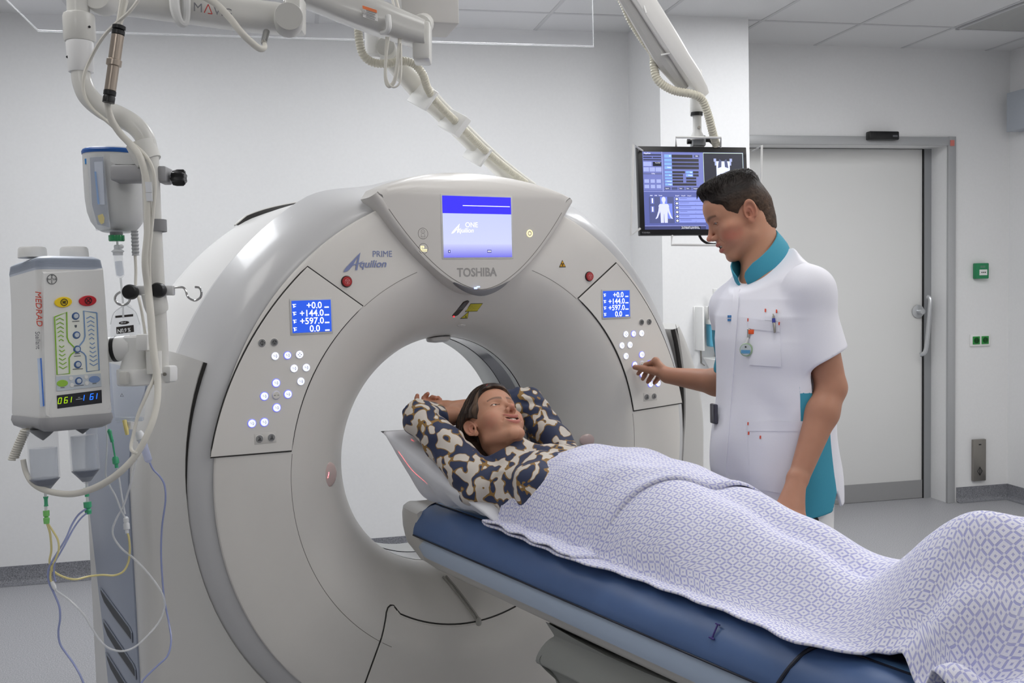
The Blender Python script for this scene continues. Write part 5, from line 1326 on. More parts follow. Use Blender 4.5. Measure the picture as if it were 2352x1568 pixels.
def wtorso(p,off=0):
    y=-p[:,1]; a=np.interp(y,[.46,.50,.56,.64,.75,.90,1.05,1.2],[.08,.135,.170,.172,.140,.115,.11,.11])+off; b=np.interp(y,[.46,.52,.60,.72,.85,1.05,1.2],[.05,.075,.092,.100,.085,.075,.07])+off
    cz=np.interp(y,[.46,.52,.60,.75,1.0],[1.0,.995,.985,.968,.960]); r=(np.abs(p[:,0]+.01)/a)**2.4+(np.abs(p[:,2]-cz)/b)**2.4
    d=(r**(1/2.4)-1)*np.minimum(a,b)*.9; return smax(smax(d,.47+off*.2-y,.03),y-1.10-off,.03)
whc=ww(0,0,.01)
def w_body(p):
    d=local(p,whc,.21,lambda q:head_field(wl(q),WKp)*WS,.115)
    d=smin(d,d_cone(p,ww(0,-.018,-.04),wneck,.049,.056),.02); d=smin(d,wtorso(p,-.026),.03)
    for S,E,W,h in ((wSR,wER,wWR,WHK2),(wSL,wEL,wWL,WHK)):
        a=d_cone(p,S,E,.038,.036); a=smin(a,d_chain(p,[E,E+(W-E)*.3,W],[.036,.0365,.0235],.015),.01); d=smin(d,a,.012); d=smin(d,local(p,h['knuck'][1],.17,lambda q:hand(q,**h),.11),.010)
    for s in (-1,1):
        d=smin(d,d_chain(p,[np.array([s*.062,-1.05,.945]),np.array([s*.062,-1.45,.925]),np.array([s*.06,-1.85,.912]),np.array([s*.06,-1.90,.92])],[.060,.040,.030,.030],.02),.03)
        d=smin(d,d_cone(p,np.array([s*.06,-1.90,.92]),np.array([s*.062,-1.965,1.035]),.030,.024),.02)
    return d
wom=empty('person',(0,-1.1,.87),'person in a navy and cream patterned blouse lying on the table with arms raised','person')
ishw=lambda V:near(V,whc,.185)&(wl(V)[:,2]>-.150)
cW=PD(988,926,3.17)
parts=[]
v,f=mesh_sdf(w_body,whc-.19,whc+.19,.0020,clip=ishw); parts.append((v,f,0))
v,f=mesh_sdf(w_body,cW-.09,cW+.09,.0019,clip=lambda V:near(V,cW,.078)); parts.append((v,f,0))
rest=lambda V:~(near(V,whc,.172)&(wl(V)[:,2]>-.134))&~near(V,cW,.062)
v,f=mesh_sdf(w_body,(-.42,-2.05,.84),(.36,-.02,1.3),.0065,clip=rest); v=tuck(w_body,v,None,.0016,((cW,.062,.078),)); parts.append((v,f,0))
def w_col(V):
    C_=face_colour(wl(V),WKp,None); far=np.linalg.norm(V-whc,axis=1)>.19; n=.5+.5*fbm(V*60,3,2)[:,None]
    C_[far]=(np.array(WKp['skin'])*np.array([.94,.90,.88])*(1-.06*n))[far]
    kn=np.zeros(len(V))
    for k in [q[-1] for q in wf]+[q[0] for q in wf]: kn=np.maximum(kn,np.exp(-((V-k)**2).sum(1)/.009**2))
    return C_*(1-.35*kn[:,None])+np.array(lin((188/255,100/255,90/255)))*(.35*kn[:,None])
np_object('body',parts,skin_mat('skin_fair'),wom,w_col)
gz=(MT-WT)/np.linalg.norm(MT-WT)
eyes(WRm,WT,WS,wom,gz*.28+WRm@np.array([0,1,0])*.9,('iris_grey_brown',rgb(96,84,70)))
g=G()
for k in range(-6,7):
    a=math.radians(11.5*k); wdt=.0044 if abs(k)<2 else .0038
    cz=-.0500+.0105*min(1.3,abs(.0195*math.sin(a))/.026)**2
    c=ww(.0205*math.sin(a),.0725+.0220*math.cos(a),cz-.0006); t_=WRm@np.array([math.cos(a),-math.sin(a),0]); f_=WRm@np.array([math.sin(a),math.cos(a),0]); u_=WRm[:,2]
    g.ell(c,(wdt*.52,.0022,.0042 if abs(k)<2 else .0036),np.stack([t_,f_,u_],1),10,8)
g.build('teeth',mat('tooth_enamel',rgb(228,222,210),.2,coat=.4),wom)
g=G()
for s in (0,1): g.ell(ww(.0835,.0035+.0055*s,-.0265-.0005*s),(.0014,.0014,.0014),None,10,8)
g.build('earring',mat('gold_stud',rgb(226,190,120),.15,metal=1),wom)
# bob haircut falling back on to the pillow
def w_hair(p):
    q=wl(p); x=q[:,0]; ax=np.abs(x); y=q[:,1]; z=q[:,2]
    st=np.sin(330*(y*.75-z*.66)+9*vnoise(q*22,4))*.0009+np.sin(140*(y*.7-z*.7)+5*vnoise(q*16,6))*.0018
    d=d_ell(q,(0,-.032,.046),(.087,.112,.095)); d=smin(d,d_ell(q,(0,.036,.080),(.068,.064,.056)),.03)
    for s in (-1,1):
        d=smin(d,d_chain(q,[(s*.066,.012,.045),(s*.070,-.040,.0),(s*.064,-.078,-.050),(s*.054,-.088,-.090)],[.022,.032,.040,.026],.02),.022)
    d=smin(d,d_chain(q,[(0,-.095,.02),(0,-.098,-.06),(0,-.088,-.095)],[.055,.050,.032],.02),.03)
    d=d+st
    # open face: a window bounded by a side-swept fringe, temple locks and the ear
    edge=np.interp(z,[-.14,-.05,-.03,-.005,.02,.045,.07,.085,.10,.12],[-.062,-.050,-.040,-.022,.038,.047,.058,.078,.13,.2])
    edge=edge+.012*np.clip(z/.06,0,1)*(1-np.clip((z-.06)/.02,0,1))*0
    d=smax(d,y-edge-.002*vnoise(q*90,9),.004)
    ear=.0365-np.sqrt((y+.012)**2*1.05+(z+.001)**2*.92); d=smax(d,np.where((x>.055),ear,-1),.004)
    return d*WS
v,f=mesh_sdf(w_hair,WT-.22,WT+.22,.0021,newton=2,margin=1.8)
def w_hcol(V):
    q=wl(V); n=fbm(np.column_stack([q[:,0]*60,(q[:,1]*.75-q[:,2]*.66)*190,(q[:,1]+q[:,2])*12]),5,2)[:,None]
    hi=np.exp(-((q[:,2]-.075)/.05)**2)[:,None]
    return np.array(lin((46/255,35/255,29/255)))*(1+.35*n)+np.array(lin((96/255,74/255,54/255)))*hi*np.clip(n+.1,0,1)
g=G()
wh=lambda q:w_hair(WT+(q*WS)@WRm.T)
for k in range(260):
    th=rng.uniform(-1.25,1.25); q=np.array([.062*math.sin(th),rng.uniform(.0,.085),.125]); 
    pts=[]
    L=rng.uniform(.05,.10); sgn=1 if q[0]>-.018 else -1
    for s in np.linspace(0,1,8): pts.append(q+np.array([sgn*.05*s,-.85*L*s,-.55*L*s-.05*s*abs(math.sin(th))]))
    pts=np.array(pts)
    for it in range(26):
        d=wh(pts)/WS; e=.002; gr=np.stack([(wh(pts+np.eye(3)[j]*e)-wh(pts-np.eye(3)[j]*e))/(2*e)/WS for j in range(3)],1); gr/=np.linalg.norm(gr,axis=1)[:,None]+1e-6
        pts=pts-gr*np.clip(d-.0009,-.015,.015)[:,None]*.8
    if np.abs(np.diff(pts,axis=0)).max()>.035: continue
    strand(g,[WT+WRm@(w*WS) for w in pts],None,.0006)
sv=np.array(g.v); sf4=np.array([q for q in g.f if len(q)==4])
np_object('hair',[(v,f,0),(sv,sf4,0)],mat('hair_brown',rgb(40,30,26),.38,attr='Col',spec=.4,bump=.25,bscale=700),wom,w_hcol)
# patterned blouse
def wwr(p):
    w=.0045*fbm(p*13,31,2)
    for S,E in ((wSR,wER),(wSL,wEL)):
        D_=(E-S)/np.linalg.norm(E-S); t=(p-S)@D_; r=np.sqrt(((p-S-np.outer(t,D_))**2).sum(1)); w=w+.0055*np.sin(75*t+5*vnoise(p*13,7)+30*(p[:,0]))*np.exp(-(r/.09)**2)*((t>-.05)&(t<.32))
    w=w+.007*np.sin(44*(p[:,1]*.6+p[:,0]*.9)+3*vnoise(p*8,9))*np.exp(-((p[:,1]+.66)/.12)**2)
    return w
def blouse(p):
    d=wtorso(p,.0)
    for s in (-1,1): d=smin(d,d_ell(p,(s*.072-.005,-.700,1.012),(.070,.075,.050)),.04)
    for S,E,W,L in ((wSR,wER,wWR,.42),(wSL,wEL,wWL,.62)):
        a=d_cone(p,S,E,.066,.053); fo=E+(W-E)*L; a=smin(a,d_cone(p,E,fo,.052,.042),.014); d=smin(d,a,.03)
        t=(p-E)@((W-E)/np.linalg.norm(W-E)); 
        nr=np.sqrt(((p-fo)**2).sum(1))<.10
        d=np.where(nr,smax(d,t-np.linalg.norm(W-E)*L,.003),d)
    na=wneck+np.array([.0,.0,-.03]); nb_=ww(0,-.014,-.078); nax=(nb_-na)/np.linalg.norm(nb_-na); tl_=(p-na)@nax
    nc=smax(d_cone(p,na,nb_+nax*.05,.080,.058),tl_-np.linalg.norm(nb_-na)-.004+.12*((p-na)@WRm[:,1]),.004); d=smin(d,nc,.03)
    d=d+wwr(p)
    # neck opening
    d=smax(d,-d_cone(p,na+nax*.02,nb_+nax*.08,.050,.054),.003)
    return d
v,f=mesh_sdf(blouse,(-.42,-1.15,.84),(.36,-.1,1.28),.0048,margin=1.8)
m=bpy.data.materials.new('leopard_print'); m.use_nodes=True; nt=m.node_tree; b=nt.nodes['Principled BSDF']; L_=nt.links.new
tc=nt.nodes.new('ShaderNodeTexCoord'); n0=nt.nodes.new('ShaderNodeTexNoise'); n0.inputs['Scale'].default_value=16; n0.inputs['Detail'].default_value=1; L_(tc.outputs['Object'],n0.inputs['Vector'])
ad=nt.nodes.new('ShaderNodeVectorMath'); ad.operation='MULTIPLY_ADD'; ad.inputs[1].default_value=(.045,.045,.045); L_(n0.outputs['Color'],ad.inputs[0]); L_(tc.outputs['Object'],ad.inputs[2])
n1=nt.nodes.new('ShaderNodeTexNoise'); n1.inputs['Scale'].default_value=36; n1.inputs['Detail'].default_value=.6; n1.inputs['Roughness'].default_value=.4; L_(ad.outputs[0],n1.inputs['Vector'])
cr=nt.nodes.new('ShaderNodeValToRGB'); cr.color_ramp.interpolation='CONSTANT'; e=cr.color_ramp; e.elements[0].position=0; e.elements[0].color=rgb(40,50,80); e.elements[1].position=.478; e.elements[1].color=rgb(140,106,52); x=e.elements.new(.533); x.color=rgb(206,198,188)
L_(n1.outputs['Fac'],cr.inputs[0]); L_(cr.outputs[0],b.inputs['Base Color']); b.inputs['Roughness'].default_value=.7; b.inputs['Sheen Weight'].default_value=.1
np_object('blouse',[(v,f,0)],m,wom)
# ================================================================ contrast injector, its hanging pole and tubing (left foreground)
def pxtube(g,pts,rpx,n=10,sub=5,**k):
    P=[PD(*p) for p in pts]; rr=rpx if hasattr(rpx,'__len__') else [rpx]*len(pts)
    return g.tube(P,[r*p[2]/FOC for r,p in zip(rr,pts)],n,sub=sub,**k)
ARMW=mat('arm_white',rgb(214,213,208),.35,coat=.2,noise=.02,nscale=14); CABW=mat('cable_white',rgb(216,213,204),.5); TAPE=mat('white_tape',rgb(222,221,216),.7,bump=.3,bscale=60)
CLEAR=mat('clear_plastic',rgb(226,230,236),.08,alpha=.20,coat=.3); CLEAR2=mat('clear_fluid',rgb(206,214,226),.05,alpha=.42,coat=.3); TUBEC=mat('clear_tube',rgb(222,224,226),.15,alpha=.55); TUBEY=mat('yellow_tube',rgb(226,214,150),.2,alpha=.75); TUBEB=mat('blue_striped_tube',rgb(150,160,204),.2,alpha=.75)
GRN=mat('green_connector',rgb(70,178,128),.25,alpha=.85); GRN2=mat('lime_connector',rgb(128,206,110),.25,alpha=.85); EMER=mat('emerald_ring',rgb(30,132,78),.25,coat=.4)
PD_=2.15
su=empty('ceiling_suspension',PD(180,10,PD_),'white ceiling suspension arm with a curved drop pole carrying the injector','suspension arm')
def vpole(px,py,D): return PD(px,py,D)
DN=-_up*0+np.array([0,0,-1.])
g=G(); pxtube(g,[(178,-60,2.15),(179,0,2.15),(180,32,2.15)],25,20,1); g.build('drop_tube',ARMW,su)
g=G(); c=PD(180.5,30,2.15); k=PD_/FOC; g.lathe(c,DN,[(27*k,0),(33*k,3*k),(35*k,9*k),(35*k,60*k),(33*k,65*k),(30*k,66*k)],28); g.build('upper_collar',ARMW,su)
g=G(); c=PD(183,96,2.15); g.lathe(c,DN,[(29*k,0),(30*k,3*k),(28*k,64*k),(27*k,69*k)],28); g.build('lower_collar',mat('collar_white',rgb(228,228,228),.4),su)
g=G()
for (x,y) in ((153,52),(206,62),(155,131)): g.lathe(PD(x,y,2.135),-_fw,[(2.8*k,0),(2.8*k,2*k)],10)
g.build('set_screw',BLACK,su)
g=G(); pxtube(g,[(185,160,2.15),(189,190,2.15),(204,222,2.15),(236,250,2.15),(275,268,2.15),(308,287,2.15),(330,312,2.15),(340,342,2.15),(345,380,2.15),(350,500,2.15),(357,640,2.15),(364,760,2.15),(369,880,2.15)],[21,22,23,23,24,23,22,21,20,20,20,20,20],18,6); g.build('curved_pole',ARMW,su)
g=G(); pxtube(g,[(324,330,2.15),(334,356,2.15),(343,372,2.15)],[34,31,29],18,3); g.build('tape_wrap',TAPE,su)
g=G(); pxtube(g,[(352,672,2.14),(358,700,2.145),(362,715,2.15)],[27,27,24],18,3); g.build('tape_wrap',TAPE,su)
g=G(); pxtube(g,[(353,806,2.12),(355,858,2.12)],[18,17],14,2); g.build('tape_wrap',TAPE,su)
g=G(); pxtube(g,[(361,505,2.15),(362,532,2.15)],[21,21],16,1); g.build('grey_band',mat('grey_band',rgb(140,140,142),.6),su)
# main cables
g=G(); pxtube(g,[(285,0,2.08),(277,40,2.08),(272,62,2.08)],[10,8,7],10,4); pxtube(g,[(246,232,2.08),(254,270,2.09),(275,305,2.10),(300,332,2.10),(322,362,2.09),(336,420,2.09),(340,520,2.09),(334,600,2.09),(340,660,2.10),(346,720,2.09),(352,800,2.08),(362,870,2.07),(360,930,2.05),(344,985,2.03),(312,1045,2.02),(268,1090,2.02),(218,1120,2.04),(165,1134,2.06),(112,1128,2.08),(78,1112,2.09),(60,1085,2.10),(53,1055,2.10)],[8]+[8]*5+[8.5]*5+[8,7.5,7.5,7.5,8,8,7.5,7,6.5,6,6],12,6); g.build('power_cable',CABW,su)
g=G(); pxtube(g,[(318,0,2.07),(296,28,2.07),(262,58,2.08),(232,92,2.10),(206,140,2.12),(193,175,2.12),(193,215,2.12),(212,250,2.12),(250,282,2.12),(290,318,2.12),(330,352,2.10),(350,385,2.09),(356,430,2.09),(350,510,2.09),(343,590,2.09),(345,660,2.10),(352,740,2.09),(356,850,2.08),(340,900,2.06),(318,950,2.05),(306,1000,2.04),(301,1024,2.03),(304,1036,2.02),(316,1041,2.015)],4,8,6); g.build('sensor_cable',CABW,su)
def axtube(g,a,b,prof,n=20):
    a=np.array(a);b=np.array(b); L=np.linalg.norm(b-a); g.lathe(a,(b-a)/L,[(r,t*L) for r,t in prof],n)
a=PD(274,58,2.07); b=PD(249,236,2.07); k2=2.07/FOC
g=G(); axtube(g,a,b,[(11*k2,.12),(14*k2,.13),(14*k2,.44),(17*k2,.45),(17*k2,.52),(13*k2,.53),(13*k2,.84),(11*k2,.85)]); mcn=g.build('cable_connector',mat('nickel',rgb(172,160,148),.3,metal=.8),su)
g=G(); axtube(g,a,b,[(12*k2,.0),(15*k2,.01),(15*k2,.05),(12*k2,.06),(14.5*k2,.07),(14.5*k2,.12)]); g.build('rubber_end',BLACK,mcn); g=G(); axtube(g,a,b,[(14*k2,.85),(14*k2,.90),(12*k2,.91),(13.5*k2,.93),(13.5*k2,1.)]); g.build('rubber_end',BLACK,mcn)
g=G()
for y0,y1,s in ((418,442,1),(443,462,1)):
    q=[PD(334+(y0-418)*.06,y0,2.085),PD(348+(y0-418)*.05,y0,2.085),PD(349+(y1-418)*.05,y1,2.085),PD(335+(y1-418)*.06,y1,2.085)]; g.prism(q,-_fw*.003)
g.build('cable_label',mat('paper_label',rgb(222,224,228),.6),su)
# horizontal spring arm with its wordmark
def beam(name,pts,par,m,depth,nround=16,ex=3.2,cap=True):
    """pts: (px, top py, bottom py, D): a rounded-box arm"""
    g=G(); rings=[]
    for (x,y0,y1,D) in pts:
        c=PD(x,(y0+y1)/2,D); h=(y1-y0)/2*D/FOC; ring=[]
        for kk in range(28):
            a=2*PI*kk/28; ca,sa=math.cos(a),math.sin(a); r=(abs(ca)**ex+abs(sa)**ex)**(-1/ex); ring.append(c+_up*(h*r*sa)+_fw*(depth*r*ca))
        rings.append(ring)
    g.loft(rings,cap=cap); return g.build(name,m,par,ang=40)
beam('arm_housing',[(205,-46,26,2.22),(225,-42,27,2.22),(300,-36,34,2.24),(440,-22,53,2.28),(520,-8,64,2.30),(575,3,71,2.32),(640,10,76,2.34),(656,14,75,2.34)],su,ARMW,.042)
g=G(); c=PD(663,42,2.29); g.lathe(c,-_fw+.25*_rt,[(33*2.3/FOC,-.04),(33*2.3/FOC,.012),(31*2.3/FOC,.016)],28); g.build('pivot_cap',mat('cap_grey',rgb(196,195,190),.4),su)
g=G(); g.obox(PD(679,34,2.36),_rt,_fw,_up,(36*2.36/FOC,.07,80*2.36/FOC),.006); g.build('end_bracket',ARMW,su)
g=G(); pxtube(g,[(673,6,2.36),(673,-80,2.36)],22,20,1); g.build('riser_tube',ARMW,su)
g=G(); c=PD(233,-2,2.17); g.lathe(c,-_fw,[(34*k,-.02),(34*k,.02),(31*k,.026)],28); g.build('pivot_cap',ARMW,su)
ux=PD(560,40,2.28)-PD(440,19,2.24); ux/=np.linalg.norm(ux); uy=_up
MG=mat('mark_grey',rgb(130,130,134),.5); MRD=mat('mark_red',rgb(188,60,52),.5)
lo=PD(443,24.5,2.222)-_fw*.0; xs=0
sz=.0275
text('M',sz,lo,ux,uy,'wordmark',MG,su,.0008,0,sx=1.0)
text('VIG',sz,lo+ux*.044,ux,uy,'wordmark',MG,su,.0008,0,sx=.95)
g=G(); p0=lo+ux*.0245; 
for a_,b_ in (((0,0),(.0085,.020)),((.0085,.020),(.017,0)),((.0075,.0),(.017,0))): g.tube([p0+ux*a_[0]+uy*a_[1]-_fw*.0005,p0+ux*b_[0]+uy*b_[1]-_fw*.0005],.0011,6)
g.build('wordmark_accent',MRD,su)
g=G(); pxtube(g,[(462,-10,2.20),(495,8,2.20),(525,38,2.20),(552,72,2.20),(575,95,2.21),(597,112,2.22),(608,108,2.23),(606,95,2.25)],[8,8,8,8,8,7.5,6,4],12,6); g.build('cable_loop',CABW,su)
g=G(); pxtube(g,[(612,74,2.29),(606,98,2.24)],[8,7],12,1); g.build('cable_hook',CHROME,su)
g=G(); pxtube(g,[(400,-30,2.215),(402,20,2.205),(414,52,2.21),(426,48,2.22),(428,0,2.22),(424,-40,2.23)],[12,12,9,9,10,10],10,4); g.build('strap_band',mat('strap_white',rgb(214,214,212),.6),su)
# ---- injector head
ih=empty('contrast_injector',PD(135,985,2.12),'white contrast injector head with yellow and red buttons and a digital display','injector')
V=PD(243,612,2.13)-PD(258,955,2.13); V/=np.linalg.norm(V)
U=.76*_rt+.65*_fw; U-=V*(U@V); U/=np.linalg.norm(U); N=np.cross(U,V); N/=np.linalg.norm(N)     # N points to the camera side
if N@_fw>0: N=-N
P0=PD(165,790,2.08)
fp=lambda px,py,o=0.: atPl(px,py,P0,N)+N*o
def rrect(c,u,v,hu,hv,r,n=6):
    out=[]
    for (su_,sv_,a0) in ((1,1,0),(-1,1,90),(-1,-1,180),(1,-1,270)):
        for q in range(n+1): a=math.radians(a0+90*q/n); out.append(c+u*(su_*(hu-r)+r*math.cos(a))+v*(sv_*(hv-r)+r*math.sin(a)))
    return out
fl=lambda px,py:((fp(px,py)-P0)@U,(fp(px,py)-P0)@V)
u0a,v1=fl(86,622); u1a,_x=fl(240,615); u0b,v0=fl(98,966); u1b,_x=fl(257,948)
vt=fl(165,619)[1]; vb=fl(178,958)[1]
INJ=mat('injector_white',rgb(228,228,226),.38,coat=.15); BAND=mat('injector_band',rgb(178,186,200),.35); RIM=mat('injector_rim',rgb(160,160,162),.4)
def section(v,grow=0,dep=.235):
    t=(v-vb)/(vt-vb); ua=u0b*(1-t)+u0a*t; ub=u1b*(1-t)+u1a*t; c=P0+U*((ua+ub)/2)+V*v-N*(dep/2-.002); return rrect(c,U,N,(ub-ua)/2+grow,dep/2+grow,.022,7)
g=G(); g.loft([section(vb,.002),section(vb+.01,.004),section(vb+.06,.002),section(vt-.06,-.001),section(vt)]); g.build('housing',INJ,ih,ang=50)
g=G(); g.loft([section(vt-.001,-.0005),section(vt+.004,.0005),section(vt+.024,-.003),section(vt+.029,-.012)]); 
g.build('lid_band',BAND,ih,ang=40)
for j in range(7):
    g=G(); s_=section(vt+.006+.0026*j,.0006-.00035*j); g.tube(s_,.0005,5,closed=True); g.build('lid_rib',mat('rib_grey',rgb(156,166,182),.4),ih)
g=G(); g.loft([section(vb+.004,.0045),section(vb-.006,.006),section(vb-.018,.002),section(vb-.026,-.012)]); g.build('lower_rim',RIM,ih,ang=50)
# raised face plate
corner=[(91,622),(238,613),(243,700),(256,938),(250,952),(230,958),(103,972),(96,958)]
g=G(); g.prism([fp(x,y,-.004) for x,y in [(97,624),(236,616),(240,660),(249,800),(254,925),(251,940),(243,946),(112,962),(103,957),(101,945),(96,700)]],N*.0085,.004); fpn=g.build('face_plate',INJ,ih,ang=30)
FO=.0052
def plate(name,pts,m,off=FO,th=.0012,par=None,bev=0):
    g=G(); g.prism([fp(x,y,off-.0008) for x,y in pts],N*(th+.0008),bev); return g.build(name,m,par or ih)
def oval(px,py,rx,ry,n=28,rot=-.05): return [(px+rx*math.cos(2*PI*i/n),py+ry*math.sin(2*PI*i/n)+rot*rx*math.cos(2*PI*i/n)) for i in range(n)]
def lines(name,segs,w,m,off=FO+.0012,par=None):
    g=G()
    for sg in segs: g.tube([fp(x,y,off) for x,y in sg],w*2.08/FOC,5)
    return g.build(name,m,par or ih)
YB=mat('yellow_button',rgb(246,210,30),.35); RB=mat('red_oval_button',rgb(196,30,44),.35); GL=mat('lime_print',rgb(142,192,58),.5); BL=mat('blue_print',rgb(126,158,202),.5); BLD=mat('blue_ring',rgb(66,98,150),.4); PGREY=mat('panel_grey',rgb(196,204,212),.45); PWH=mat('panel_white',rgb(234,236,226),.45)
b_=plate('start_button',oval(143,694,20,12),YB,th=.003,bev=.001); lines('symbol',[oval(144.5,694.5,7.5,7.5,14)+[oval(144.5,694.5,7.5,7.5,14)[0]],[(142,691),(142,698)],[(147,691),(147,698)],[(147,691),(144,694.5),(147,698)]],.9,BLACK,FO+.0036,b_)
b_=plate('stop_button',oval(199,691,20,12),RB,th=.003,bev=.001); lines('symbol',[oval(200,691,7.5,7.5,14)+[oval(200,691,7.5,7.5,14)[0]],[(195.5,686.5),(204.5,695.5)],[(204.5,686.5),(195.5,695.5)]],1.1,mat('dark_red_print',rgb(70,12,20),.5),FO+.0036,b_)
plate('key_panel',[(122,727),(135,720),(155,714.5),(175,712),(200,713),(221,718),(224,780),(229,858),(127,866),(124,800)],PWH,th=.0006)
plate('lower_key_panel',[(126.5,864),(229,857),(231,887),(128.5,898)],PGREY,FO+.0003,.0008)
lines('fluid_a_outline',[[(123,728),(151,717),(152,775),(156,785),(170,799)],[(123,728),(129,860),(157.5,857.5),(156.5,822),(161,814),(170,807)]],1.5,GL)
lines('fluid_b_outline',[[(220,718.5),(190,714),(193,772),(190,782),(178,797)],[(220,718.5),(225.5,850),(197,853.5),(195,818),(190,811),(180,805)]],1.5,BL)
def chev(x,y,w,h,up): return [(x-w,y+(h if up else -h)*.5),(x,y-(h if up else -h)*.5),(x+w,y+(h if up else -h)*.5)]
for cx,cxs,m,nm in ((135.5,.030,GL,'fluid_a_arrows'),(205.5,.031,BL,'fluid_b_arrows')):
    lines(nm,[chev(cx+i*.6,733+i*9.6+(0 if cx<150 else -4),9-i*.7,5-i*.2,True) for i in range(6)]+[chev(cx+4.2+i*.6,796+i*9.6+(0 if cx<150 else -7),5.6+i*.7,4+i*.25,False) for i in range(6)],1.1,m)
for (x,y) in ((171.5,726),(173.5,769.5),(175,802),(176.5,837),(178.5,874.5)):
    kb=plate('key_ring',oval(x,y,8.6,8.6),BLD,th=.0025,bev=.001); plate('key_cap',oval(x+.5,y,5.6,5.6),PGREY,FO+.0012,.003,kb,.001)
lines('key_captions',[[(164,738.5),(180,737.3)],[(170,812.5),(181,811.5)],[(168,818),(183,817)],[(165,848),(188,846.5)],[(168,886),(190,884)],[(137,890),(146,889.5)],[(210,881),(219,880)]],.8,mat('caption_grey',rgb(90,94,100),.6))
plate('prime_icon',[(169.5,746.5),(174,746.3),(174.2,750),(172.2,753),(169.8,750.5)],mat('caption_grey',rgb(90,94,100),.6),FO+.0006)
plate('fluid_a_key',oval(141,880,13,8),mat('lime_key',rgb(150,196,70),.4),th=.002,bev=.0008); plate('fluid_b_key',oval(214.5,871,13,8),mat('blue_key',rgb(124,150,196),.4),th=.002,bev=.0008)
for (x,y) in ((161,869),(163,884.5),(195.5,865.5),(197,880)): plate('small_key',oval(x,y,5,5),PLW,th=.0025,bev=.001)
dp=plate('display_window',[(129,908),(231,895),(232,925),(130,938)],mat('display_black',rgb(22,24,34),.15,coat=.4),FO,.0010)
LG=mat('digit_lime',rgb(150,190,20),.3,emit=rgb(160,200,20),estr=.9); LB=mat('digit_blue',rgb(30,110,255),.3,emit=rgb(40,120,255),estr=1.2)
SEGS={'0':'abcdef','6':'acdefg','1':'bc','-':'g'}
def seven(ch,x,y,w,h,m):
    sl=.15*h; X=lambda a,b:(x+a*w+(1-b)*sl,y-a*w*.13+b*h)
    pos=dict(a=((0,0),(1,0)),b=((1,0),(1,.5)),c=((1,.5),(1,1)),d=((0,1),(1,1)),e=((0,.5),(0,1)),f=((0,0),(0,.5)),g=((0,.5),(1,.5)))
    lines('digit',[[X(*pos[s][0]),X(*pos[s][1])] for s in SEGS[ch]],.95,m,FO+.0014,dp)
for ch,x in (('0',131),('6',145),('1',154)): seven(ch,x,914 if x<140 else 912.5 if x<150 else 911.5,6.5,13,LG)
for ch,x in (('1',183),('6',204),('1',212.5)): seven(ch,x,907.5 if x<190 else 904.5 if x<208 else 903.5,6.5,13,LB)
lines('caption',[[(177,912.5),(182,911.9)],[(172,917),(187,915.3)]],.7,mat('caption_white',rgb(200,204,210),.5),FO+.0014,dp)
# maker mark, vertical lettering, blue strip
lines('round_mark',[oval(117.5,641.5,11,11,24,0)+[oval(117.5,641.5,11,11,24,0)[0]]],.9,mat('mark_dark',rgb(110,112,114),.5),FO+.0002)
MKD=mat('mark_dark',rgb(110,112,114),.5)
for i,ch in enumerate('BAYER'):
    w_=.0044; text(ch,w_*1.25,fp(117.5+(i-2)*4.1,643.6,FO),U,V,'mark_letter',MKD,ih,.0002,align='CENTER')
    if i!=2: text(ch,w_*1.25,fp(117.5,643.6+(i-2)*4.1,FO),U,V,'mark_letter',MKD,ih,.0002,align='CENTER')
text('MEDRAD',.0160,fp(81,668,-.0002),-V,U,'lettering',mat('orange_red_lettering',rgb(206,78,60),.5),ih,.0012,.0,shear=.15,sx=1.12); text('Stellant',.0125,fp(81,761,-.0002),-V,U,'lettering',mat('mark_grey',rgb(130,130,134),.5),ih,.0012,0,sx=.98)
g=G(); g.prism([fp(x,y,.0012) for x,y in ((85,823),(94.5,822),(101,932),(92,934))],N*.001); sl_=g.build('blue_strip_label',mat('strip_pale',rgb(196,212,236),.4),ih)
g=G(); g.prism([fp(x,y,.0024) for x,y in ((91.5,822.5),(94.5,822),(101,932),(98,933))],N*.0006); g.build('strip_edge',mat('strip_blue',rgb(76,126,214),.4),sl_)
# side grip swell, top caps, nozzles
for (x,D) in ((75,2.12),(171,2.17)):
    c=PD(x,592,D); g=G(); kk=D/FOC; n_=40
    rings=[]
    for (rr,hh) in ((31,0),(31,7),(30,20),(27.5,24),(20,25)):
        rings.append([c+V*(hh*kk)+(U*math.cos(2*PI*i/n_)+N*math.sin(2*PI*i/n_))*kk*(rr-(1.1 if (hh in(7,) and i%5<2) else 0)) for i in range(n_)])
    g.loft(rings); g.build('piston_cap',PLW,ih,ang=50)
for (x,y,D) in ((98,987,2.10),(189,972,2.17)):
    kk=D/FOC; g=G(); g.lathe(PD(x,y,D),-V,[(27*kk,-.004),(26*kk,3*kk),(14*kk,14*kk),(5*kk,21*kk),(1*kk,24*kk)],24); g.build('piston_tip',BLACK,ih)
g=G()
hp=[]; 
for i in range(12*14):
    t=i/(12*14-1); c=PD(60-24*t+ -6*math.sin(t*1.5),985+70*t,2.13); a=2*PI*i/12; hp.append(c+(_rt*math.cos(a)+_fw*math.sin(a))*.0085)
g.tube(hp,.0026,6); g.build('coiled_cord',CABW,ih)
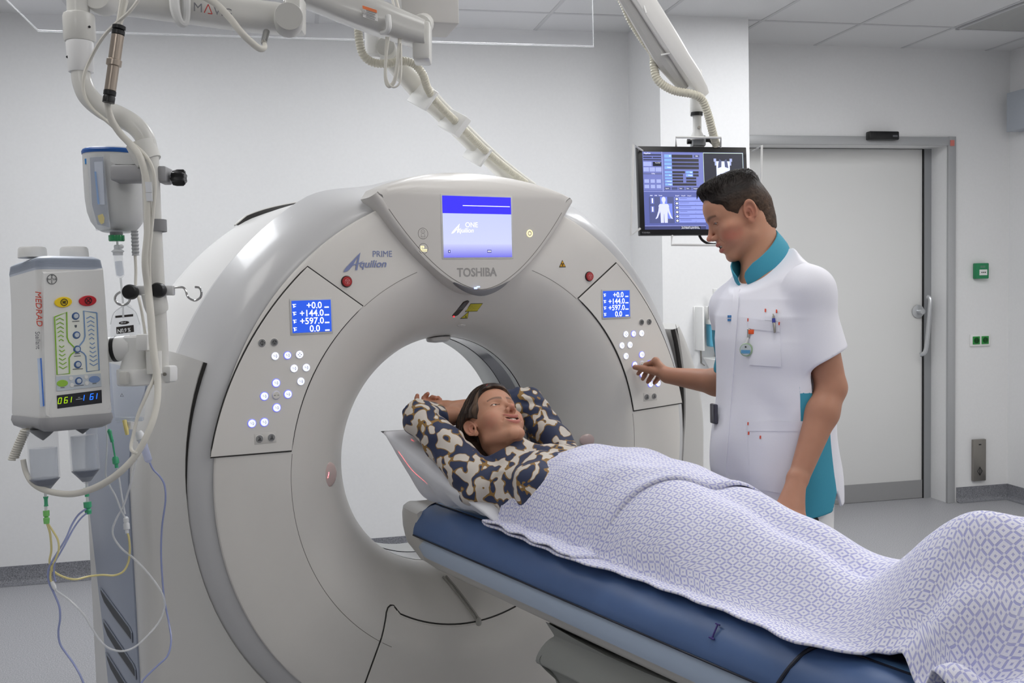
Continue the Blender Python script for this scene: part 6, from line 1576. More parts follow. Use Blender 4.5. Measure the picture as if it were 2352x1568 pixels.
# ---- bracket carrying the injector
br=empty('injector_bracket',PD(330,830,2.15),'white ring clamp bracket joining the injector to the hanging pole','bracket')
def axpx(g,a,b,prof,n=24): axtube(g,PD(*a),PD(*b),prof,n)
kk=2.15/FOC
g=G(); axpx(g,(246,803,2.16),(305,797,2.16),[(29*kk,0),(29*kk,1)]); g.build('swivel_arm',PLW,br)
g=G(); axpx(g,(261,801.5,2.16),(270,800.5,2.16),[(29.8*kk,0),(29.8*kk,1)]); g.build('black_ring',BLACK,br)
g=G(); g.lathe(PD(312,770,2.16),DN,[(24*kk,0),(29*kk,4*kk),(30*kk,30*kk),(32*kk,55*kk),(40*kk,80*kk),(42*kk,92*kk)],28); g.build('cone_joint',PLW,br)
g=G(); g.obox(PD(329,786,2.115),_rt,_fw,_up,(27*kk,.02,38*kk),.004); g.build('cover_cap',PLW,br)
g=G(); g.lathe(PD(316,846,2.155),DN,[(44*kk,0),(46*kk,3*kk),(46*kk,34*kk),(43*kk,37*kk)],30); g.obox(PD(380,858,2.16),_rt,_fw,_up,(42*kk,.05,38*kk),.006); g.build('ring_clamp',PLW,br)
g=G(); g.obox(PD(285,868,2.10),_rt,_fw,_up,(18*kk,.015,30*kk),.003); g.build('clamp_lever',mat('lever_grey',rgb(206,205,200),.4),br)
g=G(); g.lathe(PD(379,859,2.13),-_fw,[(4*kk,0),(4*kk,.004)],12); g.build('clamp_screw',STEEL,br)
# ---- hook bar
hk=empty('hook_bar',PD(345,670,2.13),'clear hook bar with two black knobs clamped on the pole','hook bar')
g=G(); g.obox(PD(352,667,2.14),_rt,_fw,_up,(96*kk,.018,22*kk),.003); g.build('cross_bar',mat('grey_clear_bar',rgb(206,206,206),.25),hk)
for x,y in ((305,671),(368.5,667)):
    g=G(); g.lathe(PD(x,y,2.13),-_fw,[(9*kk,0),(17*kk,.006),(17*kk,.020),(14.5*kk,.025),(6*kk,.026)],26); g.build('clamp_knob',BLACK,hk)
g=G(); pxtube(g,[(402,660,2.14),(420,660,2.14),(427,668,2.14),(432,682,2.14),(446,690,2.14),(459,684,2.14),(463,672,2.14),(458,661,2.14),(448,659,2.14)],2.6,10,6); g.build('wire_hook',CHROME,hk)
g=G(); pxtube(g,[(277,670,2.16),(267,677,2.16),(264,688,2.16),(272,698,2.16),(286,700,2.16),(296,693,2.16),(299,682,2.15)],2.8,10,6); g.build('wire_hook',CHROME,hk)
# ---- contrast warmer
wm=empty('contrast_warmer',PD(262,530,2.22),'grey bottle warmer with a blue rimmed lid clamped on the pole','warmer')
kw=2.22/FOC; axw=np.array([0,0,-1.])
WG=mat('warmer_grey',rgb(206,207,206),.38,coat=.1)
def wring(cx,cy,hw,hd,D=2.24,n=30,ex=2.4):
    c=PD(cx,cy,D); out=[]
    for i in range(n):
        a=2*PI*i/n; ca,sa=math.cos(a),math.sin(a); r=(abs(ca)**ex+abs(sa)**ex)**(-1/ex); out.append(c+_rt*(hw*kw*r*ca)+_fw*(hd*kw*r*sa)*1.0)
    return out
g=G(); g.loft([wring(262,355,67,60),wring(263,400,66,60),wring(266,460,65,60),wring(268,490,62,58),wring(268,512,54,52),wring(268,528,42,42),wring(266,533,30,30)]); g.build('bottle_body',WG,wm,ang=60)
g=G(); g.loft([wring(262,359,68,61),wring(262,353,69,62),wring(262,349,67,60)]); g.build('blue_rim',mat('rim_blue',rgb(30,88,164),.35),wm)
g=G(); g.loft([wring(262,350,66,59),wring(262,346,62,56),wring(262,344,50,46)]); g.build('lid',mat('lid_white',rgb(214,220,232),.25,coat=.4),wm)
def wpatch(name,pts,m,off): 
    g=G(); g.prism([PD(x,y,2.24-.058-off) for x,y in pts],-_fw*.002); return g.build(name,m,wm)
wpatch('window_recess',[(207,362),(237,360),(244,440),(250,500),(252,522),(225,516),(212,470)],mat('recess_grey',rgb(150,158,172),.2,alpha=1),.004)
wpatch('inner_paper',[(217,372),(236,371),(241,470),(228,470),(220,420)],mat('inner_paper',rgb(206,214,230),.5),.007)
wpatch('blue_line',[(217.5,394),(221,394),(229,469),(225,469)],mat('line_blue',rgb(66,150,226),.5),.0095)
wpatch('yellow_tab',[(225,495),(236,491),(240,500),(239,512),(233,515),(228,508)],mat('tab_yellow',rgb(232,206,40),.45),.0095)
wpatch('blue_sticker',[(195,365),(201,364),(201.5,376),(196,377)],mat('sticker_blue',rgb(70,146,214),.5),-.012)
g=G(); g.prism([PD(x,y,2.166) for x,y in ((203,360),(240,357),(246,430),(254,525),(222,530),(208,470))],-_fw*.004); g.build('clear_window',CLEAR,wm)
g=G(); g.obox(PD(300,400,2.17),_rt,_fw,_up,(74*kw,.05,36*kw),.006); g.build('clamp_block',mat('cast_aluminium',rgb(164,164,166),.5,metal=.3),wm)
g=G(); g.obox(PD(378,403,2.17),_rt,_fw,_up,(24*kw,.05,36*kw),.006); g.build('clamp_jaw',mat('cast_aluminium',rgb(164,164,166),.5,metal=.3),wm)
g=G(); g.prism([PD(x,y,2.165) for x,y in ((257,356),(322,356),(326,378),(300,380),(268,379),(258,372))],-_fw*.012); g.build('grip_flap',mat('flap_white',rgb(214,215,214),.5),wm)
g=G(); axpx(g,(385,407,2.17),(397,408,2.17),[(4*kw,0),(4*kw,1)],12); g.build('clamp_rod',CHROME,wm)
g=G(); n_=36; c0_=PD(394,408,2.17); rings=[]
for (o,f) in ((0,.5),(.003,.9),(.012,1.),(.026,1.),(.030,.8)): rings.append([c0_+_rt*o+(_up*math.cos(2*PI*i/n_)+_fw*math.sin(2*PI*i/n_))*kw*f*(15.5+3.2*math.cos(6*2*PI*i/n_)) for i in range(n_)])
g.loft(rings); g.build('star_knob',BLACK,wm,ang=60)
g=G(); g.lathe(PD(267,532,2.2),DN,[(14*kw,0),(14*kw,9*kw)],20); g.build('outlet',mat('outlet_grey',rgb(110,112,116),.4),wm)
g=G(); g.lathe(PD(267.5,540,2.2),DN,[(17*kw,0),(17.5*kw,1.5*kw),(17.5*kw,12*kw),(16*kw,14*kw)],26); g.build('green_ring',EMER,wm)
g=G()
c=PD(309,530,2.2); prof=[]
for i in range(15): prof.append(((8.5 if i%2==0 else 7)*kw,(i*4)*kw))
g.lathe(c,DN,prof,14); g.build('strain_relief',mat('strain_grey',rgb(166,168,170),.5),wm)
g=G(); pxtube(g,[(310,582,2.2),(312,620,2.2),(312,660,2.19),(320,690,2.18),(328,730,2.17),(336,790,2.15),(342,860,2.13)],3.4,8,5); g.build('warmer_cable',CABW,wm)
# ---- drip chamber set from the warmer
dc=empty('drip_chamber',PD(272,640,2.2),'clear drip chamber hanging below the green ring of the warmer','drip chamber')
g=G(); g.lathe(PD(270,562,2.2),DN,[(6*kw,0),(8*kw,2*kw),(8*kw,10*kw),(14*kw,14*kw),(14*kw,16*kw),(11*kw,17*kw),(11*kw,24*kw)],18); g.ell(PD(279,566,2.19),(5*kw,5*kw,5*kw)); g.build('spike_cap',mat('frosted_white',rgb(226,228,230),.4,alpha=.9),dc)
g=G(); axpx(g,(271,584,2.2),(277,638,2.2),[(10*kw,0),(9.5*kw,.9),(4*kw,1)],18); g.build('chamber',CLEAR,dc)
g=G(); axpx(g,(272,600,2.2),(276.5,634,2.2),[(8*kw,0),(8*kw,.92),(3*kw,1)],16); g.build('fluid',CLEAR2,dc)
g=G(); pxtube(g,[(269,552,2.2),(270,564,2.2)],2.4,8,2); pxtube(g,[(277,638,2.2),(279,660,2.2),(282,690,2.2),(283,730,2.21)],2.4,8,4); g.build('tube',TUBEC,dc)
# ---- saline bag
bg=empty('saline_bag',PD(290,960,2.28),'clear saline bag with black printing hanging on the hook','bag')
kb_=2.28/FOC
g=G(); rows_=[]
for (y,x0,x1,d) in ((697,282,292,.004),(706,272,303,.006),(722,262,314,.010),(745,254,322,.018),(800,252,327,.024),(880,258,332,.022),(940,262,334,.014),(960,266,332,.006),(968,268,331,.002)):
    c=[(x0,y),(x1,y)]; ring=[]
    for i in range(20):
        a=2*PI*i/20; ring.append(PD((x0+x1)/2+(x1-x0)/2*math.cos(a),y-3*math.cos(a),2.28+d*math.sin(a)))
    rows_.append(ring)
g.loft(rows_); g.build('pouch',CLEAR,bg,ang=180)
PB=mat('print_black',rgb(44,38,36),.5)
def bgp(name,pts,m=PB): 
    g=G(); g.prism([PD(x,y,2.252) for x,y in pts],-_fw*.0006); return g.build(name,m,bg)
bgp('print_bar',[(265,725),(306,721),(306,726.5),(265,730)]); bgp('print_oval',[(285+12*math.cos(a),741+4*math.sin(a)-1*math.cos(a)) for a in np.linspace(0,2*PI,20,endpoint=False)]); bgp('print_block',[(267,751),(307,746),(308,762),(268,767)])
WT_=mat('print_white',rgb(236,236,236),.5)
text('N',.0125,PD(269,765,2.2505),_rt+.10*_up,_up,'bag_lettering',WT_,bg,.0002,.0004); text('0,9 %',.0125,PD(278.5,763.3,2.2505),_rt+.10*_up,_up,'bag_lettering',WT_,bg,.0002,.0003,sx=.78); text('500 ml',.0052,PD(277,743,2.2505),_rt+.10*_up,_up,'bag_lettering',WT_,bg,.0002,sx=.8)
g=G(); q=PD(280,908,2.25)
for i in range(3):
    a=2*PI*i/3+PI/2; b2=a+2*PI/3; g.tube([q+(_rt*math.cos(a)+_up*math.sin(a))*.0042,q+(_rt*math.cos(b2)+_up*math.sin(b2))*.0042],.0004,5)
g.build('recycle_mark',PB,bg)
g=G(); pxtube(g,[(286,700,2.27),(262,718,2.27),(254,745,2.27)],1.2,6,4); pxtube(g,[(289,700,2.27),(311,716,2.27),(321,745,2.27)],1.2,6,4); g.build('bag_loop',TUBEC,bg)
g=G(); g.obox(PD(297,962,2.28),_rt,_fw,_up,(62*kb_,.01,10*kb_),.002); g.build('bag_seam',CLEAR2,bg)
g=G(); pxtube(g,[(286,966,2.27),(290,985,2.26),(292,998,2.26)],[5,5,4],10,3); g.build('yellow_port',mat('port_yellow',rgb(232,216,140),.4,alpha=.9),bg)
g=G(); pxtube(g,[(301,968,2.27),(300,985,2.27)],[7,7],10,2); g.build('white_port',PLW,bg)
# ---- second drip chamber under the bag
d2=empty('bag_drip_chamber',PD(335,1050,2.24),'small tilted drip chamber plugged into the bottom of the saline bag','drip chamber')
g=G(); axpx(g,(318,990,2.25),(326,1012,2.25),[(6*kb_,0),(9*kb_,.2),(11*kb_,.8),(8*kb_,1)],16); g.build('spike_cap',mat('frosted_white',rgb(226,228,230),.4,alpha=.9),d2)
g=G(); axpx(g,(325,1008,2.25),(343,1062,2.25),[(8*kb_,0),(9*kb_,.1),(8.5*kb_,.9),(4*kb_,1)],16); g.build('chamber',mat('chamber_blue_tint',rgb(186,194,226),.1,alpha=.45),d2)
g=G(); pxtube(g,[(344,1062,2.24),(352,1078,2.24),(368,1095,2.24),(378,1115,2.24),(380,1150,2.24),(372,1210,2.25),(370,1270,2.25),(373,1330,2.25),(378,1380,2.25),(388,1430,2.24),(393,1470,2.22),(385,1505,2.20),(360,1530,2.18),(330,1560,2.16),(318,1585,2.15)],2.2,8,6); g.build('tube',TUBEB,d2)
# ---- syringes
def syringe(x0,y0,x1,y1,D,r,lab,lev):
    o=empty('injector_syringe',PD(x1,y1,D),lab,'syringe','syringes under the injector')
    kk=D/FOC; a=PD(x0,y0,D);b=PD(x1,y1,D); L=np.linalg.norm(b-a)
    g=G(); axtube(g,a,b,[(r*kk,0),(r*kk,.76),(r*kk*.97,.78),(r*kk*.30,.97),(r*kk*.16,1.)],32); g.build('barrel',CLEAR,o,ang=40)
    g=G(); axtube(g,a,b,[(r*kk*.9,lev),(r*kk*.9,.76),(r*kk*.26,.955)],32); g.build('contrast_fluid',CLEAR2,o,ang=40)
    g=G(); axtube(g,a,b,[(r*kk*.90,.775),(r*kk*1.0,.785),(r*kk*.6,.885),(r*kk*.3,.965)],32); g.build('cone_tip',mat('grey_tip',rgb(120,126,140),.15,alpha=.8),o)
    return o
s1=syringe(97,985,104.5,1130,2.10,33,'left clear syringe under the injector, the lower of the two',.30)
s2=syringe(189,968,199,1110,2.17,31,'right clear syringe under the injector, beside the saline bag',.22)
def conn(name,pts,prof,m,par,D):
    g=G(); axpx(g,(*pts[0],D),(*pts[1],D),prof,14); return g.build(name,m,par)
kk=2.1/FOC
conn('luer_neck',((104.5,1128),(106,1190)),[(3.2*kk,0),(3.2*kk,1)],TUBEC,s1,2.10)
conn('green_valve',((105,1140),(106,1162)),[(6*kk,0),(4*kk,.3),(4*kk,.8),(5*kk,1)],GRN,s1,2.10); conn('lime_valve',((106,1172),(107,1202)),[(7*kk,0),(7*kk,.4),(4*kk,.5),(7*kk,.6),(6*kk,1)],GRN2,s1,2.10)
conn('luer_neck',((199,1106),(202,1180)),[(3.2*kk,0),(3.2*kk,1)],TUBEC,s2,2.17)
conn('green_valve',((198.5,1120),(200,1140)),[(7*kk,0),(5*kk,.3),(5*kk,1)],GRN,s2,2.17); conn('lime_valve',((200.5,1152),(203,1180)),[(9*kk,0),(9*kk,.45),(5*kk,.55),(8*kk,.7),(7*kk,1)],GRN,s2,2.17)
# ---- tubing sets
def tubing(lab,pts,r,m,extra=(),gp=None):
    o=empty('infusion_tube',PD(*pts[0]),lab,'tube',gp)
    g=G(); pxtube(g,pts,r,8,7); g.build('tube',m,o)
    for nm,a,b,prof,mm in extra:
        g=G(); axpx(g,a,b,[(q*a[2]/FOC,t) for q,t in prof],14); g.build(nm,mm,o)
    return o
tubing('yellow striped line sagging from the left syringe to a white coupling',[(108,1202,2.10),(115,1225,2.10),(118,1262,2.11),(114,1290,2.11),(124,1312,2.12),(150,1326,2.13),(175,1330,2.15),(205,1323,2.18),(235,1320,2.20),(262,1321,2.22),(283,1312,2.23),(295,1290,2.24),(298,1260,2.24),(296,1235,2.24),(293,1224,2.24)],2.5,TUBEY,
    [('coupling',(289,1186,2.24),(292,1224,2.24),[(3,0),(6,.1),(6,.3),(5,.35),(7,.45),(7,.75),(4,.8),(4,1)],mat('frosted_white',rgb(226,228,230),.4,alpha=.9))])
tubing('pale yellow twin line looping beside the left syringe line',[(110,1202,2.10),(122,1220,2.10),(133,1240,2.10),(135,1262,2.10),(127,1285,2.10),(118,1308,2.10),(116,1328,2.10),(120,1338,2.10)],2.3,TUBEY)
tubing('blue striped line running from the right syringe down to the floor',[(198,1168,2.16),(180,1182,2.15),(165,1205,2.14),(152,1235,2.12),(136,1262,2.11),(120,1288,2.10),(111,1310,2.10),(112,1335,2.10),(124,1362,2.10),(136,1392,2.10),(138,1420,2.10),(134,1450,2.10),(138,1478,2.10),(152,1500,2.10),(168,1522,2.09),(184,1550,2.08),(196,1580,2.08)],2.3,TUBEB)
tubing('second blue striped line joining the first above the skirting',[(199,1178,2.16),(184,1192,2.15),(168,1215,2.14),(152,1245,2.12),(138,1270,2.11),(126,1292,2.10),(124,1318,2.10),(128,1335,2.10)],2.0,TUBEB)
tubing('clear line making a wide loop low in front of the side panel',[(124,1340,2.10),(130,1356,2.10),(160,1378,2.11),(190,1408,2.12),(210,1440,2.13),(228,1468,2.14),(250,1488,2.15),(280,1495,2.17),(310,1485,2.19),(340,1458,2.21),(365,1428,2.23),(377,1398,2.24),(376,1372,2.24),(362,1345,2.24),(335,1310,2.24),(305,1280,2.24),(280,1260,2.24),(262,1235,2.24),(259,1215,2.24),(268,1190,2.24),(284,1160,2.24),(300,1110,2.23),(312,1060,2.23),(316,1030,2.23)],2.4,TUBEC,
    [('white_coupling',(119,1335,2.10),(127,1354,2.10),[(4,0),(5,.3),(5,.7),(3,1)],mat('frosted_white',rgb(226,228,230),.4,alpha=.9))])
tubing('green ended clear line hanging between the syringes and the bag',[(243,970,2.24),(246,1010,2.24),(244,1060,2.24),(243,1090,2.24),(252,1115,2.24),(266,1140,2.24),(278,1170,2.24),(288,1190,2.24)],2.2,TUBEC,
    [('green_cap',(250,985,2.23),(258,1015,2.23),[(2,0),(5,.15),(4,.5),(4,1)],GRN),('green_stem',(258,1012,2.23),(264,1048,2.23),[(2,0),(2,1)],GRN),('green_valve',(264,1048,2.23),(268,1074,2.23),[(5,0),(7.5,.2),(7.5,.6),(4,.7),(4,1)],GRN)])
tubing('thin clear line crossing behind the white coupling',[(269,1075,2.24),(274,1100,2.24),(280,1140,2.24),(287,1180,2.24)],2.2,TUBEC)
# ================================================================ ceiling arms, glass shield, monitor
HOSE=mat('corrugated_hose',rgb(206,202,186),.5)
def hose(g,pts,rpx,pitch=6.,n=14):
    P,_=smooth([PD(*p) for p in pts],[0]*len(pts),24); D=np.interp(np.linspace(0,1,len(P)),np.linspace(0,1,len(pts)),[p[2] for p in pts])
    P=np.array(P); s=np.concatenate([[0],np.cumsum(np.linalg.norm(np.diff(P,axis=0),axis=1))]); L=s[-1]; k=np.mean(D)/FOC; step=pitch*k/4; q=np.arange(0,L,step)
    Q=np.stack([np.interp(q,s,P[:,i]) for i in range(3)],1); R=[rpx*k*(1.0 if i%4<2 else .86) for i in range(len(q))]
    return g.tube(list(Q),R,n)
# ---- middle support arm
ea=empty('support_arm',PD(950,30,2.75),'grey support arm with an orange warning label below the ceiling column','support arm')
beam('arm_beam',[(690,-52,12,2.55),(725,-40,25,2.56),(780,-22,48,2.58),(840,-4,70,2.60),(888,10,86,2.62),(930,30,100,2.64),(978,52,112,2.66)],ea,mat('arm_grey',rgb(196,195,191),.25,coat=.4),.05,ex=4)
g=G(); g.obox(PD(970,100,2.66),_rt,_fw,_up,(40*2.66/FOC,.075,88*2.66/FOC),.008); g.build('end_block',ARMW,ea)
g=G(); pxtube(g,[(891,36,2.56),(893,60,2.555),(889,72,2.56),(876,76,2.58)],[7,7,6,5],10,4); g.build('strap_band',mat('strap_white',rgb(214,214,212),.6),ea)
g=G(); pts=[PD(x,y,2.545) for x,y in ((832,12),(866,23),(868,49),(834,39))]; g.prism(pts,-_fw*.001); wl_=g.build('warning_label',mat('label_white',rgb(228,226,224),.5),ea)
g=G(); g.prism([PD(x,y,2.5435) for x,y in ((832.5,12.5),(865.6,23.3),(866,30),(833,19.5))],-_fw*.0006); g.build('orange_header',mat('header_orange',rgb(236,130,80),.5),wl_)
g=G()
for i in range(5): g.tube([PD(841,24+3.6*i,2.5425),PD(864-(2*i%5),30.5+3.6*i,2.5425)],.0007,4)
pt=[PD(x,y,2.5425) for x,y in ((836,23),(833.5,31.5),(839.5,33))]
g.tube(pt,.0006,4,closed=True); g.build('label_print',mat('print_grey',rgb(150,150,150),.6),wl_)
g=G(); pxtube(g,[(888,85,2.60),(886,130,2.60),(885,180,2.60),(894,198,2.60),(908,180,2.60),(916,120,2.60),(918,90,2.61)],[3,3,3.5,4.5,5,5,4],10,6); pxtube(g,[(894,85,2.59),(888,130,2.59),(888,180,2.59),(902,200,2.59),(918,190,2.59),(922,150,2.59),(921,100,2.60)],2.2,8,6); g.build('cable_loop',CABW,ea)
g=G(); pxtube(g,[(898,-20,2.7),(904,10,2.68),(912,34,2.66)],3,8,3); pxtube(g,[(905,-20,2.7),(913,8,2.68),(920,36,2.66)],3,8,3); g.build('cable',CABW,ea)
g=G(); c=PD(972,-75,2.95); w_=64*2.95/FOC
z_lo=PD(1000,57,2.90)[2]
cb=PD(975,20,2.95); u_=_rt*.96+_fw*.28; u_/=np.linalg.norm(u_); u_[2]=0; u_/=np.linalg.norm(u_); v_=np.cross(ZD,u_)
g.obox(np.array([cb[0],cb[1],(z_lo+H)/2]),u_,v_,ZD,(.17,.17,H-z_lo),.006); g.build('column_cover',mat('column_beige',rgb(192,190,186),.5),ea)
g=G(); b0=PD(965,60,2.68); b1=np.array([cb[0],cb[1],z_lo+.02]); g.tube([b0,b1],.03,16); g.build('pivot_stub',ARMW,ea)
# ---- spring arm behind it, running down behind the scanner
sa=empty('spring_arm',PD(855,60,3.1),'pale spring arm with a corrugated hose reaching down behind the scanner','spring arm')
g=G(); g.lathe(PD(856,40,3.12),DN,[(17*3.12/FOC,-.30),(17*3.12/FOC,.03),(20*3.12/FOC,.035),(20*3.12/FOC,.115),(14*3.12/FOC,.125)],24); g.build('pivot_column',PLW,sa)
def beamq(name,pts,par,m,depth,ex=4,nm=28):
    """pts: (px,py,half width px,D) along the arm"""
    g=G(); rings=[]
    for i,(x,y,h,D) in enumerate(pts):
        c=PD(x,y,D); a=pts[min(i+1,len(pts)-1)]; b=pts[max(i-1,0)]; t=PD(a[0],a[1],a[3])-PD(b[0],b[1],b[3]); t/=np.linalg.norm(t); w=np.cross(t,_fw); w/=np.linalg.norm(w); d_=np.cross(w,t); ring=[]
        for kk in range(nm):
            an=2*PI*kk/nm; ca,sa_=math.cos(an),math.sin(an); r=(abs(ca)**ex+abs(sa_)**ex)**(-1/ex); ring.append(c+w*(h*D/FOC*r*ca)+d_*(depth*r*sa_))
        rings.append(ring)
    g.loft(rings); return g.build(name,m,par,ang=40)
SPR=mat('spring_arm_cover',rgb(204,202,194),.4,coat=.1)
beamq('arm_cover',[(868,96,17,3.14),(892,128,20,3.16),(920,160,21,3.20),(975,218,24,3.30),(1010,252,21,3.36),(1090,330,20,3.52),(1140,376,19,3.62),(1180,412,22,3.72),(1212,436,22,3.80)],sa,SPR,.034)
g=G(); g.lathe(PD(887,110,3.11),-_fw,[(23*3.1/FOC,-.03),(23*3.1/FOC,.012),(21*3.1/FOC,.016)],28); g.build('pivot_cap',mat('cap_grey',rgb(196,195,190),.4),sa)
g=G(); hose(g,[(822,52,3.02),(825,92,3.02),(834,125,3.03),(856,143,3.05),(888,146,3.06),(925,140,3.09),(952,148,3.11),(972,172,3.13),(982,202,3.17),(1004,236,3.22),(1060,292,3.34),(1120,350,3.47),(1175,396,3.60),(1208,420,3.70)],9.5); g.build('corrugated_hose',HOSE,sa)
for (x,y,D,s_) in ((1043,282,3.30,1.),(1096,352,3.46,.45),(971,222,3.18,.4)):
    g=G(); t=(PD(1120,350,3.47)-PD(1004,236,3.22)); t/=np.linalg.norm(t); w=np.cross(t,_fw); w/=np.linalg.norm(w); g.obox(PD(x,y,D+.03),w,np.cross(w,t),t,(.072,.10,.026*s_),.003); g.build('cable_clip',PLW,sa)
tt=PD(1150,398,3.62)-PD(1120,372,3.56); tt/=np.linalg.norm(tt)
text('PORTEGRA',.013,PD(1146,398,3.655)-_fw*.047,tt,np.cross(-_fw,tt)*1,'lettering',mat('mark_grey',rgb(130,130,134),.5),sa,.0004,sx=.8)
# ---- hanging glass shield
sh=empty('glass_shield',onN(700,60,.35),'large clear glass sheet hanging from the ceiling behind the arms','glass shield')
n_s=.35; zl_=float(onN(700,88,n_s)[2]); tl=float(onN(88,76,n_s)@TD); tr=float(onN(1363,105,n_s)@TD); tl2=float(onN(15,0,n_s)@TD); zl2=float(onN(15,0,n_s)[2]); ch=tl2-(H-zl2)*(tl-tl2)/(zl2-zl_+1e-6)
GLS=mat('shield_glass',rgb(214,216,226),.03,alpha=.055,spec=.5); GLE=mat('shield_edge',rgb(236,238,240),.15,alpha=.3)
poly=[tn(tl,n_s,zl_),tn(tr,n_s,zl_),tn(tr,n_s,H-.005),tn(tl2-.25,n_s,H-.005),tn(tl2-(H-.005-zl2)*1.0,n_s,H-.005)]
poly=[tn(tl,n_s,zl_),tn(tr,n_s,zl_),tn(tr,n_s,H-.005),tn(tl-(tl-tl2)*(H-.005-zl_)/(zl2-zl_),n_s,H-.005)]
g=G(); g.prism(poly,ND*.008); g.build('pane',GLS,sh,smooth=False)
g=G(); g.tube([poly[3],poly[0],poly[1],poly[2]],.0035,6); g.build('pane_edge',GLE,sh)
# ---- right monitor arm
ma=empty('suspension_boom',PD(1500,60,3.4),'white monitor arm with a corrugated hose hanging from the ceiling at right','monitor arm')
beamq('arm_cover',[(1418,-90,24,3.30),(1455,-28,24,3.32),(1482,15,24,3.35),(1528,88,23,3.40),(1557,135,21,3.44),(1582,172,20,3.47),(1600,203,17,3.50),(1608,216,12,3.51)],ma,mat('arm_bright',rgb(226,225,222),.35,coat=.2),.05,ex=5)
g=G(); P=[(1402,-60,3.30),(1440,0,3.33),(1494,90,3.39),(1530,146,3.43),(1572,202,3.48)]
for (a_,b_) in zip(P[:-1],P[1:]): pass
pxtube(g,P,[17,17,18,20,12],10,4); g.build('side_cover',mat('arm_shade_grey',rgb(186,185,182),.4),ma)
g=G(); pxtube(g,[(1606,160,3.50),(1607,185,3.50),(1604,218,3.50)],[6,7,6],14,3); g.build('end_trim',PLW,ma)
for pts in ([(1474,-4,3.30),(1484,30,3.30)],[(1548,88,3.38),(1545,118,3.38),(1518,126,3.38)]):
    g=G(); pxtube(g,pts,2,8,3); g.build('cable_tie',PLW,ma)
g=G(); hose(g,[(1405,-45,3.36),(1432,8,3.38),(1450,48,3.40),(1478,92,3.43),(1500,124,3.44),(1502,152,3.44),(1511,184,3.44),(1545,207,3.44),(1590,216,3.42),(1612,228,3.43),(1626,262,3.45),(1636,300,3.48),(1646,335,3.52)],10); g.build('corrugated_hose',HOSE,ma)
km=3.5/FOC
g=G(); g.lathe(PD(1599,216,3.50),DN,[(10*km,0),(14*km,12*km),(15*km,42*km),(14*km,48*km)],20); g.build('swivel_joint',PLG,ma)
g=G(); g.lathe(PD(1600,258,3.50),DN,[(14*km,0),(14*km,8*km)],20); g.build('black_ring',BLACK,ma)
g=G(); g.lathe(PD(1601,266,3.50),DN,[(10*km,0),(10*km,36*km),(15*km,46*km),(16*km,54*km)],20); g.build('drop_tube',PLG,ma)
g=G(); g.lathe(PD(1605,293,3.49),-_fw,[(3.4*km,0),(3.4*km,4*km)],12); g.build('tube_screw',STEEL,ma)
g=G(); g.obox(PD(1603,326,3.54),_rt,_fw,_up,(30*km,.06,24*km),.004); g.build('tilt_bracket',mat('bracket_grey',rgb(150,152,154),.45),ma)
g=G(); g.lathe(PD(1588,325,3.54),-_rt,[(6*km,0),(6*km,10*km)],16); pxtube(g,[(1618,322,3.54),(1630,322,3.54),(1640,330,3.55)],5,10,3); g.build('tilt_knob',BLACK,ma)
# ---- monitor
mo=empty('monitor',PD(1602,540,3.5),'black flat screen monitor behind the standing person showing a blue scan planning page','monitor')
TLp=PD(1478,335,3.46); TRp=PD(1728,338,3.54); BLp=PD(1471,540,3.45)
mux=TRp-TLp; MWd=np.linalg.norm(mux); mux/=MWd; muy=TLp-BLp; muy-=mux*(muy@mux); MHt=np.linalg.norm(muy); muy/=MHt; muz=np.cross(mux,muy)
mp=lambda u,v,o=0.: BLp+mux*(u*MWd)+muy*(v*MHt)+muz*o            # u,v from the lower left corner, o towards the viewer
g=G(); g.obox(mp(.5,.5,-.014),mux,muz,muy,(MWd,.026,MHt),.003); g.obox(mp(.5,.5,-.038),mux,muz,muy,(MWd*.72,.03,MHt*.7),.01); g.build('casing',BLACK,mo)
def em(name,r,g_,b,k=.9): return mat(name,rgb(r,g_,b),.25,emit=rgb(r,g_,b),estr=k)
SX0,SX1,SY0,SY1=.042,.965,.062,.935
sx_=lambda u:SX0+(SX1-SX0)*u; sy_=lambda v:SY1-(SY1-SY0)*v       # screen coordinates, v downwards
def srect(g,u0,v0,u1,v1,o): g.add([mp(sx_(u0),sy_(v0),o),mp(sx_(u1),sy_(v0),o),mp(sx_(u1),sy_(v1),o),mp(sx_(u0),sy_(v1),o)],[(3,2,1,0)])
def slayer(name,rects,m,o,par):
    g=G()
    for r in rects: srect(g,*r,o)
    return g.build(name,m,par,smooth=False,fix=False)
scn=slayer('screen',[(0,0,1,1)],em('scr_base',84,92,150),.0002,mo)
SO=.0006
slayer('header_panels',[(0,0,.185,.495),(.198,.005,.592,.495)],em('scr_panel',104,112,172),SO,scn)
slayer('image_area',[(.600,.012,.992,.60)],em('scr_dark',30,32,46),SO,scn)
slayer('image_frame',[(.596,.005,.996,.012),(.596,.012,.600,.60),(.992,.012,.996,.60)],em('scr_frame',196,214,196),SO*1.5,scn)
xr=slayer('body_scan',[(.725,.115,.86,.40)],em('scr_xray',206,212,238),SO*2,scn)
slayer('scan_sides',[(.70,.08,.725,.12),(.86,.08,.885,.12),(.71,.12,.725,.17),(.86,.12,.875,.17)],em('scr_xray2',150,160,200),SO*2,scn)
g=G()
for s_ in (-1,1):
    pts=[(.792+s_*.014,.11),(.792+s_*.034,.085),(.792+s_*.046,.14),(.792+s_*.052,.205),(.792+s_*.018,.19)]
    P=[mp(sx_(u),sy_(v),SO*3) for u,v in pts]; g.add(P,[tuple(range(5))])
g.build('lungs',em('scr_lung',70,76,110),xr,smooth=False,fix=False)
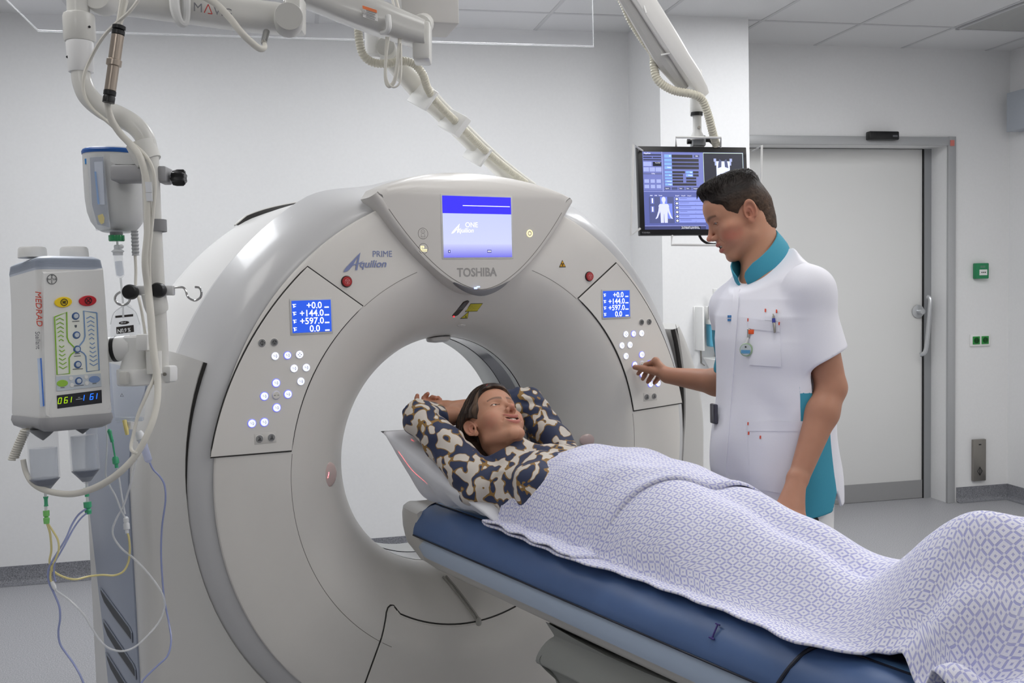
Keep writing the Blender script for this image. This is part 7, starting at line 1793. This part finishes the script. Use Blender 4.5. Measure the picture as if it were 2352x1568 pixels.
flds=[(.285,.035,.49,.075),(.285,.088,.55,.125),(.285,.137,.55,.174),(.285,.185,.55,.222),(.285,.247,.41,.275),(.285,.287,.39,.315),(.285,.327,.39,.353),(.285,.367,.39,.393),(.285,.405,.52,.434),(.49,.247,.545,.275),(.49,.287,.545,.315),(.42,.327,.52,.353),(.42,.367,.52,.393)]
slayer('form_fields',flds,em('scr_field',50,50,58,.7),SO*2,scn)
lab=[(.212,.033,.283,.075),(.212,.088,.283,.125),(.212,.137,.283,.174),(.212,.185,.283,.222),(.212,.247,.283,.275),(.212,.287,.283,.315),(.212,.327,.283,.353),(.212,.367,.283,.393),(.212,.405,.283,.434),(.42,.247,.488,.275),(.42,.287,.488,.315)]
slayer('field_labels',lab,em('scr_label',120,160,226),SO*2,scn)
slayer('form_buttons',[(.205+.069*i,.455,.262+.069*i,.488) for i in range(6)]+[(.505,.035,.558,.068)],em('scr_button',70,76,112,.8),SO*2,scn)
slayer('dividers',[(0,.508,.60,.513),(.188,.0,.193,.505),(0,.952,.60,.956)],em('scr_line',170,178,226),SO*2,scn)
slayer('status_tiles',[(.005,.03,.18,.05),(.005,.065,.09,.082),(.098,.065,.18,.082),(.005,.095,.18,.112)],em('scr_tile_dark',56,60,86,.8),SO*2,scn)
slayer('mode_tiles',[(.005,.13,.085,.185),(.005,.20,.058,.255),(.064,.20,.117,.255),(.123,.20,.18,.255),(.01,.355,.055,.40),(.07,.355,.112,.40),(.128,.355,.17,.40),(.01,.425,.055,.47),(.07,.425,.112,.47),(.128,.425,.17,.47)],em('scr_tile',150,160,206),SO*2,scn)
slayer('dose_tile',[(.098,.13,.18,.185)],em('scr_dose',24,28,40,.7),SO*2,scn)
slayer('utility_bar',[(.0,.272,.183,.292)],em('scr_bar',92,98,142),SO*2,scn)
slayer('patient_panel',[(.048,.58,.288,.918)],em('scr_pp',76,82,124),SO*2,scn)
slayer('region_boxes',[(.157,.582,.225,.685),(.228,.667,.274,.862)],em('scr_region',110,126,216),SO*2.5,scn)
g=G()
def sell(u,v,ru,rv,o,n=20): P=[mp(sx_(u+ru*math.cos(2*PI*i/n)),sy_(v+rv*math.sin(2*PI*i/n)),o) for i in range(n)]; g.add(P,[tuple(range(n))])
def spol(pts,o): g.add([mp(sx_(u),sy_(v),o) for u,v in pts],[tuple(range(len(pts)))])
sell(.190,.617,.020,.038,SO*3.5); spol([(.180,.64),(.20,.64),(.202,.67),(.178,.67)],SO*3.4)
spol([(.150,.672),(.230,.672),(.243,.70),(.232,.73),(.225,.80),(.155,.80),(.148,.73),(.137,.70)],SO*3.5)
spol([(.143,.69),(.152,.71),(.150,.78),(.128,.85),(.112,.865),(.104,.862),(.118,.83),(.135,.76)],SO*3.6); spol([(.237,.69),(.245,.76),(.262,.83),(.276,.862),(.268,.865),(.252,.85),(.230,.78),(.228,.71)],SO*3.6)
spol([(.155,.80),(.189,.80),(.187,.915),(.156,.915)],SO*3.5); spol([(.191,.80),(.225,.80),(.224,.915),(.193,.915)],SO*3.5)
g.build('patient_figure',em('scr_figure',196,200,240),scn,smooth=False,fix=False)
slayer('scout_icons',[(.062,.59,.098,.672),(.062,.70,.098,.78)],em('scr_icon',96,106,170),SO*2.6,scn)
slayer('scout_figures',[(.074,.60,.086,.66),(.074,.71,.086,.77)],em('scr_white',236,238,250),SO*3.2,scn)
slayer('program_rows',[(.298,.585+.056*i,.60,.632+.056*i) for i in range(6)],em('scr_row',132,144,214),SO*2,scn)
slayer('program_icons',[(.303,.590+.056*i,.336,.627+.056*i) for i in range(6)],em('scr_rowicon',40,44,60,.7),SO*2.6,scn)
g=G()
for i in range(6): sell(.3195,.6085+.056*i,.012,.013,SO*3.4,12)
g.build('program_marks',em('scr_white',236,238,250),scn,smooth=False,fix=False)
slayer('row_text',[(.348,.598+.056*i,.42+.02*(i%3),.603+.056*i) for i in range(6)]+[(.50,.618+.056*i,.508,.622+.056*i) for i in range(6)],em('scr_rowtext',88,96,150,.8),SO*3,scn)
slayer('bottom_bar',[(0,.958,.60,1)],em('scr_bottom',62,66,104,.8),SO*2,scn)
slayer('notice_box',[(.352,.962,.548,.996)],em('scr_dose',24,28,40,.7),SO*2.6,scn)
WHt=em('scr_white',236,238,250)
def st(s,u,v,h,sx=.85): text(s,h,mp(sx_(u),sy_(v),SO*4.2),mux,muy,'screen_text',WHt,scn,.0001,sx=sx)
st('Aquilion',.012,.030,.0085); st('ID',.258,.062,.0075); st('Middle',.236,.208,.0062); st('Age',.458,.268,.006); st('Weight',.440,.308,.006); st('Sex',.252,.308,.006); st('Contrast',.226,.386,.0058); st('Organ',.242,.427,.0058); st('Info',.518,.060,.0072)
for i,s_ in enumerate(('Appoint','','Detail','Close','Emergency')):
    if s_: st(s_,.211+.069*i,.478,.0054,.75)
st('Utility',.08,.288,.006); st('Total DLP',.118,.150,.0055); st('Adult',.058,.570,.0056,.75); st('Child',.102,.570,.0056,.75); st('Trauma',.142,.570,.0056,.75); st('Group A',.305,.572,.0056,.72); st('Group B',.365,.572,.0056,.72); st('Group C',.425,.572,.0056,.72)
st('The Medical staff is responsible for',.356,.977,.0058,.78); st('patient radiation exposure and safety',.356,.992,.0058,.78)
text('TOSHIBA',.0075,mp(.012,.020,.0006),mux,muy,'brand_lettering',mat('mark_light',rgb(150,152,156),.5),mo,.0002)
# wire guard round the monitor
wg=empty('wire_guard',PD(1600,562,3.52),'white bent wire guard frame around the monitor','guard frame')
WIRE=mat('guard_wire',rgb(222,222,220),.35)
for pts in ([(1478,348,3.47),(1455,332,3.40),(1449,541,3.40),(1470,525,3.45)],[(1728,348,3.55),(1750,334,3.50),(1747,470,3.50),(1745,545,3.50),(1724,530,3.55)],[(1553,337,3.50),(1552,315,3.46),(1656,316,3.48),(1655,338,3.52)],[(1544,540,3.48),(1542,562,3.44),(1646,563,3.46),(1645,545,3.50)]):
    g=G(); g.tube([PD(*p) for p in pts],2.6*3.5/FOC,8); g.build('wire_hoop',WIRE,wg)
g=G(); pxtube(g,[(1606,540,3.52),(1614,552,3.52),(1632,560,3.52),(1665,560,3.54)],3,10,5); g.build('video_cable',BLACK,mo)
# ================================================================ lights and camera
PANEL=mat('light_diffuser',rgb(250,250,250),.5,emit=(1,.985,.96,1),estr=1)
def unseen_ceiling_light(t,n,st,lab,key,col):
    o=empty('unseen_ceiling_light',tn(t,n,H),lab,'ceiling light','recessed ceiling light panels')
    g=G(); g.obox(tn(t,n,H-.012),TD,ND,ZD,(.60,1.2,.012)); g.build('diffuser',mat(key,rgb(250,250,250),.5,emit=col,estr=st),o)
    g=G()
    for s in (-1,1): g.obox(tn(t+s*.305,n,H-.010),TD,ND,ZD,(.012,1.22,.02)); g.obox(tn(t,n+s*.606,H-.010),TD,ND,ZD,(.62,.012,.02))
    g.build('frame',PLW,o)
LL='recessed rectangular light panel in the tiled ceiling'
WARM=(1,.975,.935,1); COOL=(.95,.97,1,1)
for t,n,st,key,col in ((.63,-1.1,4.,'diffuser_neutral',(1,.985,.965,1)),(.63,-3.6,4.,'diffuser_neutral',0),(2.52,-3.6,4.,'diffuser_neutral',0),
    (2.83,-.55,8.,'diffuser_warm',WARM),(2.83,-2.4,8.,'diffuser_warm',0),(-1.57,-3.6,4.,'diffuser_neutral',0),(-1.57,-1.1,4.,'diffuser_neutral',0),
    (-1.57,.75,9.,'diffuser_back',COOL),(.32,.75,9.,'diffuser_back',0),(2.2,.75,9.,'diffuser_back',0)):  # unseen back row, added to brighten the back wall
    unseen_ceiling_light(t,n,st,LL,key,col)
# positioning lasers of the scanner: thin red fans of light
def laser(name,src,pa,pb,power,spread,parent=ct):
    src=np.array(src,float); da=pa-src; db=pb-src; n=np.cross(da,db); n/=np.linalg.norm(n); ax=da/np.linalg.norm(da)+db/np.linalg.norm(db); ax/=np.linalg.norm(ax)
    L=bpy.data.lights.new(name,'POINT'); L.energy=power; L.color=(1,.06,.08); L.shadow_soft_size=.0008; L.use_nodes=True; nt=L.node_tree; em_=[x for x in nt.nodes if x.type=='EMISSION'][0]
    ge=nt.nodes.new('ShaderNodeNewGeometry')
    def dot(v):
        d=nt.nodes.new('ShaderNodeVectorMath'); d.operation='DOT_PRODUCT'; d.inputs[1].default_value=tuple(float(x) for x in v); nt.links.new(ge.outputs['Incoming'],d.inputs[0])
        a=nt.nodes.new('ShaderNodeMath'); a.operation='ABSOLUTE'; nt.links.new(d.outputs['Value'],a.inputs[0]); return a.outputs[0]
    def cmp(op,x,t):
        a=nt.nodes.new('ShaderNodeMath'); a.operation=op; nt.links.new(x,a.inputs[0]); a.inputs[1].default_value=t; return a.outputs[0]
    m=nt.nodes.new('ShaderNodeMath'); m.operation='MULTIPLY'; nt.links.new(cmp('LESS_THAN',dot(n),.0028),m.inputs[0]); nt.links.new(cmp('GREATER_THAN',dot(ax),math.cos(spread)),m.inputs[1])
    nt.links.new(m.outputs[0],em_.inputs['Strength'])
    o=bpy.data.objects.new(name,L); o.location=Vector([float(x) for x in src]); link(o,parent); return o
from mathutils.bvhtree import BVHTree
def rc(o,px,py):
    me=o.data; bv=BVHTree.FromPolygons([v.co[:] for v in me.vertices],[tuple(p.vertices) for p in me.polygons]); d=ray(px,py)
    h=bv.ray_cast(Vector(CAM),Vector(d)); return np.array(h[0]) if h[0] is not None else PD(px,py,3.)
_s=np.array([-.475,-.20,1.0])
p_=[rc(pl_o,x,y) for x,y in ((954,1018),(936,1108),(921,1065),(957,1073))]
laser('laser_lamp',_s,p_[0],p_[1],10.,.24); laser('laser_lamp',(.0,-.16,1.46),p_[2],p_[3],12.,.05)
_t=(-.012,-.215,1.47); f_=[march(w_body,x,y,2.7,3.3,120) for x,y in ((1126,906),(1136,925))]
laser('laser_lamp',_t,f_[0],f_[1],6.,.14)
laser('laser_lamp',_t,onf(-.42,-.27),onf(-.37,-.345),4.,.06)
w=bpy.data.worlds.new('room_air'); bpy.context.scene.world=w; w.use_nodes=True; w.node_tree.nodes['Background'].inputs[0].default_value=(.8,.85,1,1); w.node_tree.nodes['Background'].inputs[1].default_value=.05
cam=bpy.data.cameras.new('camera'); cam.sensor_width=36; cam.lens=FOC/2352*36; cam.clip_start=.02
co=bpy.data.objects.new('camera',cam); C.objects.link(co)
co.matrix_world=Matrix(((_rt[0],_up[0],-_fw[0],CAM[0]),(_rt[1],_up[1],-_fw[1],CAM[1]),(_rt[2],_up[2],-_fw[2],CAM[2]),(0,0,0,1)))
sc=bpy.context.scene; sc.camera=co
sc.view_settings.view_transform='Standard'; sc.view_settings.look='None'; sc.view_settings.gamma=1; sc.view_settings.use_curve_mapping=False
sc.view_settings.exposure=.42
sc.cycles.use_denoising=True; sc.cycles.max_bounces=10; sc.cycles.diffuse_bounces=5; sc.cycles.transparent_max_bounces=24; sc.cycles.caustics_reflective=False; sc.cycles.caustics_refractive=False; sc.cycles.sample_clamp_indirect=4
